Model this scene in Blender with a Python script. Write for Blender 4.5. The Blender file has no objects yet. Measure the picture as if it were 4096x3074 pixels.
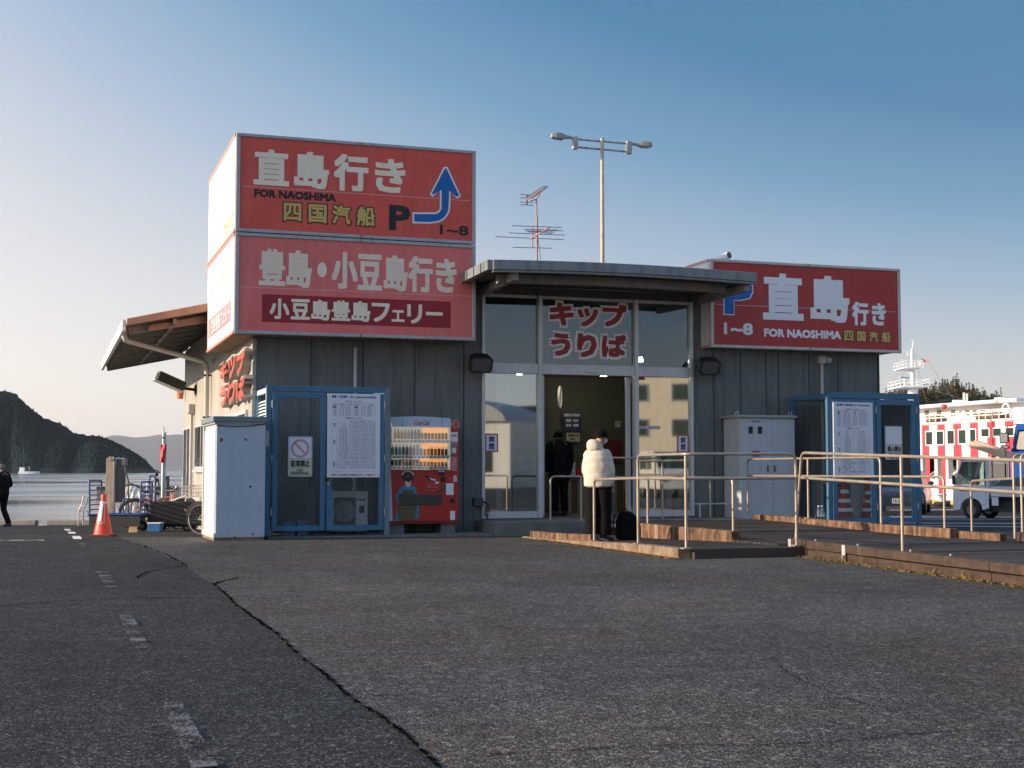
import bpy, bmesh, math, random
from math import sin, cos, pi, radians, sqrt, atan2
from mathutils import Vector, Matrix, noise
random.seed(11)
SC = bpy.context.scene
COL = SC.collection
R = radians

# ------------------------------------------------------------------ camera, sky, sun, exposure
# world axes: x along the front wall, y into the building, z up; (0,0,0) = left front corner of the building
F_PX, CX, CY, HOR, EYE = 5500.0, 2048.0, 1537.0, 1883.0, 1.1
PHI = math.atan(1855 / 5500)
PITCH = math.atan((HOR - CY) / F_PX)
CAMP = Vector((-3.2977, -23.6135, EYE))
cam = bpy.data.cameras.new('camera')
cam_o = bpy.data.objects.new('camera', cam)
COL.objects.link(cam_o)
SC.camera = cam_o
cam.sensor_width = 36
cam.lens = 36 * F_PX / 4096
cam.clip_start = 0.1
cam.clip_end = 60000
cam_o.location = CAMP
cam_o.rotation_euler = (pi / 2 + PITCH, 0, -PHI)

SUN_EL, SUN_SIDE = R(16.0), R(3.5)
sun_dir = Vector((-cos(SUN_SIDE) * cos(SUN_EL), sin(SUN_SIDE) * cos(SUN_EL), sin(SUN_EL)))
world = bpy.data.worlds.new('World')
SC.world = world
world.use_nodes = True
wn = world.node_tree.nodes
bg = wn['Background']
sky = wn.new('ShaderNodeTexSky')
sky.sky_type = 'NISHITA'
sky.sun_disc = False
sky.sun_elevation = SUN_EL
sky.sun_rotation = atan2(sun_dir.x, sun_dir.y)
sky.altitude = 0
sky.air_density = 1.0
sky.dust_density = 1.2
sky.ozone_density = 2.5
EXPO = 1.32
wl = world.node_tree.links
def wmath(op, a, b=None, c=None):
    m = wn.new('ShaderNodeMath'); m.operation = op
    for i, v in enumerate((a, b, c)):
        if v is None: continue
        if isinstance(v, (int, float)): m.inputs[i].default_value = v
        else: wl.new(v, m.inputs[i])
    return m.outputs[0]
# hazy evening colours low over the horizon, paler towards the sun, laid over the physical sky
wtc = wn.new('ShaderNodeTexCoord'); wsep = wn.new('ShaderNodeSeparateXYZ'); wl.new(wtc.outputs['Generated'], wsep.inputs[0])
wdot = wn.new('ShaderNodeVectorMath'); wdot.operation = 'DOT_PRODUCT'; wl.new(wtc.outputs['Generated'], wdot.inputs[0]); wdot.inputs[1].default_value = (-0.95, 0.25, 0)
away = wmath('MULTIPLY_ADD', wdot.outputs['Value'], -1.32, 0.87)          # ~0.5 at the left edge of the view, ~1.4 at the right
tt = wmath('MULTIPLY', wmath('MULTIPLY', wsep.outputs[2], 3.0), wmath('MAXIMUM', away, 0.1))
ramp = wn.new('ShaderNodeValToRGB'); wl.new(tt, ramp.inputs[0])
el = ramp.color_ramp.elements
for i, (p, c) in enumerate(((0.0, (0.98, 0.86, 0.76)), (0.10, (0.92, 0.84, 0.79)), (0.30, (0.67, 0.66, 0.68)), (0.50, (0.40, 0.49, 0.62)), (0.74, (0.15, 0.32, 0.50)), (1.0, (0.035, 0.19, 0.36)))):
    e = el[i] if i < 2 else el.new(p)
    e.position = p; e.color = (*c, 1)
wsc = wn.new('ShaderNodeVectorMath'); wsc.operation = 'SCALE'; wl.new(ramp.outputs[0], wsc.inputs[0]); wdim = wn.new('ShaderNodeMapRange'); wl.new(away, wdim.inputs[0])
for i_, v_ in enumerate((0.5, 1.35, 1.05 * 2 ** -EXPO / 0.15, 0.80 * 2 ** -EXPO / 0.15)): wdim.inputs[i_ + 1].default_value = v_
wl.new(wdim.outputs[0], wsc.inputs['Scale'])
wmr = wn.new('ShaderNodeMapRange'); wl.new(wsep.outputs[2], wmr.inputs[0])
wmr.inputs[1].default_value = 0.34; wmr.inputs[2].default_value = 0.62; wmr.inputs[3].default_value = 0.88; wmr.inputs[4].default_value = 0.0
wmx = wn.new('ShaderNodeMix'); wmx.data_type = 'RGBA'; wl.new(wmr.outputs[0], wmx.inputs[0]); wl.new(sky.outputs[0], wmx.inputs[6]); wl.new(wsc.outputs[0], wmx.inputs[7])
wl.new(wmx.outputs[2], bg.inputs[0])
bg.inputs[1].default_value = 0.15
sl = bpy.data.lights.new('sun', 'SUN')
sl.energy = 2.8
sl.angle = R(0.55)
sl.color = (1.0, 0.80, 0.60)
so = bpy.data.objects.new('sun', sl)
COL.objects.link(so)
so.rotation_euler = sun_dir.to_track_quat('Z', 'Y').to_euler()
so.location = (-30, 0, 30)
SC.view_settings.view_transform = 'Standard'
SC.view_settings.look = 'None'
SC.view_settings.use_curve_mapping = False
SC.view_settings.exposure = EXPO
SC.view_settings.gamma = 1.0

# ------------------------------------------------------------------ photograph to place
FW = Vector((sin(PHI), cos(PHI), 0))
RT = Vector((cos(PHI), -sin(PHI), 0))
def ray(x, y):
    a, b = (x - CX) / F_PX, -(y - CY) / F_PX
    cp, sp_ = cos(PITCH), sin(PITCH)
    return RT * a + FW * (cp - b * sp_) + Vector((0, 0, sp_ + b * cp))
def gp(x, y, z=0.0):
    d = ray(x, y); return CAMP + d * ((z - EYE) / d.z)
def wp(x, y, v=0.0):
    d = ray(x, y); return CAMP + d * ((v - CAMP.y) / d.y)
def sp(x, y, u):
    d = ray(x, y); return CAMP + d * ((u - CAMP.x) / d.x)
def dp(x, y, Y):
    d = ray(x, y); return CAMP + d * (Y / d.dot(FW))
def cw(X, Y, Z=0.0):
    p = CAMP + RT * X + FW * Y
    return Vector((p.x, p.y, Z))
def smooth(t):
    t = max(0.0, min(1.0, t)); return t * t * (3 - 2 * t)
def gz(x, y):
    d = Vector((x, y, 0)) - CAMP
    X, Y = d.x * RT.x + d.y * RT.y, d.x * FW.x + d.y * FW.y
    t = smooth((X + 3) / 10)
    k = 0.029 * (1 - t) + 0.0185 * t
    s = max(0.0, min(Y, 40.0) - 22.0)
    s = s * s / (s + 1.5)
    return -k * s
def gg(x, y, up=0.0):
    p = gp(x, y, 0)
    for _ in range(25):
        p = gp(x, y, gz(p.x, p.y) * 0.7 + p.z * 0.3 if False else gz(p.x, p.y))
    return Vector((p.x, p.y, p.z + up))

# ------------------------------------------------------------------ materials
MATS = {}
def nt(m):
    return m.node_tree.nodes, m.node_tree.links
def mat(name, col, rough=0.6, metal=0.0, var=0.10, scale=3.0, bump=0.0, bscale=60.0, spec=0.5, streak=0.0, dirt=None, dirt_amt=0.45, stretch=(1, 1, 1)):
    if name in MATS: return MATS[name]
    m = bpy.data.materials.new(name); m.use_nodes = True
    n, l = nt(m); b = n['Principled BSDF']
    b.inputs['Roughness'].default_value = rough
    b.inputs['Metallic'].default_value = metal
    b.inputs['Specular IOR Level'].default_value = spec
    tc = n.new('ShaderNodeTexCoord')
    mp = n.new('ShaderNodeMapping'); mp.inputs['Scale'].default_value = stretch
    l.new(tc.outputs['Object'], mp.inputs['Vector'])
    nz = n.new('ShaderNodeTexNoise'); nz.inputs['Scale'].default_value = scale; nz.inputs['Detail'].default_value = 6
    l.new(mp.outputs[0], nz.inputs['Vector'])
    cr = n.new('ShaderNodeMapRange'); cr.inputs[1].default_value = 0.3; cr.inputs[2].default_value = 0.7
    cr.inputs[3].default_value = 1 - var; cr.inputs[4].default_value = 1 + var
    l.new(nz.outputs[0], cr.inputs[0])
    mx = n.new('ShaderNodeVectorMath'); mx.operation = 'SCALE'
    mx.inputs[0].default_value = col[:3]
    l.new(cr.outputs[0], mx.inputs['Scale'])
    out = mx.outputs[0]
    if streak or dirt:
        m2 = n.new('ShaderNodeMapping'); m2.inputs['Scale'].default_value = (5.0, 5.0, 0.35)
        l.new(tc.outputs['Object'], m2.inputs['Vector'])
        n2 = n.new('ShaderNodeTexNoise'); n2.inputs['Scale'].default_value = 1.6; n2.inputs['Detail'].default_value = 8
        l.new(m2.outputs[0], n2.inputs['Vector'])
        r2 = n.new('ShaderNodeMapRange'); r2.inputs[1].default_value = 0.50; r2.inputs[2].default_value = 0.72
        r2.inputs[3].default_value = 0; r2.inputs[4].default_value = streak if streak else dirt_amt
        l.new(n2.outputs[0], r2.inputs[0])
        mm = n.new('ShaderNodeMix'); mm.data_type = 'RGBA'
        l.new(r2.outputs[0], mm.inputs[0]); l.new(out, mm.inputs[6])
        mm.inputs[7].default_value = (*(dirt or (0.05, 0.045, 0.04)), 1)
        out = mm.outputs[2]
    l.new(out, b.inputs['Base Color'])
    rr = n.new('ShaderNodeMapRange'); rr.inputs[1].default_value = 0.3; rr.inputs[2].default_value = 0.7
    rr.inputs[3].default_value = max(0.02, rough - 0.08); rr.inputs[4].default_value = min(1, rough + 0.08)
    l.new(nz.outputs[0], rr.inputs[0]); l.new(rr.outputs[0], b.inputs['Roughness'])
    if bump:
        n3 = n.new('ShaderNodeTexNoise'); n3.inputs['Scale'].default_value = bscale; n3.inputs['Detail'].default_value = 4
        l.new(mp.outputs[0], n3.inputs['Vector'])
        bp = n.new('ShaderNodeBump'); bp.inputs['Strength'].default_value = bump; bp.inputs['Distance'].default_value = 0.02
        l.new(n3.outputs[0], bp.inputs['Height']); l.new(bp.outputs[0], b.inputs['Normal'])
    MATS[name] = m
    return m
def glass(name, tint=(1, 1, 1), refl=0.25, rough=0.02, dark=0.0):
    if name in MATS: return MATS[name]
    m = bpy.data.materials.new(name); m.use_nodes = True
    n, l = nt(m); n.remove(n['Principled BSDF'])
    o = n['Material Output']
    t = n.new('ShaderNodeBsdfTransparent'); t.inputs[0].default_value = (*tint, 1)
    g = n.new('ShaderNodeBsdfGlossy'); g.inputs['Roughness'].default_value = rough; g.inputs[0].default_value = (0.95, 0.97, 1, 1)
    fr = n.new('ShaderNodeLayerWeight'); fr.inputs[0].default_value = 0.25
    mr = n.new('ShaderNodeMapRange'); mr.inputs[3].default_value = refl; mr.inputs[4].default_value = 0.95
    l.new(fr.outputs['Fresnel'], mr.inputs[0])
    mx = n.new('ShaderNodeMixShader')
    l.new(mr.outputs[0], mx.inputs[0]); l.new(t.outputs[0], mx.inputs[1]); l.new(g.outputs[0], mx.inputs[2])
    l.new(mx.outputs[0], o.inputs[0])
    MATS[name] = m
    return m
def emit(name, col, strength):
    m = bpy.data.materials.new(name); m.use_nodes = True
    n, l = nt(m); b = n['Principled BSDF']
    b.inputs['Base Color'].default_value = (*col, 1)
    b.inputs['Emission Color'].default_value = (*col, 1); b.inputs['Emission Strength'].default_value = strength
    MATS[name] = m
    return m

# ------------------------------------------------------------------ mesh building
class MB:
    def __init__(s): s.v = []; s.f = []; s.sm = []
    def add(s, vs, fs, smooth_=False):
        o = len(s.v); s.v += [tuple(p) for p in vs]
        s.f += [tuple(i + o for i in f) for f in fs]; s.sm += [smooth_] * len(fs)
        return s
    def box(s, x0, x1, y0, y1, z0, z1):
        vs = [(x, y, z) for z in (z0, z1) for y in (y0, y1) for x in (x0, x1)]
        return s.add(vs, [(0, 2, 3, 1), (4, 5, 7, 6), (0, 1, 5, 4), (2, 6, 7, 3), (0, 4, 6, 2), (1, 3, 7, 5)])
    def bar(s, p0, p1, w, h, up=(0, 0, 1)):
        p0, p1 = Vector(p0), Vector(p1); d = (p1 - p0).normalized(); up = Vector(up)
        a = d.cross(up)
        if a.length < 1e-4: a = d.cross(Vector((1, 0, 0)))
        a.normalize(); b = a.cross(d)
        vs = []
        for p in (p0, p1):
            for i, j in ((-1, -1), (1, -1), (1, 1), (-1, 1)): vs.append(p + a * (w / 2 * i) + b * (h / 2 * j))
        return s.add(vs, [(3, 2, 1, 0), (4, 5, 6, 7), (0, 1, 5, 4), (1, 2, 6, 5), (2, 3, 7, 6), (3, 0, 4, 7)])
    def tube(s, pts, r, n=10, caps=True, closed=False):
        pts = [Vector(p) for p in pts]; m = len(pts)
        rs = r if isinstance(r, (list, tuple)) else [r] * m
        ref = None; vs = []
        for i, p in enumerate(pts):
            if closed: d = pts[(i + 1) % m] - pts[i - 1]
            else: d = pts[min(i + 1, m - 1)] - pts[max(i - 1, 0)]
            d.normalize()
            if ref is None:
                ref = Vector((0, 0, 1)) if abs(d.z) < 0.9 else Vector((1, 0, 0))
            a = ref - d * ref.dot(d)
            if a.length < 1e-5: a = d.orthogonal()
            a.normalize(); ref = a; b = d.cross(a)
            for k in range(n):
                t = 2 * pi * k / n; vs.append(p + (a * cos(t) + b * sin(t)) * rs[i])
        fs = []
        for i in range(m if closed else m - 1):
            j = (i + 1) % m
            for k in range(n):
                q = (k + 1) % n; fs.append((i * n + k, i * n + q, j * n + q, j * n + k))
        s.add(vs, fs, True)
        if caps and not closed:
            o = len(s.v) - m * n
            s.f += [tuple(o + k for k in reversed(range(n))), tuple(o + (m - 1) * n + k for k in range(n))]; s.sm += [False, False]
        return s
    def cyl(s, p0, p1, r0, r1=None, n=16): return s.tube([p0, p1], [r0, r0 if r1 is None else r1], n)
    def poly(s, pts): return s.add(pts, [tuple(range(len(pts)))])
    def plate(s, pts, y, t):
        """x,z outline facing -y, front at y, thickness t"""
        n = len(pts); vs = [(p[0], y, p[1]) for p in pts] + [(p[0], y + t, p[1]) for p in pts]
        fs = [tuple(range(n)), tuple(reversed(range(n, 2 * n)))]
        fs += [(i, i + n, (i + 1) % n + n, (i + 1) % n) for i in range(n)]
        return s.add(vs, fs)
    def extr(s, pts, ax, a0, a1):
        """outline in the two other axes, extruded along ax"""
        def mk(p, a):
            q = [p[0], p[1]]; q.insert(ax, a); return tuple(q)
        n = len(pts); vs = [mk(p, a0) for p in pts] + [mk(p, a1) for p in pts]
        fs = [tuple(range(n)), tuple(reversed(range(n, 2 * n)))]
        fs += [(i, i + n, (i + 1) % n + n, (i + 1) % n) for i in range(n)]
        return s.add(vs, fs)
    def loft(s, rings, caps=True, sm=True):
        n = len(rings[0]); vs = [p for r in rings for p in r]; fs = []
        for i in range(len(rings) - 1):
            for k in range(n):
                q = (k + 1) % n; fs.append((i * n + k, i * n + q, (i + 1) * n + q, (i + 1) * n + k))
        s.add(vs, fs, sm)
        if caps:
            o = len(s.v) - len(vs)
            s.f += [tuple(o + k for k in reversed(range(n))), tuple(o + len(vs) - n + k for k in range(n))]; s.sm += [sm, sm]
        return s
    def ball(s, c, rx, ry=None, rz=None, nu=12, nv=8):
        ry = rx if ry is None else ry; rz = rx if rz is None else rz
        rings = []
        for i in range(nv + 1):
            t = pi * (i + 0.02) / (nv + 0.04); rings.append([(c[0] + rx * sin(t) * cos(2 * pi * k / nu), c[1] + ry * sin(t) * sin(2 * pi * k / nu), c[2] - rz * cos(t)) for k in range(nu)])
        return s.loft(rings)
    def merge(s, o):
        k = len(s.v); s.v += o.v; s.f += [tuple(i + k for i in f) for f in o.f]; s.sm += o.sm; return s
    def xf(s, M):
        s.v = [tuple(M @ Vector(p)) for p in s.v]; return s

ORG = {}
def setp(o, label=None, cat=None, group=None, kind=None):
    if label: o['label'] = label
    if cat: o['category'] = cat
    if group: o['group'] = group
    if kind: o['kind'] = kind
    return o
def thing(name, label, cat, loc=(0, 0, 0), rot=0.0, group=None, local=False, kind=None):
    o = bpy.data.objects.new(name, None); COL.objects.link(o)
    o.empty_display_size = 0.2
    o.location = loc; o.rotation_euler = (0, 0, rot)
    ORG[o.name] = Vector((0, 0, 0)) if local else Vector(loc)
    return setp(o, label, cat, group, kind)
def mesh_of(mb, name, org=Vector((0, 0, 0))):
    me = bpy.data.meshes.new(name)
    me.from_pydata([(p[0] - org[0], p[1] - org[1], p[2] - org[2]) for p in mb.v], [], mb.f)
    me.polygons.foreach_set('use_smooth', mb.sm)
    me.update()
    bm = bmesh.new(); bm.from_mesh(me)
    bmesh.ops.recalc_face_normals(bm, faces=bm.faces[:])
    bm.to_mesh(me); bm.free()
    if any(mb.sm): me.set_sharp_from_angle(angle=R(50))
    return me
def part(name, mb, m, parent=None, bev=0.0, label=None, flat=False):
    """one mesh object; coordinates in the frame of its thing"""
    org = ORG[parent.name] if parent is not None else Vector((0, 0, 0))
    if flat:
        me = bpy.data.meshes.new(name)
        me.from_pydata([(p[0] - org[0], p[1] - org[1], p[2] - org[2]) for p in mb.v], [], mb.f); me.update()
    else:
        me = mesh_of(mb, name, org)
    me.materials.append(m)
    o = bpy.data.objects.new(name, me); COL.objects.link(o)
    if parent is not None: o.parent = parent
    ORG[o.name] = org
    if label: o['label'] = label
    if bev:
        b = o.modifiers.new('bevel', 'BEVEL'); b.width = bev; b.segments = 2; b.limit_method = 'ANGLE'; b.angle_limit = R(40)
    return o
def solo(name, mb, m, label, cat, loc=(0, 0, 0), group=None, bev=0.0, kind=None):
    """a thing that is one mesh"""
    me = mesh_of(mb, name, Vector(loc)); me.materials.append(m)
    o = bpy.data.objects.new(name, me); COL.objects.link(o); o.location = loc; ORG[o.name] = Vector(loc)
    if bev:
        b = o.modifiers.new('bevel', 'BEVEL'); b.width = bev; b.segments = 2; b.limit_method = 'ANGLE'; b.angle_limit = R(40)
    return setp(o, label, cat, group, kind)
def struct(name, mb, m): return setp(part(name, mb, m), kind='structure')
def copy_tree(o, parent=None):
    c = o.copy(); COL.objects.link(c)
    if parent is not None: c.parent = parent
    ORG[c.name] = ORG.get(o.name, Vector((0, 0, 0)))
    for ch in [x for x in bpy.data.objects if x.parent == o]: copy_tree(ch, c)
    return c
def fillet(pts, r, n=5):
    pts = [Vector(p) for p in pts]; out = [pts[0]]
    for i in range(1, len(pts) - 1):
        a, b, c = pts[i - 1], pts[i], pts[i + 1]
        d1, d2 = (a - b), (c - b); rr = min(r, d1.length * 0.45, d2.length * 0.45)
        p, q = b + d1.normalized() * rr, b + d2.normalized() * rr
        for k in range(n + 1):
            t = k / n; out.append((p * (1 - t) + b * t) * (1 - t) + (b * (1 - t) + q * t) * t)
    out.append(pts[-1]); return out

# ------------------------------------------------------------------ lettering (the font that comes with the program)
GL = {}
def glyph(s, res=2):
    k = (s, res)
    if k in GL: return GL[k]
    c = bpy.data.curves.new('text', 'FONT'); c.body = s; c.resolution_u = res; c.fill_mode = 'FRONT'
    o = bpy.data.objects.new('text', c); COL.objects.link(o)
    me = o.to_mesh(); vs = [tuple(v.co) for v in me.vertices]; fs = [tuple(p.vertices) for p in me.polygons]
    o.to_mesh_clear(); bpy.data.objects.remove(o); bpy.data.curves.remove(c)
    xs = [v[0] for v in vs]; ys = [v[1] for v in vs]
    GL[k] = (vs, fs, min(xs), max(xs), min(ys), max(ys))
    return GL[k]
SH9 = [(0, 0), (-1, -1), (1, -1), (1, 1), (-1, 1), (1, 0), (-1, 0), (0, 1), (0, -1)]
def letters(mb, s, x0, x1, z0, z1, y, bold=0.0, slant=0.0, fn=None, res=2, step=0.0004):
    """glyphs of s fitted to a box on a plane facing -y; bold = dilation as a fraction of the height"""
    vs, fs, a0, a1, b0, b1 = glyph(s, res)
    r = bold * (z1 - z0)
    sx, sz = (x1 - x0 - 2 * r) / max(a1 - a0, 1e-4), (z1 - z0 - 2 * r) / max(b1 - b0, 1e-4)
    for i, (dx, dz) in enumerate(SH9 if r else SH9[:1]):
        if i >= 5 and r < 0.03 * (z1 - z0): break
        out = []
        for v in vs:
            x = x0 + r + (v[0] - a0) * sx + dx * r; z = z0 + r + (v[1] - b0) * sz + dz * r
            out.append((x + slant * (z - z0), y - i * step, z))
        if fn: out = [fn(p) for p in out]
        mb.add(out, [tuple(reversed(f)) for f in fs] if False else fs)
    return mb
class Crop:
    """coordinates read off an enlarged detail of the photograph, laid on a plane y = v"""
    def __init__(s, ox, oy, sc, v): s.ox, s.oy, s.sc, s.v = ox, oy, sc, v
    def p(s, x, y):
        q = wp(s.ox + x / s.sc, s.oy + y / s.sc, s.v); return (q.x, q.z)
    def bx(s, x0, y0, x1, y1):
        """y0 at the left edge top, y1 at the right edge bottom -> u0,u1,z0,z1"""
        a, b = s.p(x0, y0), s.p(x1, y1); return a[0], b[0], b[1], a[1]
def boxes_text(name, cr, items, m, parent, y, bold=0.03, grow=0.0, label=None):
    mb = MB()
    for t, x0, y0, x1, y1 in items:
        u0, u1, z0, z1 = cr.bx(x0, y0, x1, y1); g = grow
        letters(mb, t, u0 - g, u1 + g, z0 - g, z1 + g, y, bold)
    return part(name, mb, m, parent, flat=True, label=label)

# ------------------------------------------------------------------ setting: ground, quay, sea, hills
def asphalt(name, base, warm):
    m = bpy.data.materials.new(name); m.use_nodes = True
    n, l = nt(m); b = n['Principled BSDF']; b.inputs['Specular IOR Level'].default_value = 0.12
    tc = n.new('ShaderNodeTexCoord')
    def noise_(sc, det=3, rough=0.6):
        z = n.new('ShaderNodeTexNoise'); z.inputs['Scale'].default_value = sc; z.inputs['Detail'].default_value = det
        z.inputs['Roughness'].default_value = rough; l.new(tc.outputs['Object'], z.inputs['Vector']); return z.outputs[0]
    def mth(op, a, b_=None, c=None):
        q = n.new('ShaderNodeMath'); q.operation = op
        for k, v in enumerate((a, b_, c)):
            if v is None: continue
            if isinstance(v, (int, float)): q.inputs[k].default_value = v
            else: l.new(v, q.inputs[k])
        return q.outputs[0]
    def rng(v, a, b_, c, d):
        q = n.new('ShaderNodeMapRange'); l.new(v, q.inputs[0])
        for k, x in enumerate((a, b_, c, d)): q.inputs[k + 1].default_value = x
        return q.outputs[0]
    def grains(sc):
        v = n.new('ShaderNodeTexVoronoi'); v.inputs['Scale'].default_value = sc; l.new(tc.outputs['Object'], v.inputs['Vector'])
        q = n.new('ShaderNodeSeparateColor'); l.new(v.outputs['Color'], q.inputs[0]); return v, q
    v1, c1 = grains(105); v2, c2 = grains(37)
    # chippings: mostly dark binder, a share of paler stones of differing tone
    g1 = mth('POWER', c1.outputs[0], 2.6); g2 = mth('POWER', c2.outputs[1], 9.0)
    gap = rng(v1.outputs['Distance'], 0.25, 0.75, 1.0, 0.35)
    g = mth('MULTIPLY_ADD', mth('MULTIPLY', g1, gap), 2.1, 0.45)
    g = mth('MULTIPLY_ADD', mth('POWER', c1.outputs[2], 26.0), 4.5, mth('MULTIPLY_ADD', g2, 1.4, g))
    g = mth('MULTIPLY', g, rng(noise_(0.30, 6), 0.3, 0.7, 0.72, 1.28))
    g = mth('MULTIPLY', g, rng(noise_(2.3, 5), 0.3, 0.7, 0.80, 1.2))
    g = mth('MULTIPLY', g, rng(noise_(0.9, 3, 0.75), 0.62, 0.75, 1.0, 0.72))
    tone = n.new('ShaderNodeMix'); tone.data_type = 'RGBA'; l.new(rng(noise_(0.45, 4), 0.42, 0.62, 0, 1), tone.inputs[0])
    tone.inputs[6].default_value = (base * 0.96 * warm[0], base * warm[1], base * 0.98 * warm[2], 1); tone.inputs[7].default_value = (base * 1.10 * warm[0], base * 1.02 * warm[1], base * 0.92 * warm[2], 1)
    vm = n.new('ShaderNodeVectorMath'); vm.operation = 'SCALE'; l.new(tone.outputs[2], vm.inputs[0]); l.new(g, vm.inputs['Scale'])
    l.new(vm.outputs[0], b.inputs['Base Color'])
    b.inputs['Roughness'].default_value = 0.85
    bp = n.new('ShaderNodeBump'); bp.inputs['Strength'].default_value = 0.6; bp.inputs['Distance'].default_value = 0.007
    l.new(mth('ADD', mth('MULTIPLY', noise_(95, 3, 0.7), 0.8), mth('MULTIPLY', v1.outputs['Distance'], -0.8)), bp.inputs['Height']); l.new(bp.outputs[0], b.inputs['Normal'])
    return m
M_ASP = asphalt('asphalt_dark', 0.034, (1.0, 1.03, 1.0))
M_ASP2 = asphalt('asphalt_grey', 0.066, (1.05, 1.01, 0.92))

UF = 33.0                     # the ferry's side lies on x = UF
QY = 39.3                     # the left quay edge, metres in front of the camera
def sheet(x0, x1, y0, y1, nx, ny, up=0.0):
    mb = MB(); vs = []
    for j in range(ny + 1):
        for i in range(nx + 1):
            p = cw(x0 + (x1 - x0) * i / nx, y0 + (y1 - y0) * j / ny); vs.append((p.x, p.y, gz(p.x, p.y) + up))
    return mb.add(vs, [(j * (nx + 1) + i, j * (nx + 1) + i + 1, (j + 1) * (nx + 1) + i + 1, (j + 1) * (nx + 1) + i) for j in range(ny) for i in range(nx)], True)
ga = sheet(-220, 6, -160, QY, 90, 160)
gb_ = sheet(6, 120, -160, QY, 46, 160)
gc = sheet(6, 120, QY, 150, 46, 40)
ga.merge(gb_); ga.merge(gc)
me = mesh_of(ga, 'ground'); bm = bmesh.new(); bm.from_mesh(me)
bmesh.ops.remove_doubles(bm, verts=bm.verts[:], dist=0.002)
bmesh.ops.bisect_plane(bm, geom=bm.verts[:] + bm.edges[:] + bm.faces[:], plane_co=(UF - 0.6, 0, 0), plane_no=(1, 0, 0), clear_outer=True)
rim = [e for e in bm.edges if e.is_boundary]
ex = bmesh.ops.extrude_edge_only(bm, edges=rim)
for v in [g for g in ex['geom'] if isinstance(g, bmesh.types.BMVert)]: v.co.z -= 3.5
bm.to_mesh(me); bm.free(); me.materials.append(M_ASP)
ground = bpy.data.objects.new('ground', me); COL.objects.link(ground); ground['kind'] = 'structure'

# newer, paler asphalt to the right of the long crack
def c7(x, y): return (x / 1.106, 2000 + y / 1.106)
CRK = [(470, 2150)] + [c7(*p) for p in ((560, 180), (640, 205), (820, 292), (880, 340), (945, 375), (1010, 430), (1040, 465), (1130, 530), (1230, 600), (1320, 690), (1440, 780), (1560, 890), (1680, 960), (1800, 1050), (1900, 1150), (1990, 1230), (2300, 1600))]
def refine(pts, k=5, jit=3.0):
    out = []
    for a, b in zip(pts[:-1], pts[1:]):
        for i in range(k):
            t = i / k; out.append((a[0] + (b[0] - a[0]) * t + random.uniform(-jit, jit) * (i > 0), a[1] + (b[1] - a[1]) * t + random.uniform(-jit, jit) * 0.6 * (i > 0)))
    return out + [pts[-1]]
crk = refine(CRK, 6, 4.5)
line = [gg(x, y) for x, y in crk]
mb = MB(); cols = 60
for p in line:                       # ruled sheet from the crack to the right, hugging the ground
    for i in range(cols + 1):
        s = (i / cols) ** 1.6 * 40
        q = Vector((p.x, p.y, 0)) + RT * s
        mb.v.append((q.x, q.y, gz(q.x, q.y) + 0.004))
n_ = len(line)
for j in range(n_ - 1):
    for i in range(cols):
        mb.f.append((j * (cols + 1) + i, j * (cols + 1) + i + 1, (j + 1) * (cols + 1) + i + 1, (j + 1) * (cols + 1) + i)); mb.sm.append(True)
struct('asphalt_patch', mb, M_ASP2)

M_CRACK = mat('crack', (0.006, 0.006, 0.006), 1.0, var=0.4, scale=30, spec=0.0)
def crack(name, pts, w, k=6, jit=3.0, up=0.009):
    k = int(k * 2.2); w = w * 0.95
    pts = refine(pts, k, jit); mb = MB(); vs = []
    for i, (x, y) in enumerate(pts):
        p = gg(x, y); a, b = gg(*pts[max(i - 1, 0)]), gg(*pts[min(i + 1, len(pts) - 1)])
        d = (b - a); d.z = 0; d.normalize(); nrm = Vector((-d.y, d.x, 0)); ww = w * random.uniform(0.08, 1.0) ** 1.2
        for s in (-1, 1):
            q = p + nrm * (ww * s); vs.append((q.x, q.y, gz(q.x, q.y) + up))
    mb.add(vs, [(2 * i, 2 * i + 1, 2 * i + 3, 2 * i + 2) for i in range(len(pts) - 1)])
    struct(name, mb, M_CRACK)
crack('asphalt_crack', [c7(*p) for p in ((1055, 345), (990, 362), (945, 375), (1010, 430), (1040, 465), (1130, 530), (1230, 600), (1320, 690), (1440, 780), (1560, 890), (1680, 960), (1800, 1050), (1900, 1150), (1990, 1230))], 0.019, 8, 4)
crack('asphalt_crack', [c7(*p) for p in ((-60, 478), (250, 455), (420, 447), (640, 437), (840, 440), (1010, 437))], 0.016, 6, 2)
crack('asphalt_crack', [c7(*p) for p in ((600, 350), (640, 325), (720, 306), (825, 293), (740, 246), (640, 205))], 0.022, 6, 3)
crack('asphalt_crack', [c7(*p) for p in ((1560, 885), (1620, 878), (1760, 868))], 0.009, 5, 2)
def c8(x, y): return (2000 + x / 1.0553, 2000 + y / 1.0553)
crack('asphalt_crack', [c8(*p) for p in ((-80, 1086), (200, 1070), (420, 1055), (600, 1050), (800, 1043), (1150, 1040), (1500, 1022), (1940, 980))], 0.007, 7, 4)
crack('asphalt_crack', [c8(*p) for p in ((1160, 670), (1175, 700), (1230, 745), (1275, 770), (1340, 800), (1440, 835), (1530, 865), (1660, 905))], 0.0045, 4, 7)
crack('asphalt_crack', [c8(*p) for p in ((1810, 935), (1930, 975), (2080, 985))], 0.007, 4, 4)
crack('asphalt_crack', [c8(*p) for p in ((300, 293), (450, 284), (580, 272), (700, 263))], 0.008, 5, 2)
crack('asphalt_crack', [c8(*p) for p in ((1080, 296), (1200, 288), (1350, 275))], 0.008, 5, 2)
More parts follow.
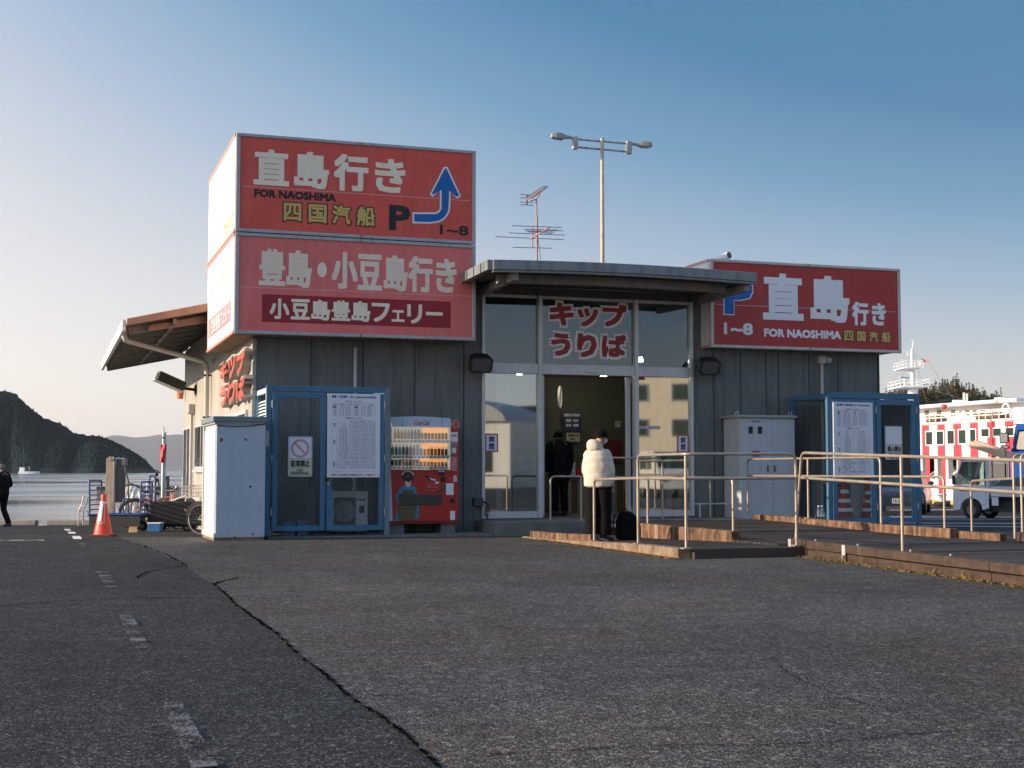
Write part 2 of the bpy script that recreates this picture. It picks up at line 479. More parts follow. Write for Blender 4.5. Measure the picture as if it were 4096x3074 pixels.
crack('asphalt_line', [(-60, 2192), (700, 2190), (1300, 2186), (2000, 2184), (2300, 2190)], 0.016, 10, 0.5)  # thin straight dark line across the ground

# worn road paint
def paint(name, col, wear):
    m = bpy.data.materials.new(name); m.use_nodes = True
    n, l = nt(m); b = n['Principled BSDF']; b.inputs['Base Color'].default_value = (*col, 1); b.inputs['Roughness'].default_value = 0.7
    tc = n.new('ShaderNodeTexCoord')
    a = n.new('ShaderNodeTexNoise'); a.inputs['Scale'].default_value = 4; a.inputs['Detail'].default_value = 2; l.new(tc.outputs['Object'], a.inputs['Vector'])
    f = n.new('ShaderNodeTexNoise'); f.inputs['Scale'].default_value = 70; f.inputs['Detail'].default_value = 3; l.new(tc.outputs['Object'], f.inputs['Vector'])
    s = n.new('ShaderNodeMath'); s.operation = 'ADD'; l.new(a.outputs[0], s.inputs[0]); l.new(f.outputs[0], s.inputs[1])
    c = n.new('ShaderNodeMapRange'); c.inputs[1].default_value = wear; c.inputs[2].default_value = wear + 0.06; l.new(s.outputs[0], c.inputs[0])
    l.new(c.outputs[0], b.inputs['Alpha'])
    return m
M_WORN, M_PAINT = paint('paint_worn', (0.13, 0.13, 0.125), 1.035), paint('paint_white', (0.75, 0.72, 0.66), 0.72)
M_WORN2 = paint('paint_half_worn', (0.55, 0.53, 0.50), 1.0)
def mark(name, px, m, up=0.012):
    # px: four photo points -> subdivided patch hugging the ground
    P = [gg(*q) for q in px]; mb = MB(); k = 8; vs = []
    for j in range(k + 1):
        for i in range(k + 1):
            a = P[0].lerp(P[1], i / k); b = P[3].lerp(P[2], i / k); q = a.lerp(b, j / k); vs.append((q.x, q.y, gz(q.x, q.y) + up))
    mb.add(vs, [(j * (k + 1) + i, j * (k + 1) + i + 1, (j + 1) * (k + 1) + i + 1, (j + 1) * (k + 1) + i) for j in range(k) for i in range(k)])
    struct(name, mb, m)
def c4(x, y): return (x / 2.371, 1500 + y / 2.371)
for q, m in ((((596, 1457), (660, 1457), (668, 1462), (605, 1462)), M_WORN2), (((605, 1469), (662, 1469), (677, 1483), (622, 1483)), M_PAINT), (((640, 1495), (708, 1495), (722, 1513), (654, 1513)), M_PAINT),
             (((678, 1536), (758, 1536), (778, 1565), (697, 1565)), M_PAINT), (((735, 1602), (806, 1602), (818, 1636), (750, 1636)), M_WORN)):
    mark('painted_dash', [c4(*p) for p in q], m)
for q in (((425, 322), (478, 322), (520, 392), (470, 392)), ((520, 505), (580, 503), (662, 662), (592, 664)), ((705, 902), (800, 898), (965, 1190), (850, 1200))):
    mark('painted_dash', [c7(*p) for p in q], M_WORN)
mark('painted_line', [c4(*p) for p in ((-60, 1574), (420, 1572), (422, 1580), (-60, 1584))], M_WORN2)
for a, b, y0, y1, w in ((3560, 4200, 2069, 2070.5, 2), (3560, 4200, 2077, 2079, 1.6), (3560, 4200, 2094, 2096, 1.6), (3560, 4200, 2104, 2111, 1.6), (3560, 3900, 2042, 2040, 1.5)):
    mark('parking_line', [(a, y0), (b, y1), (b, y1 + w), (a, y0 + w)], M_PAINT)

# quay edge blocks on the left
M_CONC = mat('concrete', (0.30, 0.28, 0.25), 0.85, var=0.18, scale=4, bump=0.3, dirt=(0.10, 0.09, 0.08))
M_CONCD = mat('concrete_dark', (0.16, 0.15, 0.14), 0.85, var=0.2, scale=4, bump=0.3)
proto = None
x = -24.0; k = 0
while x < -5.2:
    p = cw(x + 1.2, QY - 0.25); z = gz(p.x, p.y)
    if proto is None:
        mb = MB().box(-1.22, 1.22, -0.12, 0.12, 0, 0.16)
        proto = thing('quay_kerb', 'low concrete kerb block on the quay edge by the water', 'kerb', (p.x, p.y, z), -PHI, 'kerb blocks along the quay edge', local=True)
        part('block', mb, M_CONC, proto, bev=0.03); c = proto
    else:
        c = copy_tree(proto); c.location = (p.x, p.y, z)
    x += 2.72; k += 1

# sea
def water():
    m = bpy.data.materials.new('sea_water'); m.use_nodes = True
    n, l = nt(m); b = n['Principled BSDF']
    b.inputs['Base Color'].default_value = (0.035, 0.06, 0.085, 1); b.inputs['Roughness'].default_value = 0.16; b.inputs['IOR'].default_value = 1.45
    b.inputs['Specular IOR Level'].default_value = 0.9
    tc = n.new('ShaderNodeTexCoord')
    mp = n.new('ShaderNodeMapping'); mp.inputs['Rotation'].default_value = (0, 0, PHI); mp.inputs['Scale'].default_value = (0.35, 1, 1); l.new(tc.outputs['Object'], mp.inputs[0])
    a = n.new('ShaderNodeTexNoise'); a.inputs['Scale'].default_value = 1.1; a.inputs['Detail'].default_value = 5; l.new(mp.outputs[0], a.inputs['Vector'])
    c = n.new('ShaderNodeTexNoise'); c.inputs['Scale'].default_value = 0.018; c.inputs['Detail'].default_value = 3; l.new(mp.outputs[0], c.inputs['Vector'])
    mr = n.new('ShaderNodeMapRange'); mr.inputs[1].default_value = 0.42; mr.inputs[2].default_value = 0.6; mr.inputs[3].default_value = 0.10; mr.inputs[4].default_value = 0.5; l.new(c.outputs[0], mr.inputs[0])
    bp = n.new('ShaderNodeBump'); bp.inputs['Distance'].default_value = 0.25; l.new(mr.outputs[0], bp.inputs['Strength']); l.new(a.outputs[0], bp.inputs['Height'])
    l.new(bp.outputs[0], b.inputs['Normal'])
    m2 = n.new('ShaderNodeMapRange'); m2.inputs[1].default_value = 0.40; m2.inputs[2].default_value = 0.62; m2.inputs[3].default_value = 0.05; m2.inputs[4].default_value = 0.40; l.new(c.outputs[0], m2.inputs[0]); l.new(m2.outputs[0], b.inputs['Roughness'])
    return m
ZSEA = -1.5
mb = MB(); P = [cw(-14000, 20, ZSEA), cw(14000, 20, ZSEA), cw(20000, 26000, ZSEA), cw(-20000, 26000, ZSEA)]
mb.poly(P)
struct('sea', mb, water())

# wooded headland on the left
def interp(t, x):
    for (a, b), (c, d) in zip(t[:-1], t[1:]):
        if a <= x <= c: return b + (d - b) * (x - a) / (c - a)
    return t[0][1] if x < t[0][0] else t[-1][1]
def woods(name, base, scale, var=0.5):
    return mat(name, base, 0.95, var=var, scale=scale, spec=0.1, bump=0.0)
SIL = [(-900, 1640), (-500, 1580), (-250, 1555), (-60, 1568), (0, 1580), (30, 1579), (66, 1590), (74, 1606), (120, 1644), (175, 1684), (240, 1704), (300, 1742), (352, 1750), (372, 1751), (400, 1755), (440, 1766), (490, 1789), (535, 1812), (575, 1838), (600, 1862), (622, 1880), (645, 1889)]
D = 1500.0
mb = MB(); vs = []; nx, ny = 460, 96
for j in range(ny + 1):
    t = j / ny
    for i in range(nx + 1):
        px = -900 + (645 + 900) * i / nx
        X = (px - CX) / F_PX
        top = (HOR - interp(SIL, px)) / F_PX * (D + 110) + EYE
        prof = sin(min(1, t * 1.35) * pi / 2) ** 0.85 if t < 0.74 else cos((t - 0.74) / 0.26 * pi / 2)
        Y = D + 220 * (t - 0.45) + 14 * noise.noise(Vector((px * 0.012, 0, 3)))
        nse = noise.noise(Vector((px * 0.05, t * 7, 0))) * 0.035 + noise.noise(Vector((px * 0.22, t * 30, 5))) * 0.03
        h = max(ZSEA - 2, (top - ZSEA) * prof * (1 + nse * (0.35 + 0.9 * (1 - t) if t < .74 else 0.6)) + ZSEA)
        if j not in (0, ny) and h > 4: h += random.uniform(-0.8, 1.2) + (random.random() < 0.012) * 2.6
        p = cw(X * Y, Y, h if j not in (0, ny) else ZSEA - 3); vs.append(p)
mb.add(vs, [(j * (nx + 1) + i, j * (nx + 1) + i + 1, (j + 1) * (nx + 1) + i + 1, (j + 1) * (nx + 1) + i) for j in range(ny) for i in range(nx)], False)
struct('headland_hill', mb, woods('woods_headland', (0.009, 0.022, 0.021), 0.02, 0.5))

# pale mountains across the strait
FAR = [(-900, 1800), (0, 1790), (380, 1762), (420, 1746), (460, 1738), (500, 1741), (540, 1748), (590, 1746), (620, 1738), (660, 1737), (720, 1738), (780, 1741), (900, 1760), (1200, 1770), (1800, 1790), (2600, 1760), (3300, 1788), (3600, 1800), (3760, 1812), (4500, 1820)]
D = 24000.0; mb = MB(); vs = []; nx, ny = 240, 8
for j in range(ny + 1):
    t = j / ny
    for i in range(nx + 1):
        px = -900 + 5400 * i / nx
        top = (HOR - interp(FAR, px)) / F_PX * D
        Y = D + 3000 * (t - 0.6)
        h = top * sin(min(1, t / 0.6) * pi / 2) * (1 + 0.03 * noise.noise(Vector((px * 0.03, t * 5, 9)))) if t <= 0.6 else top * (1 - (t - 0.6) / 0.4)
        vs.append(cw((px - CX) / F_PX * Y, Y, max(h, ZSEA - 2) if j else ZSEA - 4))
mb.add(vs, [(j * (nx + 1) + i, j * (nx + 1) + i + 1, (j + 1) * (nx + 1) + i + 1, (j + 1) * (nx + 1) + i) for j in range(ny) for i in range(nx)], True)
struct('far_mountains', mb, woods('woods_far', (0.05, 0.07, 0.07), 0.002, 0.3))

# ------------------------------------------------------------------ terminal building
def ribbed(name, col, pitch, axis='X', streak=0.35, rough=0.55, dirt=(0.05, 0.045, 0.035)):
    m = mat(name, col, rough, var=0.14, scale=1.2, streak=streak, dirt=dirt)
    n, l = nt(m); b = n['Principled BSDF']
    tc = n.new('ShaderNodeTexCoord'); w = n.new('ShaderNodeTexWave'); w.wave_type = 'BANDS'; w.bands_direction = axis
    w.inputs['Scale'].default_value = 0.314 / pitch; l.new(tc.outputs['Object'], w.inputs['Vector'])
    bp = n.new('ShaderNodeBump'); bp.inputs['Strength'].default_value = 0.6; bp.inputs['Distance'].default_value = 0.012
    l.new(w.outputs['Fac'], bp.inputs['Height']); l.new(bp.outputs[0], b.inputs['Normal'])
    return m
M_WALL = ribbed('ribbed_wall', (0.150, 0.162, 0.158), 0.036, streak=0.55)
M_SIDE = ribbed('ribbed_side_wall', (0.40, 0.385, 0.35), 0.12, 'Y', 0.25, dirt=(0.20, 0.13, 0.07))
M_TRIM = mat('trim_grey', (0.33, 0.33, 0.31), 0.5, streak=0.3)
M_JOINT = mat('joint_dark', (0.05, 0.055, 0.055), 0.7)
M_ALU = mat('aluminium_frame', (0.58, 0.59, 0.62), 0.38, 0.35, streak=0.2, dirt=(0.2, 0.2, 0.2))
M_ALUD = mat('aluminium_dark', (0.22, 0.24, 0.26), 0.45, 0.3)  # darker aluminium for window frames
M_ROOFM = mat('roof_metal', (0.22, 0.25, 0.26), 0.5, 0.1, streak=0.35)
M_SOFF = mat('soffit', (0.11, 0.11, 0.10), 0.8, streak=0.3)
M_STEEL = mat('steel_beam', (0.24, 0.24, 0.22), 0.6, streak=0.3)
M_COPPER = mat('brown_gutter', (0.36, 0.19, 0.12), 0.6, var=0.15, streak=0.3, dirt=(0.12, 0.07, 0.05))
M_WHITE = mat('white_paint', (0.72, 0.73, 0.72), 0.45, var=0.05, streak=0.2, dirt=(0.4, 0.36, 0.3))
M_PIPE = mat('grey_pipe', (0.50, 0.49, 0.47), 0.5)
M_BLACK = mat('black_plastic', (0.015, 0.015, 0.016), 0.5)
M_GLASS = glass('window_glass', (0.80, 0.86, 0.86), 0.30)
M_GLASSU = glass('upper_glass', (0.45, 0.54, 0.57), 0.11)
M_GLASSD = mat('dark_glass', (0.03, 0.04, 0.045), 0.06, spec=0.8, var=0.1)
M_INT = mat('interior_wall', (0.30, 0.27, 0.22), 0.8)
M_INTF = mat('interior_floor', (0.16, 0.15, 0.14), 0.35)

bd = thing('terminal_building', 'long grey ribbed metal ferry ticket building with a glazed entrance and flat canopy', 'building')
part('front_wall', MB().box(0.06, 4.085, 0, 0.12, -0.2, 4.3), M_WALL, bd)
part('front_wall', MB().box(8.30, 12.36, 0, 0.12, -0.2, 4.45), M_WALL, bd)
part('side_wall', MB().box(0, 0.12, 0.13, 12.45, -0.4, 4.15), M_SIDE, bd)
part('side_wall', MB().box(12.24, 12.36, 0.125, 12.45, -0.4, 4.45), M_WALL, bd)
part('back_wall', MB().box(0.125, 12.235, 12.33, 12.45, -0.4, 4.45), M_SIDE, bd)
part('corner_trim', MB().box(-0.02, 0.055, -0.02, 0.125, -0.2, 3.36), M_TRIM, bd, bev=0.008)
part('corner_trim', MB().box(12.365, 12.40, -0.02, 0.12, -0.2, 3.4), M_JOINT, bd)
j = MB()
for u in (0.98, 1.9, 2.83, 3.74, 8.72, 9.3, 9.85, 10.12, 10.8, 11.45):
    j.box(u, u + 0.022, -0.006, -0.001, 0.0, 3.38)
part('panel_joints', j, M_JOINT, bd)
part('roof', MB().box(0.15, 12.3, 0.2, 12.6, 4.452, 4.53), M_ROOFM, bd)
part('floor', MB().box(0.125, 12.235, 0.125, 12.325, 0.14, 0.235), M_INTF, bd)
# lean-to roof over the left side
ZE = 3.86
def zr(u): return ZE + (u + 1.93) * 0.215
mb = MB(); mb.extr([(-1.93, zr(-1.93)), (0.15, zr(0.15)), (0.15, zr(0.15) + 0.05), (-1.93, zr(-1.93) + 0.05)], 1, 3.52, 14.4)
rf = part('side_roof', mb, M_SOFF, bd)
mb = MB()
for k in range(9): mb.bar((-1.85, 3.95 + k * 1.3, zr(-1.85) - 0.075), (-0.01, 3.95 + k * 1.3, zr(0) - 0.075), 0.07, 0.14)
mb.box(-1.05, -0.98, 3.6, 14.3, zr(-1.0) - 0.13, zr(-1.05) - 0.005)
part('rafters', mb, M_STEEL, rf)
part('fascia', MB().box(-2.0, -1.935, 3.5, 14.45, ZE - 0.10, ZE + 0.115), M_WHITE, rf, bev=0.006)
mb = MB(); mb.extr([(-1.92, ZE + 0.0), (-0.3, zr(-0.3)), (-0.3, zr(-0.3) + 0.16), (-1.92, ZE + 0.13)], 1, 3.42, 3.515)
part('gutter', mb, M_COPPER, rf, bev=0.01)
mb = MB(); mb.extr([(-1.5, zr(-1.5) - 0.16), (-0.3, zr(-0.3) - 0.20), (-0.3, zr(-0.3) - 0.04), (-1.5, zr(-1.5) - 0.05)], 1, 3.75, 3.82)
part('purlin', mb, M_COPPER, rf, bev=0.008)
a, b = sp(505, 1350, -1.75), None
mb = MB(); mb.tube(fillet([(-1.93, 4.4, ZE - 0.02), (-1.9, 4.4, ZE - 0.2), (-0.10, 6.35, 3.42), (-0.10, 6.35, 0.0)], 0.18), 0.055, 10)
dp_ = part('downpipe', mb, M_PIPE, bd)
mb = MB()
for z in (3.12, 2.22): mb.box(-0.17, 0.0, 6.30, 6.40, z, z + 0.035)
part('pipe_bracket', mb, M_BLACK, dp_)
# front canopy: gently arched
def arch(u): return 0.045 * (1 - ((u - 6.15) / 2.5) ** 2)
U0, U1, VF = 3.66, 8.58, -2.0
N = 16; us = [U0 + (U1 - U0) * i / N for i in range(N + 1)]
def slab(z0, z1, y0, y1, u0=U0, u1=U1):
    mb = MB(); q = [u0 + (u1 - u0) * i / N for i in range(N + 1)]
    mb.loft([[(u, y0, z0 + arch(u)), (u, y1, z0 + arch(u)), (u, y1, z1 + arch(u)), (u, y0, z1 + arch(u))] for u in q], True, False); return mb
cn = part('canopy_roof', slab(4.44, 4.50, VF + 0.05, 0.15), M_SOFF, bd)
part('canopy_fascia', slab(4.435, 4.60, VF - 0.03, VF + 0.04), M_ROOFM, cn, bev=0.008)
part('canopy_edge', slab(4.395, 4.43, VF - 0.01, VF + 0.06), M_STEEL, cn)
mb = MB()
for k in range(6):
    u = U0 + 0.05 + (U1 - U0 - 0.1) * k / 5
    mb.box(u - 0.008, u + 0.008, VF - 0.037, VF - 0.031, 4.44 + arch(u), 4.598 + arch(u))
part('fascia_joints', mb, M_STEEL, cn)
mb = MB()
for k in range(5): mb.box(U0 - 0.09 - 0.015 * k, U0 - 0.002, VF + 0.02 + k * 0.36, VF + 0.37 + k * 0.36, 4.435 - 0.012 * k, 4.60 - 0.012 * k)
part('roof_sheet_ends', mb, M_ROOFM, cn)
mb = MB()
mb.loft([[(u, -1.5, 4.28 + arch(u)), (u, -1.38, 4.28 + arch(u)), (u, -1.38, 4.43 + arch(u)), (u, -1.5, 4.43 + arch(u))] for u in [U0 + 0.25 + (U1 - U0 - 0.6) * i / N for i in range(N + 1)]], True, False)
part('canopy_beam', mb, M_STEEL, cn)
for u, d in ((4.06, 0.10), (8.42, 0.10)):
    mb = MB(); mb.loft([[(u, -1.85, 4.30), (u + d, -1.85, 4.30), (u + d, -1.85, 4.43), (u, -1.85, 4.43)], [(u, -0.0, 4.26), (u + d, -0.0, 4.26), (u + d, -0.0, 4.43), (u, -0.0, 4.43)]], True, False); part('canopy_rafter', mb, M_TRIM, cn)
part('lintel', MB().box(4.09, 8.295, 0.0, 0.12, 4.31, 4.448), M_SOFF, bd)
# glazed entrance
ent = part('entrance_frame', MB().box(4.09, 4.15, -0.03, 0.11, 0.24, 4.305).box(8.235, 8.295, -0.03, 0.11, 0.24, 4.305)
           .box(5.17, 5.245, -0.045, 0.11, 0.24, 4.305).box(7.085, 7.16, -0.045, 0.11, 0.24, 4.305), M_ALU, bd, bev=0.006)
for u0, u1 in ((4.152, 5.168), (5.247, 7.083), (7.162, 8.233)):
    part('transom', MB().box(u0, u1, -0.02, 0.10, 2.86, 3.05), M_ALU, ent, bev=0.006); part('head_rail', MB().box(u0, u1, 0.02, 0.09, 4.25, 4.305), M_ALU, ent)
part('door_sensor', MB().box(6.10, 6.36, -0.05, -0.022, 2.905, 2.95), M_WHITE, ent, bev=0.008)
for u0, u1 in ((4.152, 5.168), (7.162, 8.233)): part('bottom_rail', MB().box(u0, u1, 0.0, 0.09, 0.24, 0.36), M_ALU, ent)
for u0, u1 in ((4.152, 5.168), (5.247, 7.083), (7.162, 8.233)):
    part('upper_pane', MB().box(u0, u1, 0.045, 0.053, 3.052, 4.248), M_GLASSU, ent)
for u0, u1 in ((4.152, 5.168), (7.162, 8.233)):
    part('lower_pane', MB().box(u0, u1, 0.035, 0.043, 0.362, 2.858), M_GLASS, ent)
def leaf(u0, u1):
    st = MB()
    for a in (u0, u1 - 0.10): st.box(a, a + 0.10, 0.15, 0.19, 0.26, 2.85)
    st.box(u0 + 0.102, u1 - 0.102, 0.15, 0.19, 0.26, 0.42).box(u0 + 0.102, u1 - 0.102, 0.15, 0.19, 2.74, 2.85)
    o = part('sliding_door', st, M_ALU, ent, bev=0.004)
    part('door_pane', MB().box(u0 + 0.1025, u1 - 0.1025, 0.168, 0.173, 0.4205, 2.7395), glass('door_glass', (0.85, 0.9, 0.9), 0.10), o)
leaf(4.42, 5.345); leaf(6.97, 7.91)
# inside: hall walls and ceiling
part('hall_wall', MB().box(3.2, 9.2, 5.4, 5.5, 0.24, 4.2), M_INT, bd)
part('hall_wall', MB().box(3.1, 3.19, 3.4, 5.5, 0.24, 4.2).box(9.21, 9.3, 0.2, 5.5, 0.24, 4.2), M_INT, bd)
part('hall_ceiling', MB().box(3.2, 9.2, 0.9, 5.39, 3.06, 3.12), mat('ceiling', (0.35, 0.33, 0.30), 0.8), bd)
part('hall_partition', MB().box(6.45, 9.2, 3.2, 3.3, 0.24, 3.05), mat('partition_green', (0.075, 0.085, 0.07), 0.7), bd)
M_LAMP = emit('lamp_glow', (1.0, 0.86, 0.62), 22.0)
for q in ((2290, 1499, 1.6), (2415, 1505, 1.9), (2078, 1516, 1.4), (2560, 1448, 1.2)):
    p = wp(*q)
    part('ceiling_lamp', MB().cyl((p.x, p.y, p.z), (p.x, p.y, p.z + 0.09), 0.07, 0.05, 12), M_LAMP, bd)
# windows of the side wall
def side_window(v0, v1, z0, z1, n=2, door=False):
    f = MB().box(-0.05, 0.0, v0, v1, z1 - 0.07, z1).box(-0.05, 0.0, v0, v1, z0, z0 + 0.07)
    f.box(-0.05, 0.0, v0, v0 + 0.06, z0 + 0.07, z1 - 0.07).box(-0.05, 0.0, v1 - 0.06, v1, z0 + 0.07, z1 - 0.07)
    for i in range(1, n): m_ = v0 + (v1 - v0) * i / n; f.box(-0.045, 0.0, m_ - 0.03, m_ + 0.03, z0 + 0.07, z1 - 0.07)
    o = part('door' if door else 'window', f, M_ALU, bd, bev=0.004)
    part('pane', MB().box(-0.02, -0.005, v0 + 0.06, v1 - 0.06, z0 + 0.07, z1 - 0.07), M_GLASSD, o)
    if not door: part('sill', MB().box(-0.09, 0.0, v0 - 0.03, v1 + 0.03, z0 - 0.06, z0 - 0.002), M_ALU, o)
    else: part('handle', MB().cyl((-0.09, v0 + 0.12, 1.0), (-0.09, v0 + 0.12, 1.35), 0.012), M_STEEL, o)
side_window(0.55, 5.0, 1.15, 2.16, 4)
side_window(6.7, 9.3, 1.12, 2.16, 2)
side_window(10.4, 12.1, -0.1, 2.18, 2, True)
part('vent_hood', MB().box(-0.16, 0, 9.75, 10.1, 2.45, 2.68), M_PIPE, bd, bev=0.03)
part('conduit', MB().cyl((-0.06, 9.95, 0.2), (-0.06, 9.95, 2.46), 0.04), M_PIPE, bd)
# wires below the sign on the side wall
for k in range(3):
    mb = MB(); pts = [(-0.05 - 0.02 * k, 0.4 + 0.5 * i + 0.1 * k, 3.24 - 0.03 * k + 0.03 * sin(i * 1.9 + k)) for i in range(8)]
    part('wire', mb.tube(pts, 0.008, 5), M_WHITE, bd)
# conduits on the front
for x, y0, y1, base in ((1422, 1392, 1660, 0), (3287, 1452, 1640, 0)):
    p, q = wp(x, y0, -0.05), wp(x, y1 + 700, -0.05)
    c = part('wall_conduit', MB().cyl((p.x, p.y, p.z), (p.x, p.y, 0.1), 0.032), M_PIPE, bd)
    if base == 0 and x > 3000: part('junction_box', MB().box(p.x - 0.07, p.x + 0.07, -0.12, -0.002, p.z - 0.02, p.z + 0.13), M_PIPE, c, bev=0.01)
p = wp(3315, 1442, -0.06)
part('dome_camera', MB().ball((p.x, p.y, p.z), 0.07), M_PIPE, bd)
# concrete step in front of the entrance
part('entrance_step', MB().box(3.95, 8.85, -1.25, -0.05, -0.1, 0.225), M_CONCD, bd, bev=0.015)
part('base_kerb', MB().box(0.1, 3.93, -1.2, -0.02, -0.15, 0.028), M_CONCD, bd, bev=0.01)

# ------------------------------------------------------------------ signs
def faded_red(name, col, glossy=0.35): return mat(name, col, glossy, var=0.12, scale=1.3, streak=0.14, dirt=(col[0] * 1.1, col[1] * 2.5 + 0.05, col[2] * 2.5 + 0.05))
M_RED1 = faded_red('sign_red_upper', (0.72, 0.088, 0.060))
M_RED2 = faded_red('sign_red_lower', (0.78, 0.165, 0.145))
M_RED3 = faded_red('sign_red_right', (0.42, 0.030, 0.028))
M_CREAM = mat('sign_cream', (0.94, 0.81, 0.62), 0.5, var=0.05)
M_CREAM2 = mat('sign_pale', (0.90, 0.73, 0.58), 0.5, var=0.05)
M_SWHITE = mat('sign_white', (0.84, 0.83, 0.85), 0.5, var=0.03)
M_YEL = mat('sign_yellow', (0.66, 0.46, 0.12), 0.5, var=0.05)
M_INK = mat('sign_black', (0.015, 0.015, 0.017), 0.5)
M_BLUE = mat('sign_blue', (0.0, 0.13, 0.42), 0.45, var=0.04)
M_CRIM = mat('sign_crimson', (0.32, 0.012, 0.024), 0.45, var=0.08)
M_SIDEP = mat('sign_side_sunlit', (0.86, 0.80, 0.76), 0.5, var=0.03)  # pale because the sun's glare on the red side is put into the colour
M_SFR = mat('sign_frame', (0.42, 0.43, 0.44), 0.45, 0.1, streak=0.35, dirt=(0.12, 0.09, 0.06))
M_SFRW = mat('sign_frame_warm', (0.55, 0.52, 0.48), 0.45, 0.1, streak=0.35, dirt=(0.25, 0.16, 0.09))
M_HAIR = mat('sign_seam', (0.80, 0.42, 0.40), 0.5)

def sign_box(root, u0, u1, v0, v1, z0, z1, mred, mframe, fw=0.055, side=None, under=None):
    part('housing', MB().box(u0 + 0.02, u1 - 0.02, v0 + 0.03, v1, z0 + 0.02, z1 - 0.02), under or mframe, root)
    fr = MB()
    fr.box(u0, u1, v0 - 0.005, v0 + 0.06, z1 - fw, z1).box(u0, u1, v0 - 0.005, v0 + 0.06, z0, z0 + fw)
    fr.box(u0, u0 + fw * 1.25, v0 - 0.002, v0 + 0.06, z0 + fw, z1 - fw).box(u1 - fw * 1.1, u1, v0 - 0.002, v0 + 0.06, z0 + fw, z1 - fw)
    um = (u0 + u1) / 2 + 0.03
    fr_o = part('frame', fr, mframe, root, bev=0.008)
    part('frame_joints', MB().box(um, um + 0.014, v0 - 0.008, v0 - 0.0055, z1 - fw, z1).box(um, um + 0.014, v0 - 0.008, v0 - 0.0055, z0, z0 + fw), M_JOINT, fr_o)
    part('panel', MB().box(u0 + fw * 1.25, u1 - fw * 1.1, v0 + 0.018, v0 + 0.028, z0 + fw, z1 - fw), mred, root)
    if side:
        part('side_panel', MB().box(u0 - 0.008, u0 + 0.012, v0 + 0.07, v1 - 0.05, z0 + 0.05, z1 - 0.05), side, root)
        for za, zb in ((z1 - 0.048, z1 - 0.002), (z0 + 0.002, z0 + 0.048)): part('side_edge', MB().box(u0 - 0.02, u0 + 0.02, v0 + 0.062, v1, za, zb), mat('sign_edge_red', (0.60, 0.30, 0.24), 0.5), root)

SV = -0.60; SY = SV + 0.018 - 0.002         # panel face of the left signs
c1 = Crop(800, 500, 1.8443, SV)
su = thing('roof_sign', 'upper red box sign with a bent blue arrow and black P', 'sign', (-0.405, SV, 5.085), group='stacked red box signs on the left corner')
sign_box(su, -0.405, 3.79, SV, 3.5, 5.085, 6.755, M_RED1, M_SFR, side=M_SIDEP)
for n_, its in (('lettering', [('直', 398, 172, 658, 455), ('島', 697, 190, 952, 478), ('行', 990, 208, 1243, 497), ('き', 1292, 243, 1518, 508)]),):
    boxes_text(n_, c1, its, M_CREAM, su, SY, 0.036)
def line_text(cr, s, x0, yt, yb, x1, m, parent, y, bold=0.03, slant=0.0, grow=0.0):
    a, b = cr.p(x0, yt), cr.p(x0, yb); c = cr.p(x1, yt)
    mb = MB(); letters(mb, s, a[0] - grow, c[0] + grow, b[1] - grow, a[1] + grow, y, bold, slant)
    return part('lettering', mb, m, parent, flat=True)
line_text(c1, 'FOR NAOSHIMA', 402, 470, 530, 1005, M_INK, su, SY, 0.06)
kan = [('四', 612, 565, 755, 722), ('国', 795, 575, 942, 735), ('汽', 970, 580, 1118, 745), ('船', 1150, 592, 1300, 758)]
boxes_text('lettering', c1, kan, M_INK, su, SY, 0.065, grow=0.003)
boxes_text('lettering', c1, kan, M_YEL, su, SY - 0.005, 0.032, grow=-0.017)
boxes_text('lettering', c1, [('P', 1397, 588, 1552, 783)], M_INK, su, SY, 0.055)
line_text(c1, '1~8', 1772, 733, 808, 1982, M_INK, su, SY, 0.04)
def arrow(cr, parent, y):
    def pl(pts, m, yy):
        mb = MB(); mb.poly([(*[cr.p(*p)[0]], yy, cr.p(*p)[1]) for p in pts]); return part('arrow', mb, m, parent, flat=True)
    def outline(e):
        pts = [(1582 - e, 658 - e), (1582 - e, 713 + e)]
        pts += [(1700 + 30 * t, 716 + e - 4 * t) for t in (0, 1)]
        for k in range(9):
            t = k / 8 * pi / 2; pts.append((1722 + (113 + e) * sin(t), 604 + (109 + e) * cos(t)))
        pts += [(1838 + e, 500), (1838 + e, 486 + e * 0.3), (1896 + e * 0.2, 530 + e * 1.2), (1912 + e * 1.2, 520 + e * 0.5), (1820 + e * 0.6, 322 - e), (1808 - e * 0.6, 322 - e), (1713 - e * 1.2, 505 + e * 0.5), (1722 - e * 0.2, 516 + e * 1.2), (1784 - e, 478 + e * 0.3), (1784 - e, 600)]
        for k in range(6):
            t = k / 5 * pi / 2; pts.append((1734 + (50 - e) * cos(t), 606 + (52 - e) * sin(t)))
        return pts
    pl(outline(13), M_SWHITE, y); pl(outline(0), M_BLUE, y - 0.003)
arrow(c1, su, SY - 0.001)
def seam(cr, x0, y0, x1, y1, parent, y):
    a, b = cr.p(x0, y0), cr.p(x1, y1)
    part('panel_seam', MB().box(a[0], b[0], y - 0.0015, y + 0.001, a[1] - 0.005, a[1] + 0.005), M_HAIR, parent)
seam(c1, 316, 450, 1995, 565, su, SY + 0.001)

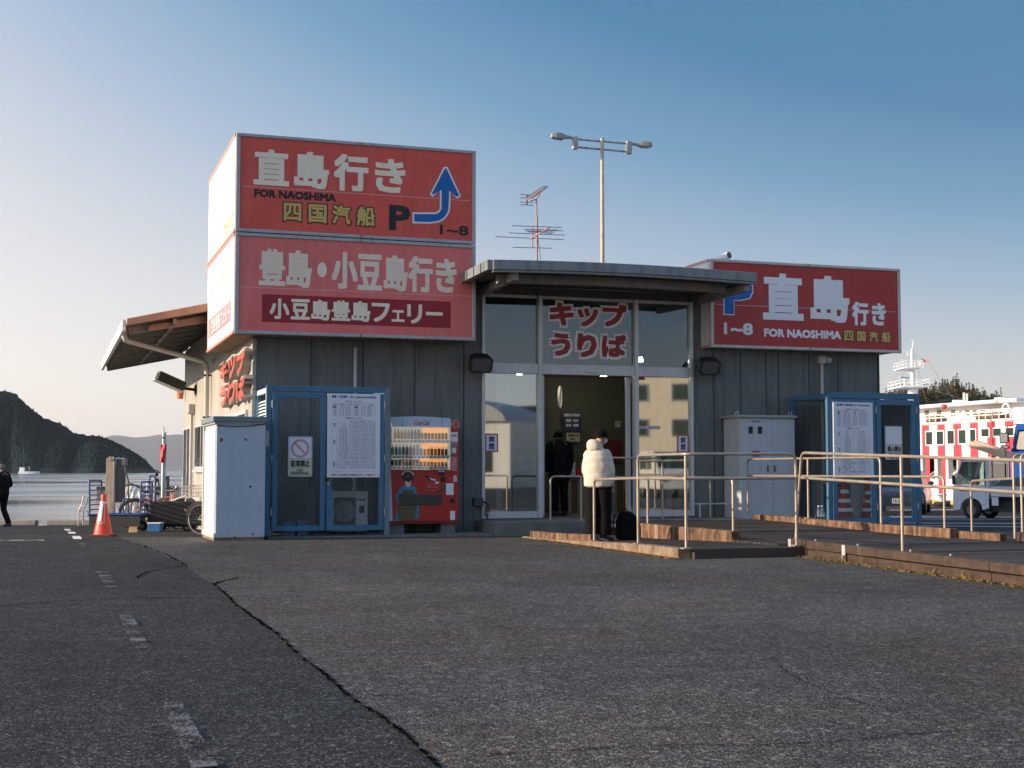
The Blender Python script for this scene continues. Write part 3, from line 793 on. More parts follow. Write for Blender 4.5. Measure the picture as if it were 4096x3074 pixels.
sl_ = thing('roof_sign', 'lower faded red box sign with a crimson strip, under the blue arrow sign', 'sign', (-0.405, SV, 3.375), group='stacked red box signs on the left corner')
M_RUST = mat('rusty_underside', (0.30, 0.22, 0.14), 0.8, var=0.5, scale=6, dirt=(0.20, 0.08, 0.03), dirt_amt=0.8)
sign_box(sl_, -0.405, 3.79, SV, 3.5, 3.375, 5.07, M_RED2, M_SFR, side=M_SIDEP, under=M_RUST)
boxes_text('lettering', c1, [('豊', 438, 910, 630, 1190), ('島', 640, 920, 825, 1205), ('小', 975, 935, 1165, 1215), ('豆', 1165, 950, 1345, 1225), ('島', 1358, 958, 1535, 1230), ('行', 1540, 965, 1720, 1240), ('き', 1740, 983, 1895, 1242)], M_CREAM2, sl_, SY, 0.034)
a = c1.p(902, 1070); mb = MB(); mb.poly([(a[0] + 0.083 * cos(2 * pi * k / 24), SY, a[1] + 0.128 * sin(2 * pi * k / 24)) for k in range(24)])
part('lettering', mb, M_CREAM2, sl_, flat=True)
seam(c1, 302, 1193, 2000, 1257, sl_, SY + 0.001)
a, b = c1.p(460, 1248), c1.p(1850, 1500)
part('crimson_strip', MB().box(a[0], b[0], SY - 0.0005, SY + 0.002, b[1], a[1]), M_CRIM, sl_)
boxes_text('lettering', c1, [('小', 515, 1278, 660, 1435), ('豆', 672, 1283, 812, 1440), ('島', 822, 1288, 962, 1445), ('豊', 972, 1293, 1110, 1448), ('島', 1120, 1298, 1258, 1455), ('フ', 1268, 1312, 1400, 1458), ('ェ', 1415, 1365, 1510, 1455), ('リ', 1530, 1322, 1640, 1468), ('ー', 1668, 1378, 1792, 1410)], M_CREAM, sl_, SY - 0.003, 0.036)
# lettering on the side faces (they face -x), paled with painted-in sun glare
M_FPINK = mat('side_pink', (0.80, 0.28, 0.34), 0.5); M_FCR = mat('side_cream', (0.80, 0.74, 0.66), 0.5)
def sidefn(u):
    return lambda p: (u + p[1], p[0], p[2])
def side_text(root, s, v0, v1, z0, z1, m, off=0.0, bold=0.03):
    mb = MB(); letters(mb, s, -v1, -v0, z0, z1, 0.0, bold, fn=lambda p: (-0.405 - 0.0095 - off + p[1], -p[0], p[2])); return part('lettering', mb, m, root, flat=True)
side_text(su, '直島行き', 0.2, 3.1, 5.95, 6.55, M_FCR)
side_text(su, '四国汽船', -0.35, 0.9, 5.22, 5.5, mat('side_yellow', (0.78, 0.74, 0.52), 0.5))
side_text(sl_, '豊島・小豆島行き', -0.3, 3.2, 4.3, 4.85, M_FCR)
part('side_strip', MB().box(-0.4165, -0.4135, -0.25, 3.2, 3.62, 3.98), M_FPINK, sl_)
side_text(sl_, '小豆島豊島フェリー', -0.15, 3.05, 3.66, 3.94, M_SIDEP, 0.006, 0.02)

# right sign
RV = -0.40; c3 = Crop(2750, 950, 2.2137, RV)
sr = thing('roof_sign', 'deep red box sign at the right end of the building with a blue P', 'sign', (8.48, RV, 3.415))
sign_box(sr, 8.48, 12.665, RV, 0.62, 3.415, 5.095, M_RED3, M_SFRW, side=M_WHITE, under=mat('sign_housing', (0.62, 0.55, 0.45), 0.6, dirt=(0.35, 0.15, 0.06)))
RY = RV + 0.016
boxes_text('lettering', c3, [('直', 668, 310, 1032, 740), ('島', 1088, 332, 1440, 760), ('行', 1460, 568, 1608, 783), ('き', 1635, 580, 1762, 783)], M_SWHITE, sr, RY, 0.038)
line_text(c3, 'FOR NAOSHIMA', 682, 805, 880, 1362, M_SWHITE, sr, RY, 0.06)
line_text(c3, '1~8', 325, 752, 858, 582, M_SWHITE, sr, RY, 0.05)
kan3 = [('四', 1385, 818, 1475, 925), ('国', 1498, 825, 1585, 930), ('汽', 1605, 828, 1695, 936), ('船', 1715, 828, 1805, 938)]
boxes_text('lettering', c3, kan3, M_INK, sr, RY, 0.065, grow=0.003)
boxes_text('lettering', c3, kan3, M_YEL, sr, RY - 0.005, 0.035, grow=-0.012)
boxes_text('lettering', c3, [('P', 318, 335, 590, 698)], M_SWHITE, sr, RY, 0.075)
boxes_text('lettering', c3, [('P', 328, 345, 580, 688)], M_BLUE, sr, RY - 0.005, 0.055)
seam(c3, 235, 592, 1845, 655, sr, RY + 0.001)

# ticket office letters stuck on the glass
c2 = Crop(1850, 1000, 2.0109, 0.045)
tk = thing('glass_lettering', 'dark red white-edged lettering on the upper glass over the open door', 'lettering', (5.3, 0.044, 3.2))
tks = [('キ', 700, 422, 893, 612), ('ッ', 922, 468, 1090, 622), ('プ', 1125, 440, 1318, 622), ('う', 712, 668, 868, 858), ('り', 920, 672, 1078, 868), ('ば', 1118, 680, 1315, 868)]
boxes_text('white_edge', c2, tks, mat('letter_white', (0.92, 0.90, 0.90), 0.5, var=0.02), tk, 0.041, 0.105, grow=0.045)
boxes_text('red_face', c2, tks, mat('letter_red', (0.34, 0.03, 0.035), 0.5), tk, 0.036, 0.055)

# neon channel letters on the side wall, standing off the wall
ne = thing('channel_letters', 'red channel letters standing off the sunny side wall below the box sign', 'sign', (-0.1, 0.2, 2.3))
M_NEON = mat('channel_red', (0.50, 0.06, 0.035), 0.5, var=0.35, scale=8, dirt=(0.45, 0.30, 0.26), dirt_amt=0.8); M_NSIDE = mat('channel_side', (0.42, 0.38, 0.34), 0.6, streak=0.3)
for row, (s, z0, z1) in enumerate((('キップ', 2.78, 3.16), ('うりば', 2.32, 2.71))):
    for k, ch in enumerate(s):
        v1 = 3.4 - k * 1.22; v0 = v1 - 1.05
        mb = MB(); letters(mb, ch, -v1, -v0, z0, z1, 0.0, 0.06, fn=lambda p: (-0.16 + p[1], -p[0], p[2]))
        o = part('letter_face', mb, M_NEON, ne, flat=True)
        mb = MB(); vs, fs, *bb = glyph(ch); mb2 = MB(); letters(mb2, ch, -v1 - 0.02, -v0 + 0.02, z0 - 0.02, z1 + 0.02, 0.0, 0.0, fn=lambda p: (-0.155, -p[0], p[2]))
        mb = MB().merge(mb2); me = bpy.data.meshes.new('letter_body'); me.from_pydata([tuple(Vector(p) - ORG[ne.name]) for p in mb.v], [], mb.f); me.materials.append(M_NSIDE)
        ob = bpy.data.objects.new('letter_body', me); COL.objects.link(ob); ob.parent = o; ORG[ob.name] = ORG[ne.name]
        sd = ob.modifiers.new('solid', 'SOLIDIFY'); sd.thickness = 0.15; sd.offset = -1 if me.polygons and me.polygons[0].normal.x < 0 else 1
part('mounting_rail', MB().box(-0.012, -0.002, -0.1, 3.5, 2.95, 2.99).box(-0.012, -0.002, -0.1, 3.5, 2.5, 2.54), M_NSIDE, ne)

# ------------------------------------------------------------------ things along the front wall
M_CAGE = mat('cage_blue', (0.055, 0.165, 0.27), 0.5, var=0.12, streak=0.2, dirt=(0.10, 0.10, 0.10))
M_CAGE2 = mat('cage_post_grey', (0.16, 0.22, 0.25), 0.5, streak=0.3)
M_MESH = mat('expanded_metal', (0.20, 0.24, 0.25), 0.5, 0.3)
def diamond(u0, u1, z0, z1, y, ox, pitch=0.052, k=2.0, w=0.0045):
    """expanded metal: crossed strands clipped to a rectangle; ox('x' plane or 'y' plane)"""
    mb = MB()
    for sgn in (1, -1):
        c = -((z1 - z0) / k + 0.1)
        while c < (u1 - u0) + (z1 - z0) / k + 0.1:
            # line: a = c + sgn*(t)/k along z
            p = []
            za, zb = 0.0, z1 - z0
            a0 = c if sgn > 0 else c; 
            t0, t1 = 0.0, zb
            # clip a in [0, W]
            W = u1 - u0
            f = lambda t: c + sgn * t / k
            if sgn > 0: lo, hi = max(0, (0 - c) * k), min(zb, (W - c) * k)
            else: lo, hi = max(0, (c - W) * k), min(zb, c * k)
            if hi - lo > 0.01:
                A, B = (u0 + f(lo), z0 + lo), (u0 + f(hi), z0 + hi)
                if ox == 'y': mb.bar((A[0], y, A[1]), (B[0], y, B[1]), w, 0.002 if sgn > 0 else 0.0024, up=(0, 1, 0))
                else: mb.bar((y, A[0], A[1]), (y, B[0], B[1]), w, 0.002 if sgn > 0 else 0.0024, up=(1, 0, 0))
            c += pitch
    return mb
def frame4(u0, u1, z0, z1, y0, y1, w):
    return MB().box(u0, u0 + w, y0, y1, z0, z1).box(u1 - w, u1, y0, y1, z0, z1).box(u0 + w, u1 - w, y0, y1, z0, z0 + w).box(u0 + w, u1 - w, y0, y1, z1 - w, z1)
def eachpart(name, boxes, m, parent, bev=0.0):
    for b in boxes: part(name, MB().box(*b), m, parent, bev=bev)

# --- left cage
CV = -1.15
cg = thing('equipment_cage', 'blue steel mesh cage with two doors beside the white locker', 'cage', (0.07, CV, 0.03))
eachpart('post', [(0.06, 0.135, CV, CV + 0.07, 0.03, 2.485), (0.06, 0.13, -0.09, -0.02, 0.03, 2.44)], M_CAGE, cg, 0.005)
part('post', MB().box(2.035, 2.125, CV, CV + 0.08, 0.03, 2.47), M_CAGE2, cg, bev=0.005, label='grey right post')
part('top_beam', MB().box(0.137, 2.033, CV - 0.002, CV + 0.06, 2.395, 2.483), M_CAGE, cg, bev=0.005)
part('top_beam', MB().box(0.062, 0.128, CV + 0.072, -0.092, 2.37, 2.45), M_WHITE, cg, label='pale side beam')
part('top_beam', MB().box(2.045, 2.115, CV + 0.082, -0.02, 2.38, 2.45), M_CAGE, cg)
lv = MB().box(0.07, 0.12, CV + 0.12, -0.10, 0.10, 0.16).box(0.07, 0.12, CV + 0.12, -0.10, 2.25, 2.32)
part('louvre_frame', frame4(0, 1, 0, 1, 0, 1, 0.01) if False else MB().box(0.07, 0.125, CV + 0.072, CV + 0.16, 0.10, 2.365), M_WHITE, cg)
lv = MB()
for k in range(40):
    z = 0.16 + k * 0.053; lv.add([(0.075, CV + 0.165, z), (0.075, -0.095, z), (0.115, -0.095, z + 0.034), (0.115, CV + 0.165, z + 0.034), (0.075, CV + 0.165, z + 0.006), (0.075, -0.095, z + 0.006), (0.115, -0.095, z + 0.040), (0.115, CV + 0.165, z + 0.040)],
           [(0, 1, 2, 3), (7, 6, 5, 4), (0, 4, 5, 1), (1, 5, 6, 2), (2, 6, 7, 3), (3, 7, 4, 0)])
part('louvre', lv, M_WHITE, cg)
c6 = Crop(750, 1450, 2.213, CV - 0.01)
def door_mesh(cgo, u0, u1, z0, z1, yv, label=None, w=0.085, midbar=None):
    f = frame4(u0, u1, z0, z1, yv - 0.012, yv + 0.04, w)
    d = part('mesh_door', f, M_CAGE, cgo, bev=0.004)
    part('mesh', diamond(u0 + w, u1 - w, z0 + w, z1 - w, yv + 0.015, 'y'), M_MESH, d)
    for z in (z0 + 0.25, (z0 + z1) / 2, z1 - 0.25):
        part('hinge', MB().cyl((u0 - 0.012 if u0 < 1 or u0 > 10.8 and u0 < 11 else u1 + 0.012, yv - 0.015, z), (u0 - 0.012 if u0 < 1 or u0 > 10.8 and u0 < 11 else u1 + 0.012, yv - 0.015, z + 0.12), 0.010, n=8), M_PIPE, d)
    return d
d1 = door_mesh(cg, 0.165, 1.035, 0.115, 2.375, CV)
d2 = door_mesh(cg, 1.06, 2.02, 0.115, 2.375, CV)
part('latch', MB().box(1.02, 1.09, CV - 0.05, CV - 0.013, 0.93, 0.985), M_BLACK, d2, bev=0.006)
part('padlock', MB().box(1.06, 1.10, CV - 0.055, CV - 0.03, 0.86, 0.92).tube(fillet([(1.066, CV - 0.043, 0.92), (1.066, CV - 0.043, 0.955), (1.094, CV - 0.043, 0.955), (1.094, CV - 0.043, 0.92)], 0.012), 0.005, 6), mat('brass', (0.45, 0.33, 0.16), 0.35, 0.8), d2)
part('latch', MB().box(0.055, 0.10, CV - 0.03, CV - 0.003, 1.49, 1.75), M_PIPE, cg, bev=0.006)
# inside walls of the cage stay open; the ribbed wall shows through

def outdoor_unit(label, u0, u1, v0, v1, z0, z1, brand=True, group=None):
    t = thing('air_conditioner', label, 'air conditioner', (u0, v0, z0), group=group)
    m = mat('unit_grey', (0.42, 0.44, 0.44), 0.5, streak=0.2)
    b = part('casing', MB().box(u0, u1, v0, v1, z0 + 0.05, z1), m, t, bev=0.012)
    eachpart('foot', [(u0 + 0.08, u0 + 0.2, v0, v1, z0, z0 + 0.048), (u1 - 0.2, u1 - 0.08, v0, v1, z0, z0 + 0.048)], M_BLACK, t)
    W, Hh = u1 - u0, z1 - z0 - 0.05
    part('grille_panel', MB().box(u0 + 0.04, u0 + W * 0.66, v0 - 0.012, v0 - 0.001, z0 + 0.10, z1 - 0.10), mat('unit_dark', (0.045, 0.05, 0.05), 0.6), t)
    g = MB(); cx_, cz_ = u0 + 0.04 + (W * 0.66 - 0.04) / 2, z0 + 0.05 + Hh / 2; rr = min(W * 0.27, Hh * 0.40)
    for k in range(1, 9): g.tube([(cx_ + rr * k / 8 * cos(2 * pi * i / 28), v0 - 0.02, cz_ + rr * k / 8 * sin(2 * pi * i / 28)) for i in range(28)], 0.004, 4, closed=True)
    for k in range(8): g.bar((cx_, v0 - 0.022, cz_), (cx_ + rr * cos(pi * k / 4), v0 - 0.022, cz_ + rr * sin(pi * k / 4)), 0.006, 0.004)
    part('fan_guard', g, m, t)
    rib = MB()
    for k in range(3): rib.box(u0 + 0.02, u1 - 0.02, v0 - 0.008, v0 - 0.001, z1 - 0.03 - k * 0.022, z1 - 0.018 - k * 0.022)
    part('top_grooves', rib, m, t)
    if brand:
        mb = MB(); letters(mb, 'Panasonic', u0 + W * 0.71, u0 + W * 0.93, z1 - 0.155, z1 - 0.115, v0 - 0.003, 0.03); part('lettering', mb, M_INK, t, flat=True)
        part('label_plate', MB().box(u0 + W * 0.76, u0 + W * 0.90, v0 - 0.006, v0 - 0.001, z1 - 0.36, z1 - 0.24), M_INK, t)
        part('service_cover', MB().box(u0 + W * 0.76, u0 + W * 0.92, v0 - 0.012, v0 - 0.001, z0 + 0.16, z0 + 0.34), m, t, bev=0.004)
    return t
a, b = wp(1326, 1967, -0.75), wp(1471, 2100, -0.75)
outdoor_unit('grey outdoor air conditioner behind the mesh of the left cage door', a.x, b.x, -0.75, -0.42, 0.03, a.z)
t = thing('air_conditioner', 'dim air conditioner deep in the left half of the blue cage', 'air conditioner', (0.25, -0.6, 0.03))
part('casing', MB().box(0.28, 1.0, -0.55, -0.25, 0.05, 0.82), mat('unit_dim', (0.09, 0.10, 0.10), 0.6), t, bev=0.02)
g = MB()
for k in range(1, 6): g.tube([(0.58 + 0.05 * k * cos(2 * pi * i / 24), -0.565, 0.44 + 0.05 * k * sin(2 * pi * i / 24)) for i in range(24)], 0.005, 4, closed=True)
part('fan_guard', g, mat('unit_dark', (0.045, 0.05, 0.05), 0.6), t)
for (x0, x1, y0), lb in (((1134, 1180, 2091), 'small blue box on the cage floor, the left and lower of two'), ((1190, 1232, 2086), 'small blue box on the cage floor, the right and taller of two')):
    a, b = wp(x0, y0, -0.95), wp(x1, y0, -0.95)
    solo('storage_box', MB().box(a.x, b.x, -0.95, -0.75, 0.029, a.z).box(a.x - 0.008, b.x + 0.008, -0.958, -0.742, a.z - 0.03, a.z - 0.002 + 0.004), mat('box_blue', (0.07, 0.14, 0.22), 0.6), lb, 'box', (a.x, -0.95, 0.029), group='blue boxes in the cage')

# --- timetable boards
M_PAPER = mat('board_white', (0.74, 0.75, 0.80), 0.5, var=0.02)
M_TXT = mat('board_ink', (0.04, 0.06, 0.17), 0.6); M_TXTG = mat('board_grey', (0.12, 0.13, 0.17), 0.6); M_TXTR = mat('board_red', (0.50, 0.05, 0.05), 0.6)
def board(root, u0, u1, z0, z1, y, title, sub1, t1, sub2, t2, foot, vlab):
    """t1, t2: (rows, column fractions); drawn in board fractions (0..1 down from the top)"""
    part('panel', MB().box(u0, u1, y, y + 0.02, z0, z1), M_PAPER, root, bev=0.003)
    W, Hh = u1 - u0, z1 - z0
    X = lambda f: u0 + f * W
    Z = lambda f: z1 - f * Hh
    yy = y - 0.0015
    ink, grey, grid, red = MB(), MB(), MB(), MB()
    def tx(mb, s, x0, x1, f0, f1, b=0.02):
        if s: letters(mb, s, X(x0), X(x1), Z(f1), Z(f0), yy, b, res=1, step=0.0001)
    tx(ink, title, *{0: (0.08, 0.92)}[0], 0.018, 0.056, 0.03)
    tx(grey, sub1, 0.34, 0.66, 0.083, 0.102); tx(grey, sub2, 0.34, 0.66, t2['top'] - 0.034, t2['top'] - 0.013)
    for t in (t1, t2):
        n = len(t['rows']); h = (t['bot'] - t['top']) / n; cs = t['cols']
        for i in range(n + 1):
            z = Z(t['top'] + h * i); xs = cs[0] if i in (0, n) or not t.get('vl') else cs[1]
            grid.box(X(xs), X(cs[-1]), yy, yy + 0.001, z - 0.0009, z + 0.0009)
        for c in cs: grid.box(X(c) - 0.0009, X(c) + 0.0009, yy - 0.0006, yy + 0.0004, Z(t['bot']), Z(t['top']))
        for i, row in enumerate(t['rows']):
            for k, s in enumerate(row):
                if not s: continue
                c0, c1_ = cs[k + (1 if t.get('vl') else 0)], cs[k + (1 if t.get('vl') else 0) + 1]
                wid = min((c1_ - c0) * 0.86, 0.032 * len(s) + 0.03) if len(s) < 14 else (cs[-1] - cs[1]) * 0.92
                mid_ = (c0 + c1_) / 2 if len(s) < 14 else (cs[1] + cs[-1]) / 2
                tx(ink, s, mid_ - wid / 2, mid_ + wid / 2, t['top'] + h * (i + 0.2), t['top'] + h * (i + 0.8), 0.0)
    for s, f, x in vlab:
        for k, ch in enumerate(s): tx(ink, ch, x - 0.018, x + 0.018, f + k * 0.027, f + k * 0.027 + 0.022, 0.03)
    tx(red, foot, 0.07, 0.93, 0.955, 0.983, 0.02)
    part('lettering', ink, M_TXT, root, flat=True); part('subtitle', grey, M_TXTG, root, flat=True)
    part('table_grid', grid, M_TXTG, root); part('red_lettering', red, M_TXTR, root, flat=True)
a, b = c6.bx(1238, 275, 1700, 1020)[0::2], None
u0, u1, z0, z1 = c6.bx(1238, 277, 1700, 1022)
bz = wp(750 + 1238 / 2.213, 1450 + 1020 / 2.213, CV - 0.02).z
tb = thing('timetable_board', 'white ferry timetable board with many fare rows on the left cage', 'notice board', (u0, CV - 0.035, bz))
fares = ['290円', '1,050円', '1,060円'], ['150円', '530円', '530円'], ['3,050円', '3,880円', '5,750円'], ['4,870円', '5,960円', '7,600円'], ['5,490円', '6,740円', '8,750円'], ['6,780円', '7,620円', '10,170円'], ['7,650円', '8,800円', '11,740円'], ['8,570円', '9,980円', '13,260円'], ['9,380円', '10,980円', '14,820円'], ['10,300円', '12,340円', '16,500円'], ['11,280円', '13,490円', '18,110円'], ['12,380円', '14,820円', '19,980円'], ['1,020円', '1,300円', '2,000円']
names = ['大人', '小人', '3M未満', '4M未満', '5M未満', '6M未満', '7M未満', '8M未満', '9M未満', '10M未満', '11M未満', '12M未満', '1M増す毎に']
rows2 = [['', '家浦行', '唐櫃行', '土庄行']] + [[nme, *f] for nme, f in zip(names, fares)] + [['※上記、車両運賃には運転者を含みます。別途旅客運賃が必要です。', '', '', '']] + [['750cc以上', '1,460円', '1,460円', '1,840円'], ['750cc未満', '1,080円', '1,080円', '1,380円'], ['原付125cc以下', '730円', '730円', '910円'], ['自転車', '370円', '370円', '460円'], ['', '', '', '']]
board(tb, u0, u1, bz, z1, CV - 0.035, '豊島・小豆島行　(For Teshima Shoudoshima)', '時刻表 (Timetable)',
      dict(top=0.115, bot=0.265, cols=[0.09, 0.175, 0.50, 0.58, 0.90], rows=[['便', '小型客船　宇野発', '便', 'フェリー　宇野発'], ['1', '06:40', '1', '06:40'], ['2', '12:05', '2', '11:10'], ['3', '13:25', '3', '15:25'], ['4', '17:20', '4', '19:30']]),
      '運賃表 (Fare table)', dict(top=0.315, bot=0.928, vl=True, cols=[0.09, 0.175, 0.415, 0.58, 0.745, 0.905], rows=rows2), 'お車のお客様は車検証を持って窓口へ！',
      [('旅客', 0.35, 0.132), ('車両', 0.55, 0.132), ('二輪車', 0.80, 0.132)])
# no-parking sign
c6b = Crop(750, 1450, 2.213, CV - 0.03)
def plate_sign(root, u0, u1, z0, z1, y, r=0.02):
    pts = []
    for cx_, cz_, a0 in ((u1 - r, z1 - r, 0), (u0 + r, z1 - r, pi / 2), (u0 + r, z0 + r, pi), (u1 - r, z0 + r, 1.5 * pi)):
        for k in range(5): t = a0 + pi / 2 * k / 4; pts.append((cx_ + r * cos(t), cz_ + r * sin(t)))
    part('plate', MB().plate(pts, y, 0.006), M_PAPER, root)
def rim(root, u0, u1, z0, z1, y, w=0.004, zs=()):
    mb = frame4(u0, u1, z0, z1, y - 0.0012, y, w)
    for z in zs: mb.box(u0 + w, u1 - w, y - 0.0012, y, z - w / 2, z + w / 2)
    part('border', mb, M_TXT, root)
u0, u1, z0, z1 = c6b.bx(893, 657, 1103, 1012)
ns = thing('no_parking_sign', 'white rounded plate with a faded red ring reading no parking, on the cage door', 'sign', (u0, CV - 0.03, z0))
plate_sign(ns, u0, u1, z0, z1, CV - 0.03)
zz1, zz2 = c6b.p(900, 853)[1], c6b.p(900, 935)[1]
part('yellow_band', MB().box(u0 + 0.012, u1 - 0.012, CV - 0.032, CV - 0.0305, zz2, zz1).box(u0 + 0.012, u1 - 0.012, CV - 0.0321, CV - 0.0305, z0 + 0.012, zz2 - 0.004), mat('pale_yellow', (0.60, 0.60, 0.42), 0.5), ns)
rim(ns, u0 + 0.01, u1 - 0.01, z0 + 0.01, z1 - 0.01, CV - 0.0325, 0.004, (zz1, zz2))
cx_, cz_ = c6b.p(997, 762); ring = MB(); R1, R0 = 0.152, 0.115
ring.add([(cx_ + rr * cos(2 * pi * k / 40), CV - 0.034, cz_ + rr * sin(2 * pi * k / 40)) for k in range(40) for rr in (R0, R1)], [(2 * k, 2 * k + 1, (2 * k + 3) % 80, (2 * k + 2) % 80) for k in range(40)])
ring.bar((cx_ - R0 * 0.74, CV - 0.0345, cz_ + R0 * 0.74), (cx_ + R0 * 0.74, CV - 0.0345, cz_ - R0 * 0.74), 0.034, 0.0015, up=(0, 1, 0))
part('faded_ring', ring, mat('faded_ring', (0.62, 0.30, 0.30), 0.5, var=0.2), ns, flat=True)
boxes_text('lettering', c6b, [('駐車禁止', 915, 866, 1082, 926), ('NO', 970, 944, 1022, 967), ('PARKING', 918, 968, 1072, 996)], M_INK, ns, CV - 0.034, 0.03)

# --- white locker
a = gg(860, 2166); lz = gz(a.x, a.y)
lk = thing('steel_locker', 'dented white steel storage locker with rust spots on the asphalt beside the cage', 'locker', (a.x, a.y, lz), R(1.0), local=True)
def spotted(name):
    m = mat(name, (0.40, 0.47, 0.55), 0.42, var=0.06, streak=0.25, dirt=(0.34, 0.33, 0.31)); n, l = nt(m); b = n['Principled BSDF']  # white paint turned blue-grey: its shade is put into the base colour
    src = b.inputs['Base Color'].links[0].from_socket
    tc = n.new('ShaderNodeTexCoord'); v = n.new('ShaderNodeTexNoise'); v.inputs['Scale'].default_value = 5.5; v.inputs['Detail'].default_value = 3; l.new(tc.outputs['Object'], v.inputs['Vector'])
    r = n.new('ShaderNodeMapRange'); r.inputs[1].default_value = 0.685; r.inputs[2].default_value = 0.72; l.new(v.outputs[0], r.inputs[0])
    mx = n.new('ShaderNodeMix'); mx.data_type = 'RGBA'; l.new(r.outputs[0], mx.inputs[0]); l.new(src, mx.inputs[6]); mx.inputs[7].default_value = (0.13, 0.06, 0.03, 1); l.new(mx.outputs[2], b.inputs['Base Color'])
    return m
M_LOCK = spotted('locker_shaded_white')
b_ = gg(1040, 2160); c_ = gg(803, 2138)
LW = (b_ - a).length * 1.0; LD = 1.45; LH = 1.83
print('locker', LW, (c_ - a).length, lz)
part('body', MB().box(0.0, LW, 0.0, LD, 0.05, LH), M_LOCK, lk, bev=0.012)
part('base_plinth', MB().box(-0.015, LW * 0.98, 0.02, LD, 0.0, 0.048), mat('rust_edge', (0.24, 0.15, 0.09), 0.8, var=0.4), lk)
part('roof', MB().box(-0.06, LW + 0.03, -0.03, LD + 0.05, LH + 0.03, LH + 0.12), mat('locker_lid', (0.14, 0.21, 0.23), 0.5, streak=0.4, dirt=(0.3, 0.15, 0.08)), lk, bev=0.012)
part('roof_lip', MB().box(-0.03, LW + 0.012, -0.012, LD + 0.02, LH + 0.002, LH + 0.029), M_TRIM, lk)
part('shutter', MB().box(-0.012, -0.001, 0.06, LD - 0.10, 0.13, LH - 0.08), M_WHITE, lk, bev=0.004)
part('shutter_rail', MB().box(-0.03, -0.001, LD - 0.095, LD, 0.05, LH), M_PIPE, lk)
part('bottom_rail', MB().box(-0.03, -0.001, 0.0, LD - 0.1, 0.05, 0.125), M_WHITE, lk, bev=0.004)
rp = MB()
for k in range(40):
    t = k / 39; rp.add([], [])
part('rope', MB().tube([(-0.01 + (LW + 0.02) * t, -0.012, LH - 0.02 - 0.03 * sin(pi * t) + 0.03 * t) for t in [i / 20 for i in range(21)]], 0.007, 6), M_BLACK, lk)
st = MB()
for x, z, w, h in ((0.535, 0.845, 0.055, 0.03), (0.50, 1.0, 0.02, 0.012), (0.56, 0.98, 0.025, 0.01), (0.42, 0.80, 0.05, 0.008), (0.33, 0.84, 0.015, 0.012), (0.66, 0.77, 0.02, 0.008), (0.74, 0.79, 0.02, 0.008), (0.51, 1.33, 0.03, 0.008), (0.3, 1.24, 0.015, 0.01), (0.12, 0.26, 0.012, 0.012), (0.69, 0.23, 0.014, 0.014), (0.10, 0.15, 0.012, 0.012)):
    st.poly([(x + w * random.uniform(0.4, 0.6) * cos(2 * pi * k / 7), -0.0015, z + h * random.uniform(0.35, 0.65) * sin(2 * pi * k / 7)) for k in range(7)])
part('rust_spots', st, mat('rust', (0.10, 0.05, 0.03), 0.9, var=0.4, scale=20), lk, flat=True)

# --- vending machine
VV = -0.80; c7v = Crop(1500, 1600, 3.018, VV)
a, b = wp(1545, 2090, VV), wp(1834, 2089, VV)
vu0, vu1, vz0, vz1 = a.x - 0.01, b.x, 0.235, 2.0
vm = thing('vending_machine', 'red drinks vending machine with white header against the grey front wall', 'vending machine', (vu0, VV, 0.03))
M_VRED = mat('vending_red', (0.42, 0.022, 0.014), 0.35, var=0.05); M_VDRED = mat('vending_side_red', (0.16, 0.012, 0.010), 0.4)
M_LBL = mat('header_white', (0.48, 0.55, 0.66), 0.4, var=0.03)
def zc(x, y): return c7v.p(x, y)[1]
def uc(x, y=900): return c7v.p(x, y)[0]
part('cabinet', MB().box(vu0, vu1, VV + 0.03, -0.12, vz0, vz1 - 0.04), M_VDRED, vm, bev=0.01)
zwt, zwb = zc(200, 325), zc(200, 842)             # window top and bottom
uw0, uw1 = uc(188), uc(905)
part('front_panel', MB().box(vu0 + 0.045, vu1, VV, VV + 0.029, vz0, zwb - 0.002), M_VRED, vm, bev=0.006)
part('front_panel', MB().box(uw1 + 0.012, vu1, VV, VV + 0.029, zwb, zc(912, 250)), M_VRED, vm, bev=0.006)
zt = zc(210, 205)
pts = [(uc(198) + 0.004, zwt)] + [(uc(198) + (uc(912) - uc(198)) * t, zt - 0.005 - 0.012 * sin(pi * t) * 0 + 0.02 * sin(pi * t) - 0.01 * t) for t in [i / 10 for i in range(11)]] + [(uc(912), zwt)]
part('header', MB().plate(pts, VV - 0.015, 0.045), M_LBL, vm)
eachpart('header_seam', [(uc(325) - 0.003, uc(325) + 0.003, VV - 0.0175, VV - 0.0155, zwt + 0.01, zt - 0.012), (uc(806) - 0.003, uc(806) + 0.003, VV - 0.0175, VV - 0.0155, zwt + 0.01, zt - 0.012)], M_INK, vm)
mb = MB(); letters(mb, 'Coca-Cola', uc(462), uc(650), zc(462, 305), zc(462, 248), VV - 0.0165, 0.02, 0.25); part('lettering', mb, mat('logo_red', (0.45, 0.06, 0.06), 0.4), vm, flat=True)
pts = [c7v.p(*q) for q in ((165, 215), (205, 205), (196, 330), (186, 700), (188, 850), (212, 1463), (160, 1463), (180, 900), (172, 420))]
part('white_sweep', MB().plate(pts, VV - 0.012, 0.01), M_LBL, vm)
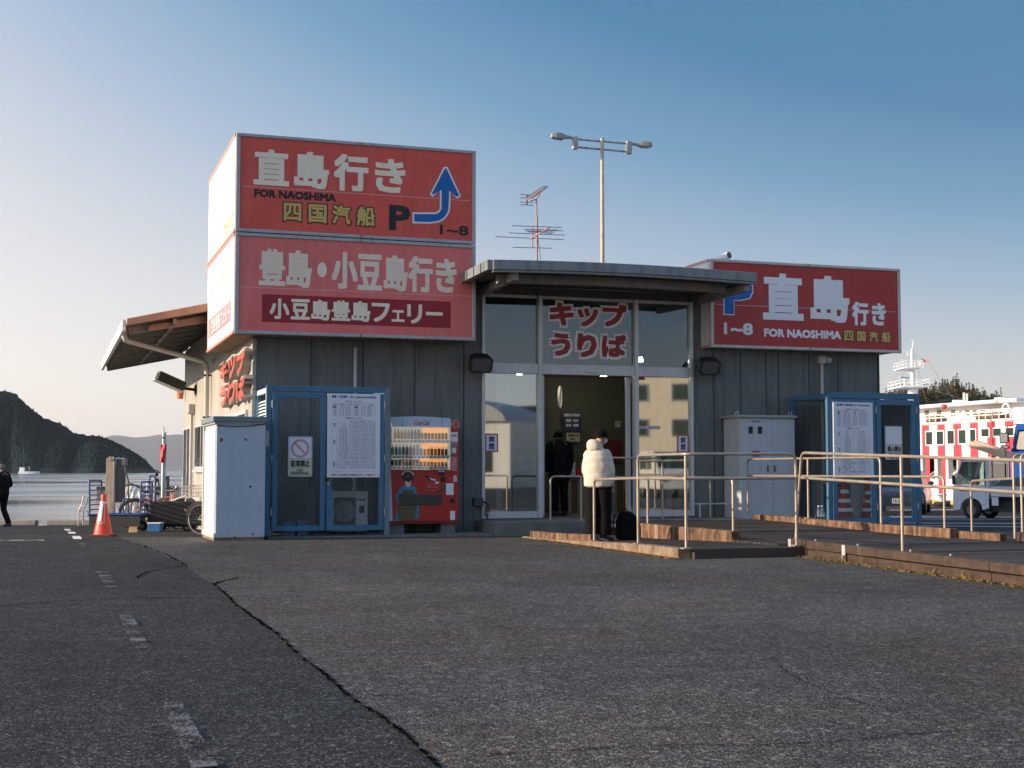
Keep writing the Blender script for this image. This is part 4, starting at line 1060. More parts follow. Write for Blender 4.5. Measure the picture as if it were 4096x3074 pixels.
# display window
part('window_back', MB().box(uw0 + 0.02, uw1 - 0.005, VV + 0.02, VV + 0.0295, zwb, zwt), emit('display_back', (0.55, 0.50, 0.42), 0.15), vm)
part('window_frame', MB().box(uw1 - 0.004, uw1 + 0.011, VV - 0.01, VV + 0.029, zwb, zwt), M_LBL, vm)
hot = [(uc(575), uc(880), zc(575, 475), zc(575, 340)), (uc(565), uc(875), zc(565, 668), zc(565, 530)), (uc(545), uc(870), zc(545, 800), zc(545, 712))]
M_HOT = emit('display_orange', (0.80, 0.34, 0.10), 0.40)
for h in hot: part('hot_drinks_card', MB().box(h[0], h[1], VV + 0.014, VV + 0.0185, h[2], h[3]), M_HOT, vm)
DR = [mat('drink_%s' % n_, c_, 0.3, var=0.35, scale=25) for n_, c_ in (('brown', (0.10, 0.03, 0.012)), ('green', (0.05, 0.16, 0.07)), ('blue', (0.03, 0.12, 0.40)), ('orange', (0.52, 0.20, 0.05)), ('white', (0.55, 0.56, 0.55)), ('dark', (0.03, 0.03, 0.03)), ('amber', (0.38, 0.22, 0.08)), ('cyan', (0.06, 0.35, 0.60)), ('red', (0.42, 0.04, 0.03)), ('lilac', (0.35, 0.28, 0.42)))]
DN = ['brown', 'green', 'blue', 'orange', 'white', 'dark', 'amber', 'cyan', 'red', 'lilac']
rows_ = [(470, 340, 'brown brown orange amber lilac blue blue dark amber blue blue amber amber dark dark brown'.split(), 235), (665, 525, 'green green cyan green red white blue cyan cyan orange orange amber orange dark brown dark'.split(), 210), (795, 710, 'brown green green amber orange red brown blue amber amber amber orange amber orange blue amber'.split(), 210)]
bot_cache = {}
for yb, yt, seq, x0 in rows_:
    n_ = len(seq)
    for k, cn_ in enumerate(seq):
        xx = x0 + (855 - x0) * k / (n_ - 1); u = uc(xx); z0_ = zc(xx, yb + xx * 0.012); tall = (zc(xx, yt) - zc(xx, yb)) * (0.93 if k < 8 else 0.60)
        tall *= random.uniform(0.9, 1.0); rr = 0.026
        key = (cn_, round(tall, 2))
        mb = MB(); yv = VV - 0.014
        if k < 8 and yb < 700:
            prof = [(0.85, 0), (1, 0.04), (1, 0.55), (0.85, 0.66), (0.45, 0.84), (0.42, 1.0)]
        else: prof = [(0.8, 0), (1, 0.05), (1, 0.9), (0.8, 1.0)]
        mb.loft([[(u + rr * f * cos(2 * pi * i / 10), yv + rr * f * sin(2 * pi * i / 10) * 0.8, z0_ + 0.003 + tall * g_) for i in range(10)] for f, g_ in prof])
        part('display_bottle', mb, DR[DN.index(cn_)], vm)
for yb in (478, 668, 798):
    z1_ = zc(190, yb + 4)
    s_ = part('shelf', MB().box(uw0 + 0.02, uw1 - 0.02, VV - 0.045, VV + 0.0135, zc(190, yb + 36), z1_), M_SWHITE, vm, bev=0.004)
    for k in range(14):
        u = uw0 + 0.06 + (uw1 - uw0 - 0.12) * k / 13
        part('button', MB().box(u - 0.016, u + 0.016, VV - 0.05, VV - 0.0455, zc(190, yb + 30), zc(190, yb + 18)), M_INK, s_)
part('window_pane', MB().box(uw0 + 0.01, uw1 - 0.005, VV - 0.058, VV - 0.054, zwb - 0.01, zwt), glass('vend_glass', (0.92, 0.95, 0.97), 0.06), vm)
# illustration seen from behind: woman in a kimono, printed on the front
VF_ = VV - 0.0015
def decal(name, pts, m, lay=0): 
    mb = MB(); mb.poly([(c7v.p(*q)[0], VF_ - 0.0006 * lay, c7v.p(*q)[1]) for q in pts]); return part(name, mb, m, vm, flat=True)
M_TEAL = mat('print_teal', (0.015, 0.22, 0.34), 0.4, var=0.03); M_OBI = mat('print_olive', (0.085, 0.075, 0.03), 0.4, var=0.05); M_SKIN = mat('print_skin', (0.60, 0.48, 0.42), 0.4)
decal('printed_kimono', [(385, 1030), (440, 1030), (490, 1060), (508, 1145), (500, 1260), (525, 1270), (532, 1435), (480, 1440), (300, 1462), (236, 1465), (275, 1290), (256, 1160), (290, 1075), (345, 1045)], M_TEAL, 1)
decal('printed_sash', [(310, 1145), (330, 1100), (385, 1088), (450, 1095), (478, 1145), (480, 1260), (505, 1270), (478, 1440), (290, 1462), (272, 1340), (275, 1270), (290, 1260)], M_OBI, 2)
lt = MB()
for i in range(5):
    for j in range(4):
        x_, y_ = 302 + i * 42 + (j % 2) * 21, 1300 + j * 44
        if 285 < x_ < 490: lt.poly([(c7v.p(x_ + 15 * cos(2 * pi * k / 8), y_)[0], VF_ - 0.0018, c7v.p(x_, y_ + 17 * sin(2 * pi * k / 8))[1]) for k in range(8)])
part('printed_pattern', lt, mat('print_olive_light', (0.16, 0.14, 0.06), 0.4), vm, flat=True)
decal('printed_neck', [(372, 960), (428, 960), (432, 1030), (402, 1062), (365, 1030)], M_SKIN, 2)
decal('printed_hair', [(345, 870), (380, 855), (425, 858), (455, 875), (468, 910), (462, 960), (430, 975), (405, 1000), (385, 985), (350, 968), (328, 965), (322, 920)], M_INK, 3)
for k in range(11):
    t = pi * (0.05 + 0.9 * k / 10); x_, y_ = 396 - 66 * cos(t), 912 - 50 * sin(t)
    decal('printed_flower', [(x_ + 8 * cos(2 * pi * i / 6), y_ + 8 * sin(2 * pi * i / 6)) for i in range(6)], M_SWHITE, 4)
decal('printed_comb', [(370, 915), (418, 915), (410, 932), (380, 932)], mat('logo_red', (0.45, 0.06, 0.06), 0.4), 4)
sw = MB()
for cx_, cy_, r_ in ((690, 1040, 52), (700, 1075, 60), (650, 1050, 22), (780, 895, 36), (920, 955, 34)):
    sw.tube([(c7v.p(cx_ + r_ * cos(2 * pi * i / 20), cy_ + r_ * 0.35 * sin(2 * pi * i / 20))[0], VF_ - 0.001, c7v.p(cx_, cy_ + r_ * 0.35 * sin(2 * pi * i / 20))[1]) for i in range(20)], 0.0028, 4, closed=True)
part('printed_ripples', sw, mat('print_pink', (0.50, 0.30, 0.28), 0.4), vm)
decal('printed_fish', [(595, 880), (612, 905), (650, 930), (700, 950), (738, 965), (728, 985), (690, 975), (650, 970), (615, 935)], M_INK, 2)
decal('printed_fish_patch', [(650, 940), (700, 955), (735, 967), (725, 980), (680, 965)], M_SWHITE, 3)
decal('printed_leaf', [(770, 1110), (790, 1070), (830, 1020), (860, 1010), (860, 1080), (820, 1110), (785, 1120)], M_OBI, 2)
pt = c7v.bx(285, 1145, 800, 1270)
part('delivery_flap', MB().box(pt[0], pt[1], VV - 0.016, VV - 0.001, pt[2], pt[3]), mat('flap_dark', (0.03, 0.045, 0.05), 0.3), vm, bev=0.008)
pt = c7v.bx(905, 1190, 962, 1245); part('coin_return', MB().box(pt[0], pt[1], VV - 0.012, VV - 0.001, pt[2], pt[3]), M_BLACK, vm, bev=0.006)
pt = c7v.bx(760, 872, 838, 915); part('note_slot', MB().box(pt[0], pt[1], VV - 0.012, VV - 0.001, pt[2], pt[3]), M_BLACK, vm, bev=0.004)
pt = c7v.bx(790, 930, 850, 985); part('coin_slot', MB().box(pt[0], pt[1], VV - 0.010, VV - 0.001, pt[2], pt[3]), M_BLACK, vm, bev=0.004)
pt = c7v.bx(945, 915, 988, 992); part('lock', MB().box(pt[0], pt[1], VV - 0.014, VV - 0.001, pt[2], pt[3]), M_PIPE, vm, bev=0.01)
for q, m in (((912, 390, 998, 508), M_PAPER), ((912, 512, 998, 555), mat('sticker_red', (0.5, 0.2, 0.2), 0.5)), ((920, 560, 982, 657), mat('sticker_green', (0.10, 0.36, 0.25), 0.5)), ((925, 690, 987, 858), mat('sticker_pink', (0.55, 0.25, 0.25), 0.5, var=0.3, scale=20)), ((857, 1008, 948, 1148), M_PAPER), ((908, 1342, 965, 1450), M_PAPER), ((765, 857, 836, 870), M_PAPER), ((725, 990, 772, 1012), M_PAPER)):
    pt = c7v.bx(*q); part('sticker', MB().box(pt[0], pt[1], VV - 0.003, VV - 0.0005, pt[2], pt[3]), m, vm)
pt = c7v.bx(928, 580, 976, 640); part('sticker', MB().box(pt[0], pt[1], VV - 0.0045, VV - 0.0032, pt[2], pt[3]), M_PAPER, vm)
mb = MB(); pt = c7v.bx(918, 418, 992, 446); letters(mb, '1本無料', pt[0], pt[1], pt[2], pt[3], VV - 0.0035, 0.02); part('lettering', mb, M_TXTR, vm, flat=True)
cx_, cz_ = c7v.p(970, 297); rd = 0.072
part('round_badge', MB().cyl((cx_, VV - 0.03, cz_), (cx_, VV - 0.001, cz_), rd, n=28), mat('badge_pink', (0.62, 0.36, 0.33), 0.4), vm)
part('badge_face', MB().cyl((cx_, VV - 0.033, cz_), (cx_, VV - 0.0305, cz_), rd * 0.83, n=28), mat('badge_red', (0.34, 0.04, 0.035), 0.4), vm)
g = MB(); g.tube([(cx_ + 0.034 * cos(t), VV - 0.034, cz_ + 0.034 * sin(t)) for t in [R(130) + R(280) * i / 18 for i in range(19)]], 0.005, 5); g.bar((cx_, VV - 0.035, cz_ + 0.045), (cx_, VV - 0.035, cz_), 0.01, 0.002)
part('badge_mark', g, mat('badge_pink', (0.62, 0.36, 0.33), 0.4), vm)
eachpart('foot_block', [(vu0 + 0.03, vu0 + 0.33, VV + 0.03, -0.15, 0.028, 0.232), (vu1 - 0.30, vu1 - 0.05, VV + 0.03, -0.15, 0.028, 0.232)], M_CONCD, vm)
part('bottom_ledge', MB().box(vu0, vu1 - 0.02, VV - 0.02, VV + 0.02, 0.195, 0.233), M_VDRED, vm)

# --- wall floodlights, meter box, camera on the sign
def flood(label, x, y, v, grp='black floodlights beside the entrance', yaw=0.0):
    p = wp(x, y, v)
    t = thing('floodlight', label, 'floodlight', (p.x, p.y, p.z), yaw, grp, local=True)
    rings = []
    for f, s_, dz in ((0.0, 0.62, 0.03), (0.10, 0.85, 0.02), (0.26, 1.0, 0.0)):
        w_, h_ = 0.22 * s_, 0.15 * s_; cc = 0.05
        pts = [(-w_, -h_ + cc), (-w_ + cc, -h_), (w_ - cc, -h_), (w_, -h_ + cc), (w_, h_ - cc), (w_ - cc, h_), (-w_ + cc, h_), (-w_, h_ - cc)]
        rings.append([(q[0], -f * 0.75 - q[1] * 0.35, q[1] * 0.92 - f * 0.45 + 0.06 + dz) for q in pts])
    part('housing', MB().loft(rings, True, False), M_BLACK, t, bev=0.008)
    r = rings[-1]; c = sum((Vector(q) for q in r), Vector()) / 8; nrm = (Vector(r[2]) - Vector(r[1])).cross(Vector(r[5]) - Vector(r[2])).normalized()
    if nrm.y > 0: nrm = -nrm
    part('lens', MB().loft([[tuple(c + (Vector(q) - c) * 0.80 + nrm * 0.004) for q in r], [tuple(c + (Vector(q) - c) * 0.78 + nrm * 0.006) for q in r]], True, False), mat('lens_grey', (0.10, 0.10, 0.10), 0.15), t)
    part('bracket', MB().box(-0.04, 0.04, -0.02, 0.16, -0.05, 0.12), M_BLACK, t)
    return t
flood('black floodlight by the left door jamb, nearer the box signs', 1912, 1452, -0.12)
flood('black floodlight by the right door jamb, under the right sign', 2822, 1464, -0.12)
# floodlight on the side wall
p = sp(775, 1560, -0.05)
t = thing('floodlight', 'dark tilted floodlight on an arm at the sunny side wall', 'floodlight', (-0.05, p.y, p.z))
A, B = sp(768, 1567, -0.02), sp(688, 1535, -0.02)
part('arm', MB().cyl((-0.02, p.y, p.z), (-0.30, p.y, p.z + 0.03), 0.035).cyl((-0.03, p.y, p.z), (-0.001, p.y, p.z), 0.12, n=16), M_BLACK, t)
mb = MB(); d_ = Vector((-0.62, -0.1, 0.26))
mb.bar(Vector((-0.28, p.y, p.z + 0.06)), Vector((-0.28, p.y, p.z + 0.06)) + d_, 0.30, 0.22)
part('housing', mb, mat('flood_green', (0.04, 0.045, 0.035), 0.5), t, bev=0.03)
mb = MB(); o_ = Vector((-0.05, 0, -0.125)); mb.bar(Vector((-0.26, p.y, p.z + 0.06)) + o_, Vector((-0.28, p.y, p.z + 0.06)) + d_ * 1.06 + o_, 0.34, 0.022)
part('lens', mb, M_WHITE, t, bev=0.005)
q = sp(734, 1580, -0.05)
solo('alarm_lamp', MB().cyl((-0.12, 12.3, q.z - 0.1), (-0.12, 12.3, q.z + 0.1), 0.07, 0.09).box(-0.2, -0.001, 12.28, 12.32, q.z + 0.1, q.z + 0.12), mat('lamp_orange', (0.70, 0.16, 0.04), 0.4), 'small orange lamp below the tilted floodlight on the far corner of the side wall', 'lamp', (-0.1, 12.3, q.z - 0.1))
p = wp(2890, 1026, 0.05)
t = thing('security_camera', 'white security camera on top of the right red sign', 'camera', (p.x, 0.05, 5.095))
A, B = Vector((p.x - 0.10, 0.14, 5.16)), Vector((p.x + 0.03, -0.16, 5.22))
part('body', MB().tube([A, A.lerp(B, 0.1), B.lerp(A, 0.05), B], [0.045, 0.065, 0.072, 0.07], 14), M_WHITE, t)
part('lens', MB().cyl(B, B + (B - A).normalized() * 0.012, 0.065, n=14), mat('lens_grey', (0.10, 0.10, 0.10), 0.15), t)
part('mount', MB().cyl((p.x - 0.10, 0.12, 5.096), (p.x - 0.08, 0.10, 5.18), 0.03), M_WHITE, t)
p = wp(1922, 2012, -0.1)
t = thing('outlet_box', 'small dark electric outlet box with cables at the left foot of the entrance', 'outlet box', (p.x, -0.1, p.z))
part('box', MB().box(p.x - 0.12, p.x + 0.05, -0.11, -0.002, p.z - 0.06, p.z + 0.09), mat('meter_dark', (0.06, 0.065, 0.07), 0.5), t, bev=0.01)
for k in range(3): part('cable', MB().tube([(p.x + 0.06 - 0.02 * k, -0.10, p.z + 0.03), (p.x + 0.15 - 0.03 * k, -0.14, p.z - 0.02), (p.x + 0.13 - 0.03 * k, -0.13, p.z - 0.2), (p.x + 0.11 + 0.02 * k, -0.14, 0.20)], 0.009, 6), M_BLACK, t)

# --- right: electrical cabinet, cage, board, sign, cones
BV = -0.72
a, b = wp(2961, 1671, BV), wp(3184, 2074, BV)
ez1 = a.z
ec = thing('electrical_cabinet', 'tall white electrical cabinet with two dark meter windows left of the right cage', 'cabinet', (a.x, BV, 0.2))
cx0, cx1 = a.x, b.x; cm = wp(3090, 1800, BV).x
part('body', MB().box(cx0, cx1, BV + 0.02, -0.05, 0.14, ez1), mat('cabinet_white', (0.46, 0.50, 0.53), 0.45, var=0.04, streak=0.2, dirt=(0.30, 0.28, 0.25)), ec, bev=0.006)
M_CABW = mat('cabinet_white', (0.56, 0.57, 0.56), 0.45)
for q0, q1 in ((cx0 + 0.005, cm - 0.003), (cm + 0.003, cx1 - 0.005)): part('door', MB().box(q0, q1, BV, BV + 0.0195, 0.16, ez1 - 0.012), M_CABW, ec, bev=0.004)
part('roof', MB().box(cx0 - 0.06, cx1 + 0.03, BV - 0.05, -0.02, ez1 + 0.001, ez1 + 0.05), mat('cabinet_roof', (0.32, 0.34, 0.33), 0.5), ec, bev=0.006)
for x in (2947, 3161):
    q = wp(x, 1658, BV + 0.3); part('lifting_eye', MB().tube([(q.x + 0.035 * cos(2 * pi * i / 16), BV + 0.3, ez1 + 0.087 + 0.035 * sin(2 * pi * i / 16)) for i in range(16)], 0.010, 6, closed=True), M_PIPE, ec)
for x0, x1 in ((2994, 3011), (3031, 3048)):
    q0, q1 = wp(x0, 1707, BV), wp(x1, 1736, BV); part('meter_window', MB().box(q0.x, q1.x, BV - 0.006, BV - 0.001, q1.z, q0.z), M_INK, ec)
for x in (3070.5, 3098):
    q0, q1 = wp(x - 2.5, 1862, BV), wp(x + 2.5, 1890, BV); part('handle', MB().box(q0.x, q1.x, BV - 0.02, BV - 0.001, q1.z, q0.z), mat('handle_dark', (0.06, 0.07, 0.08), 0.4, 0.4), ec, bev=0.004)
q0, q1 = wp(3009, 1804, BV), wp(3038.5, 1827, BV); part('red_label', MB().box(q0.x, q1.x, BV - 0.004, BV - 0.001, q1.z, q0.z), mat('label_red', (0.36, 0.05, 0.04), 0.5), ec)
q0, q1 = wp(3005, 1683, BV), wp(3038, 1690, BV); mb = MB(); letters(mb, '引込計器盤', q0.x, q1.x, q1.z, q0.z, BV - 0.002, 0.02); part('lettering', mb, M_TXT, ec, flat=True)
# low bench rail left of the cabinet
a = wp(2780, 2016, -0.3); b = wp(2945, 2014, -0.3)
solo('low_rail', MB().bar((a.x, -0.3, a.z), (b.x, -0.3, a.z), 0.03, 0.025).bar((a.x + 0.1, -0.3, a.z), (a.x + 0.1, -0.3, 0.22), 0.025, 0.025, up=(0, 1, 0)).bar((b.x - 0.1, -0.3, a.z), (b.x - 0.1, -0.3, 0.22), 0.025, 0.025, up=(0, 1, 0)), M_PIPE, 'low pale rail against the wall left of the electrical cabinet', 'rail', (a.x, -0.3, 0.22))
KV = -1.38
cr_ = thing('equipment_cage', 'blue steel mesh cage at the right end of the building beside the electrical cabinet', 'cage', (10.4, KV, 0.04))
eachpart('post', [(10.36, 10.445, KV, KV + 0.07, 0.04, 2.55), (12.29, 12.37, KV, KV + 0.07, 0.04, 2.55), (10.37, 10.44, -0.09, -0.02, 0.04, 2.5)], M_CAGE, cr_, 0.005)
part('top_beam', MB().box(10.447, 12.288, KV - 0.002, KV + 0.06, 2.44, 2.555), M_CAGE, cr_, bev=0.005)
part('top_beam', MB().box(10.375, 10.435, KV + 0.072, -0.092, 2.45, 2.53), M_CAGE, cr_, bev=0.005)
part('side_mesh', diamond(KV + 0.07, -0.09, 0.15, 2.45, 10.40, 'x'), M_MESH, cr_)
part('bottom_beam', MB().box(10.375, 10.435, KV + 0.072, -0.092, 0.08, 0.15), M_CAGE, cr_)
door_mesh(cr_, 10.455, 11.385, 0.12, 2.425, KV, w=0.10)
door_mesh(cr_, 11.405, 12.275, 0.12, 2.425, KV, w=0.10)
part('side_sheet', MB().box(12.325, 12.335, KV + 0.26, -0.03, 0.98, 2.44), mat('dark_sheet', (0.05, 0.06, 0.065), 0.6), cr_)
part('side_mesh', diamond(KV + 0.07, KV + 0.26, 0.98, 2.44, 12.33, 'x'), M_MESH, cr_)
part('roof_mesh', MB().box(10.45, 12.28, KV + 0.08, -0.1, 2.43, 2.436), mat('mesh_roof', (0.10, 0.12, 0.13), 0.6), cr_)
cR = Crop(3100, 1500, 2.553, KV - 0.03)
u0, u1, z0, z1 = cR.bx(592, 278, 1008, 1052)
bz = wp(3100 + 605 / 2.553, 1500 + 1053 / 2.553, KV - 0.03).z
tb = thing('timetable_board', 'white timetable board with two-column fares on the right cage behind the handrails', 'notice board', (u0, KV - 0.035, bz))
t2r = [['大人', '300円'], ['小人', '150円'], ['団体', '570円'], ['3M未満', '1,530円'], ['4M未満', '1,960円'], ['5M未満', '2,520円'], ['6M未満', '3,200円'], ['7M未満', '3,090円'], ['8M未満', '3,430円'], ['9M未満', '3,880円'], ['10M未満', '4,360円'], ['11M未満', '4,730円'], ['12M未満', '5,150円'], ['1M増す毎に', '430円'], ['※上記、車両運賃には運転者を含みます。別途旅客運賃が必要です。', ''], ['自動二輪車', '570円'], ['原動機付自転車', '440円'], ['自転車', '310円'], ['※上記、旅客運賃が別途必要です。', '']]
board(tb, u0, u1, bz, z1, KV - 0.035, '直島行(宮浦)(For Naoshima)', '時刻表 (Timetable)',
      dict(top=0.10, bot=0.335, cols=[0.09, 0.175, 0.50, 0.58, 0.90], rows=[['便', '宇野発', '便', '宇野発'], ['1', '06:10', '8', '14:25'], ['2', '06:30', '9', '15:30'], ['3', '07:20', '10', '16:30'], ['4', '08:22', '11', '17:05'], ['5', '09:22', '12', '18:53'], ['6', '11:00', '13', '20:25'], ['7', '12:15', '', '']]),
      '運賃表 (Fare table)', dict(top=0.375, bot=0.935, vl=True, cols=[0.09, 0.175, 0.50, 0.905], rows=t2r), 'お車のお客様は車検証を持って窓口へ！', [('旅客', 0.40, 0.132), ('車両', 0.60, 0.132), ('二輪車', 0.845, 0.132)])
u0, u1, z0, z1 = cR.bx(1122, 524, 1303, 868)
ns = thing('no_entry_sign', 'white rounded plate, blank above and lettered do not enter, on the right cage door', 'sign', (u0, KV - 0.03, z0))
plate_sign(ns, u0, u1, z0, z1, KV - 0.03)
zz1, zz2 = cR.p(1130, 712)[1], cR.p(1130, 795)[1]
part('yellow_band', MB().box(u0 + 0.012, u1 - 0.012, KV - 0.032, KV - 0.0305, zz2, zz1), mat('pale_band', (0.58, 0.60, 0.52), 0.5), ns)
rim(ns, u0 + 0.01, u1 - 0.01, z0 + 0.01, z1 - 0.01, KV - 0.0325, 0.004, (zz1, zz2))
boxes_text('lettering', cR, [('進入禁止', 1148, 726, 1290, 784), ('DO NOT', 1160, 800, 1282, 824), ('ENTER', 1172, 834, 1272, 858)], M_INK, ns, KV - 0.034, 0.03)

M_ORANGE = mat('cone_orange', (0.72, 0.055, 0.025), 0.45, var=0.08); M_CONEB = mat('cone_base', (0.13, 0.03, 0.02), 0.7)
M_REFL = mat('cone_white', (0.75, 0.75, 0.75), 0.4)
M_CONER = mat('cone_shaded_red', (0.30, 0.025, 0.018), 0.6, var=0.2)  # darker copy of the cone red, with the cage's shade put into the colour
def cone(label, p, h=0.72, bands=True, grp=None, tilt=None):
    t = thing('traffic_cone', label, 'traffic cone', p, 0.2, grp, local=True)
    s_ = h / 0.72
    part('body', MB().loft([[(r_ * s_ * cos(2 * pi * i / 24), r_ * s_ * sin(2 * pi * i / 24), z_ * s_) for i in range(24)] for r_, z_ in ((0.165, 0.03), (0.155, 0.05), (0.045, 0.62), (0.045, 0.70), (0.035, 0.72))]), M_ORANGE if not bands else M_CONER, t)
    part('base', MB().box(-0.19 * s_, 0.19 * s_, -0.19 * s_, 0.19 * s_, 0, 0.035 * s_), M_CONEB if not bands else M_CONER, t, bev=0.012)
    if bands:
        for z_ in (0.22, 0.36, 0.50):
            rr = lambda z: 0.155 + (0.045 - 0.155) * (z - 0.05) / 0.57 + 0.003
            part('reflective_band', MB().loft([[(rr(q) * s_ * cos(2 * pi * i / 24), rr(q) * s_ * sin(2 * pi * i / 24), q * s_) for i in range(24)] for q in (z_, z_ + 0.055)], False), M_REFL, t)
    return t
p = wp(3100 + 712 / 2.553, 1500 + 1470 / 2.553, KV + 0.45)
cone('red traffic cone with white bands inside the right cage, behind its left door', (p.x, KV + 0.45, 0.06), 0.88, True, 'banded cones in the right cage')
p = wp(3100 + 965 / 2.553, 2060, KV + 0.75)
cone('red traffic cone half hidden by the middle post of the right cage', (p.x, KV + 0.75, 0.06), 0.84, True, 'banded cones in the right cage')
outdoor_unit('dim outdoor air conditioner inside the right cage behind the traffic cones', 10.75, 11.7, -0.5, -0.12, 0.05, 0.95, False)
outdoor_unit('grey outdoor air conditioner beside the two water bottles by the electrical cabinet', 9.62 + 0.55, 10.33 + 0.0, -0.55, -0.2, 0.05, 0.92, False) if False else None
M_PET = glass('pet_bottle', (0.75, 0.85, 0.9), 0.25)
for x, lb in ((3275, 'clear water bottle by the right cage, the left of two'), (3288, 'clear water bottle by the right cage, the right of two')):
    p = gp(x, 2086, 0.12)
    p = wp(x, 2086, -1.5)
    t = thing('water_bottle', lb, 'bottle', (p.x, p.y, p.z - 0.02), 0, 'water bottles by the cage', local=True)
    part('body', MB().loft([[(r_ * cos(2 * pi * i / 14), r_ * sin(2 * pi * i / 14), z_) for i in range(14)] for r_, z_ in ((0.045, 0), (0.05, 0.02), (0.05, 0.20), (0.02, 0.27), (0.016, 0.285))]), M_PET, t)
    part('cap', MB().cyl((0, 0, 0.286), (0, 0, 0.305), 0.018), M_SWHITE, t)

# ------------------------------------------------------------------ ramp, kerbs and handrails
M_DECK = mat('deck_boards', (0.075, 0.062, 0.050), 0.75, var=0.95, scale=1.0, stretch=(0.15, 4.5, 1), spec=0.15)
n, l = nt(M_DECK); b = n['Principled BSDF']
tc = n.new('ShaderNodeTexCoord'); w = n.new('ShaderNodeTexWave'); w.wave_type = 'BANDS'; w.bands_direction = 'Y'; w.inputs['Scale'].default_value = 0.314 / 0.12; w.inputs['Distortion'].default_value = 0.4
l.new(tc.outputs['Object'], w.inputs['Vector']); bp = n.new('ShaderNodeBump'); bp.inputs['Strength'].default_value = 0.8; bp.inputs['Distance'].default_value = 0.03
l.new(w.outputs['Fac'], bp.inputs['Height']); l.new(bp.outputs[0], b.inputs['Normal'])
gapr = n.new('ShaderNodeMapRange'); gapr.inputs[1].default_value = 0.02; gapr.inputs[2].default_value = 0.30; gapr.inputs[3].default_value = 0.15; gapr.inputs[4].default_value = 1.0; l.new(w.outputs['Fac'], gapr.inputs[0])
gsc = n.new('ShaderNodeVectorMath'); gsc.operation = 'SCALE'; l.new(b.inputs['Base Color'].links[0].from_socket, gsc.inputs[0]); l.new(gapr.outputs[0], gsc.inputs['Scale']); l.new(gsc.outputs[0], b.inputs['Base Color'])
def timber(name, col, dirt, axis_scale=(9, 0.8, 9)):
    return mat(name, col, 0.8, var=0.45, scale=3.0, bump=0.5, bscale=22, stretch=axis_scale, dirt=dirt, dirt_amt=0.6)
M_TIMB = mat('timber_kerb', (0.11, 0.058, 0.032), 0.85, var=0.75, scale=7, bump=0.6, bscale=25, dirt=(0.40, 0.26, 0.15), dirt_amt=0.7)
M_TIMB2 = timber('timber_beam', (0.052, 0.032, 0.021), (0.13, 0.075, 0.045))
M_LEDGE = mat('ledge_concrete', (0.24, 0.17, 0.11), 0.9, var=0.45, scale=6, bump=0.6, dirt=(0.07, 0.038, 0.02), dirt_amt=0.8)
M_TUBE = mat('rail_steel', (0.40, 0.33, 0.26), 0.42, 0.45, var=0.12, scale=8)
def zdk(u, v):
    if u < 5.72: return 0.015 + 0.115 * smooth((-2.2 - v) / 5.6 * 0.999)
    return 0.14 + 0.075 * smooth((v + 6.5) / 5.0)
def deck(name, u0, u1, v0, v1, nv=12, edge=None):
    mb = MB(); nu = 4; ua = u0
    for j in range(nv + 1):
        for i in range(nu + 1):
            v = v0 + (v1 - v0) * j / nv; u0 = edge(v) if edge else ua; u = u0 + (u1 - u0) * i / nu; mb.v.append((u, v, zdk((ua + u1) / 2, v)))
    k = len(mb.v); mb.v += [(p[0], p[1], p[2] - 0.06) for p in mb.v[:]]
    q = nu + 1
    for j in range(nv):
        for i in range(nu):
            a = j * q + i; mb.f.append((a, a + 1, a + 1 + q, a + q)); mb.f.append((k + a, k + a + q, k + a + 1 + q, k + a + 1))
    for j in range(nv): mb.f += [(j * q, j * q + q, k + j * q + q, k + j * q), (j * q + nu, j * q + nu + k, j * q + nu + q + k, j * q + nu + q)]
    for i in range(nu): mb.f += [(i, k + i, k + i + 1, i + 1), (nv * q + i, nv * q + i + 1, k + nv * q + i + 1, k + nv * q + i)]
    mb.sm = [False] * len(mb.f)
    return mb
rp_ = thing('access_ramp', 'dark planked access ramp with timber kerbs turning in front of the ticket office', 'ramp', (6.0, -7.0, 0))
part('deck', deck('d', 4.32, 5.718, -8.0, -2.2), M_DECK, rp_)
part('deck', deck('d', 5.722, 8.96, -6.6, -1.26), M_DECK, rp_)
part('deck', deck('d', 5.722, 12.6, -7.66, -6.604), M_DECK, rp_)
part('deck', deck('d', 6.0, 12.6, -18.0, -7.664, 12, lambda v: 5.97 + (v + 7.7) * 0.085 + 0.03), M_DECK, rp_)
def wedge(u0, u1, v0, v1, zf, z0):
    return MB().loft([[(u0, v, z0), (u1, v, z0), (u1, v, zf(v)), (u0, v, zf(v))] for v in [v0 + (v1 - v0) * i / 10 for i in range(11)]], True, False)
part('ledge', wedge(4.13, 4.315, -8.02, -2.1, lambda v: 0.02 + 0.115 * smooth((-2.2 - v) / 5.6), -0.1), M_LEDGE, rp_, bev=0.012)
part('landing_edge', MB().box(4.32, 5.95, -8.10, -8.004, -0.05, 0.128), mat('dark_timber', (0.055, 0.042, 0.032), 0.7), rp_, bev=0.008)
part('kerb_beam', wedge(4.20, 4.33, -4.95, -2.3, lambda v: zdk(5, v) + 0.10, 0.0), M_TIMB, rp_, bev=0.012)
eachpart('kerb_beam', [(5.70, 5.83, -6.45, -5.05, 0.03, 0.262), (5.705, 5.83, -5.04, -3.3, 0.03, 0.258)], M_TIMB, rp_, 0.012)
eachpart('kerb_beam', [(8.87, 9.0, -2.9, -1.26, 0.1, 0.305), (8.875, 9.0, -5.0, -2.91, 0.1, 0.285), (8.87, 9.0, -7.0, -5.01, 0.1, 0.275), (9.01, 9.13, -7.9, -6.2, 0.0, 0.24)], M_TIMB, rp_, 0.012)
p = gp(4066, 2166, 0.14); part('kerb_beam', MB().box(p.x, p.x + 0.14, p.y - 3, p.y, 0.141, 0.26), M_TIMB2, rp_, bev=0.01)
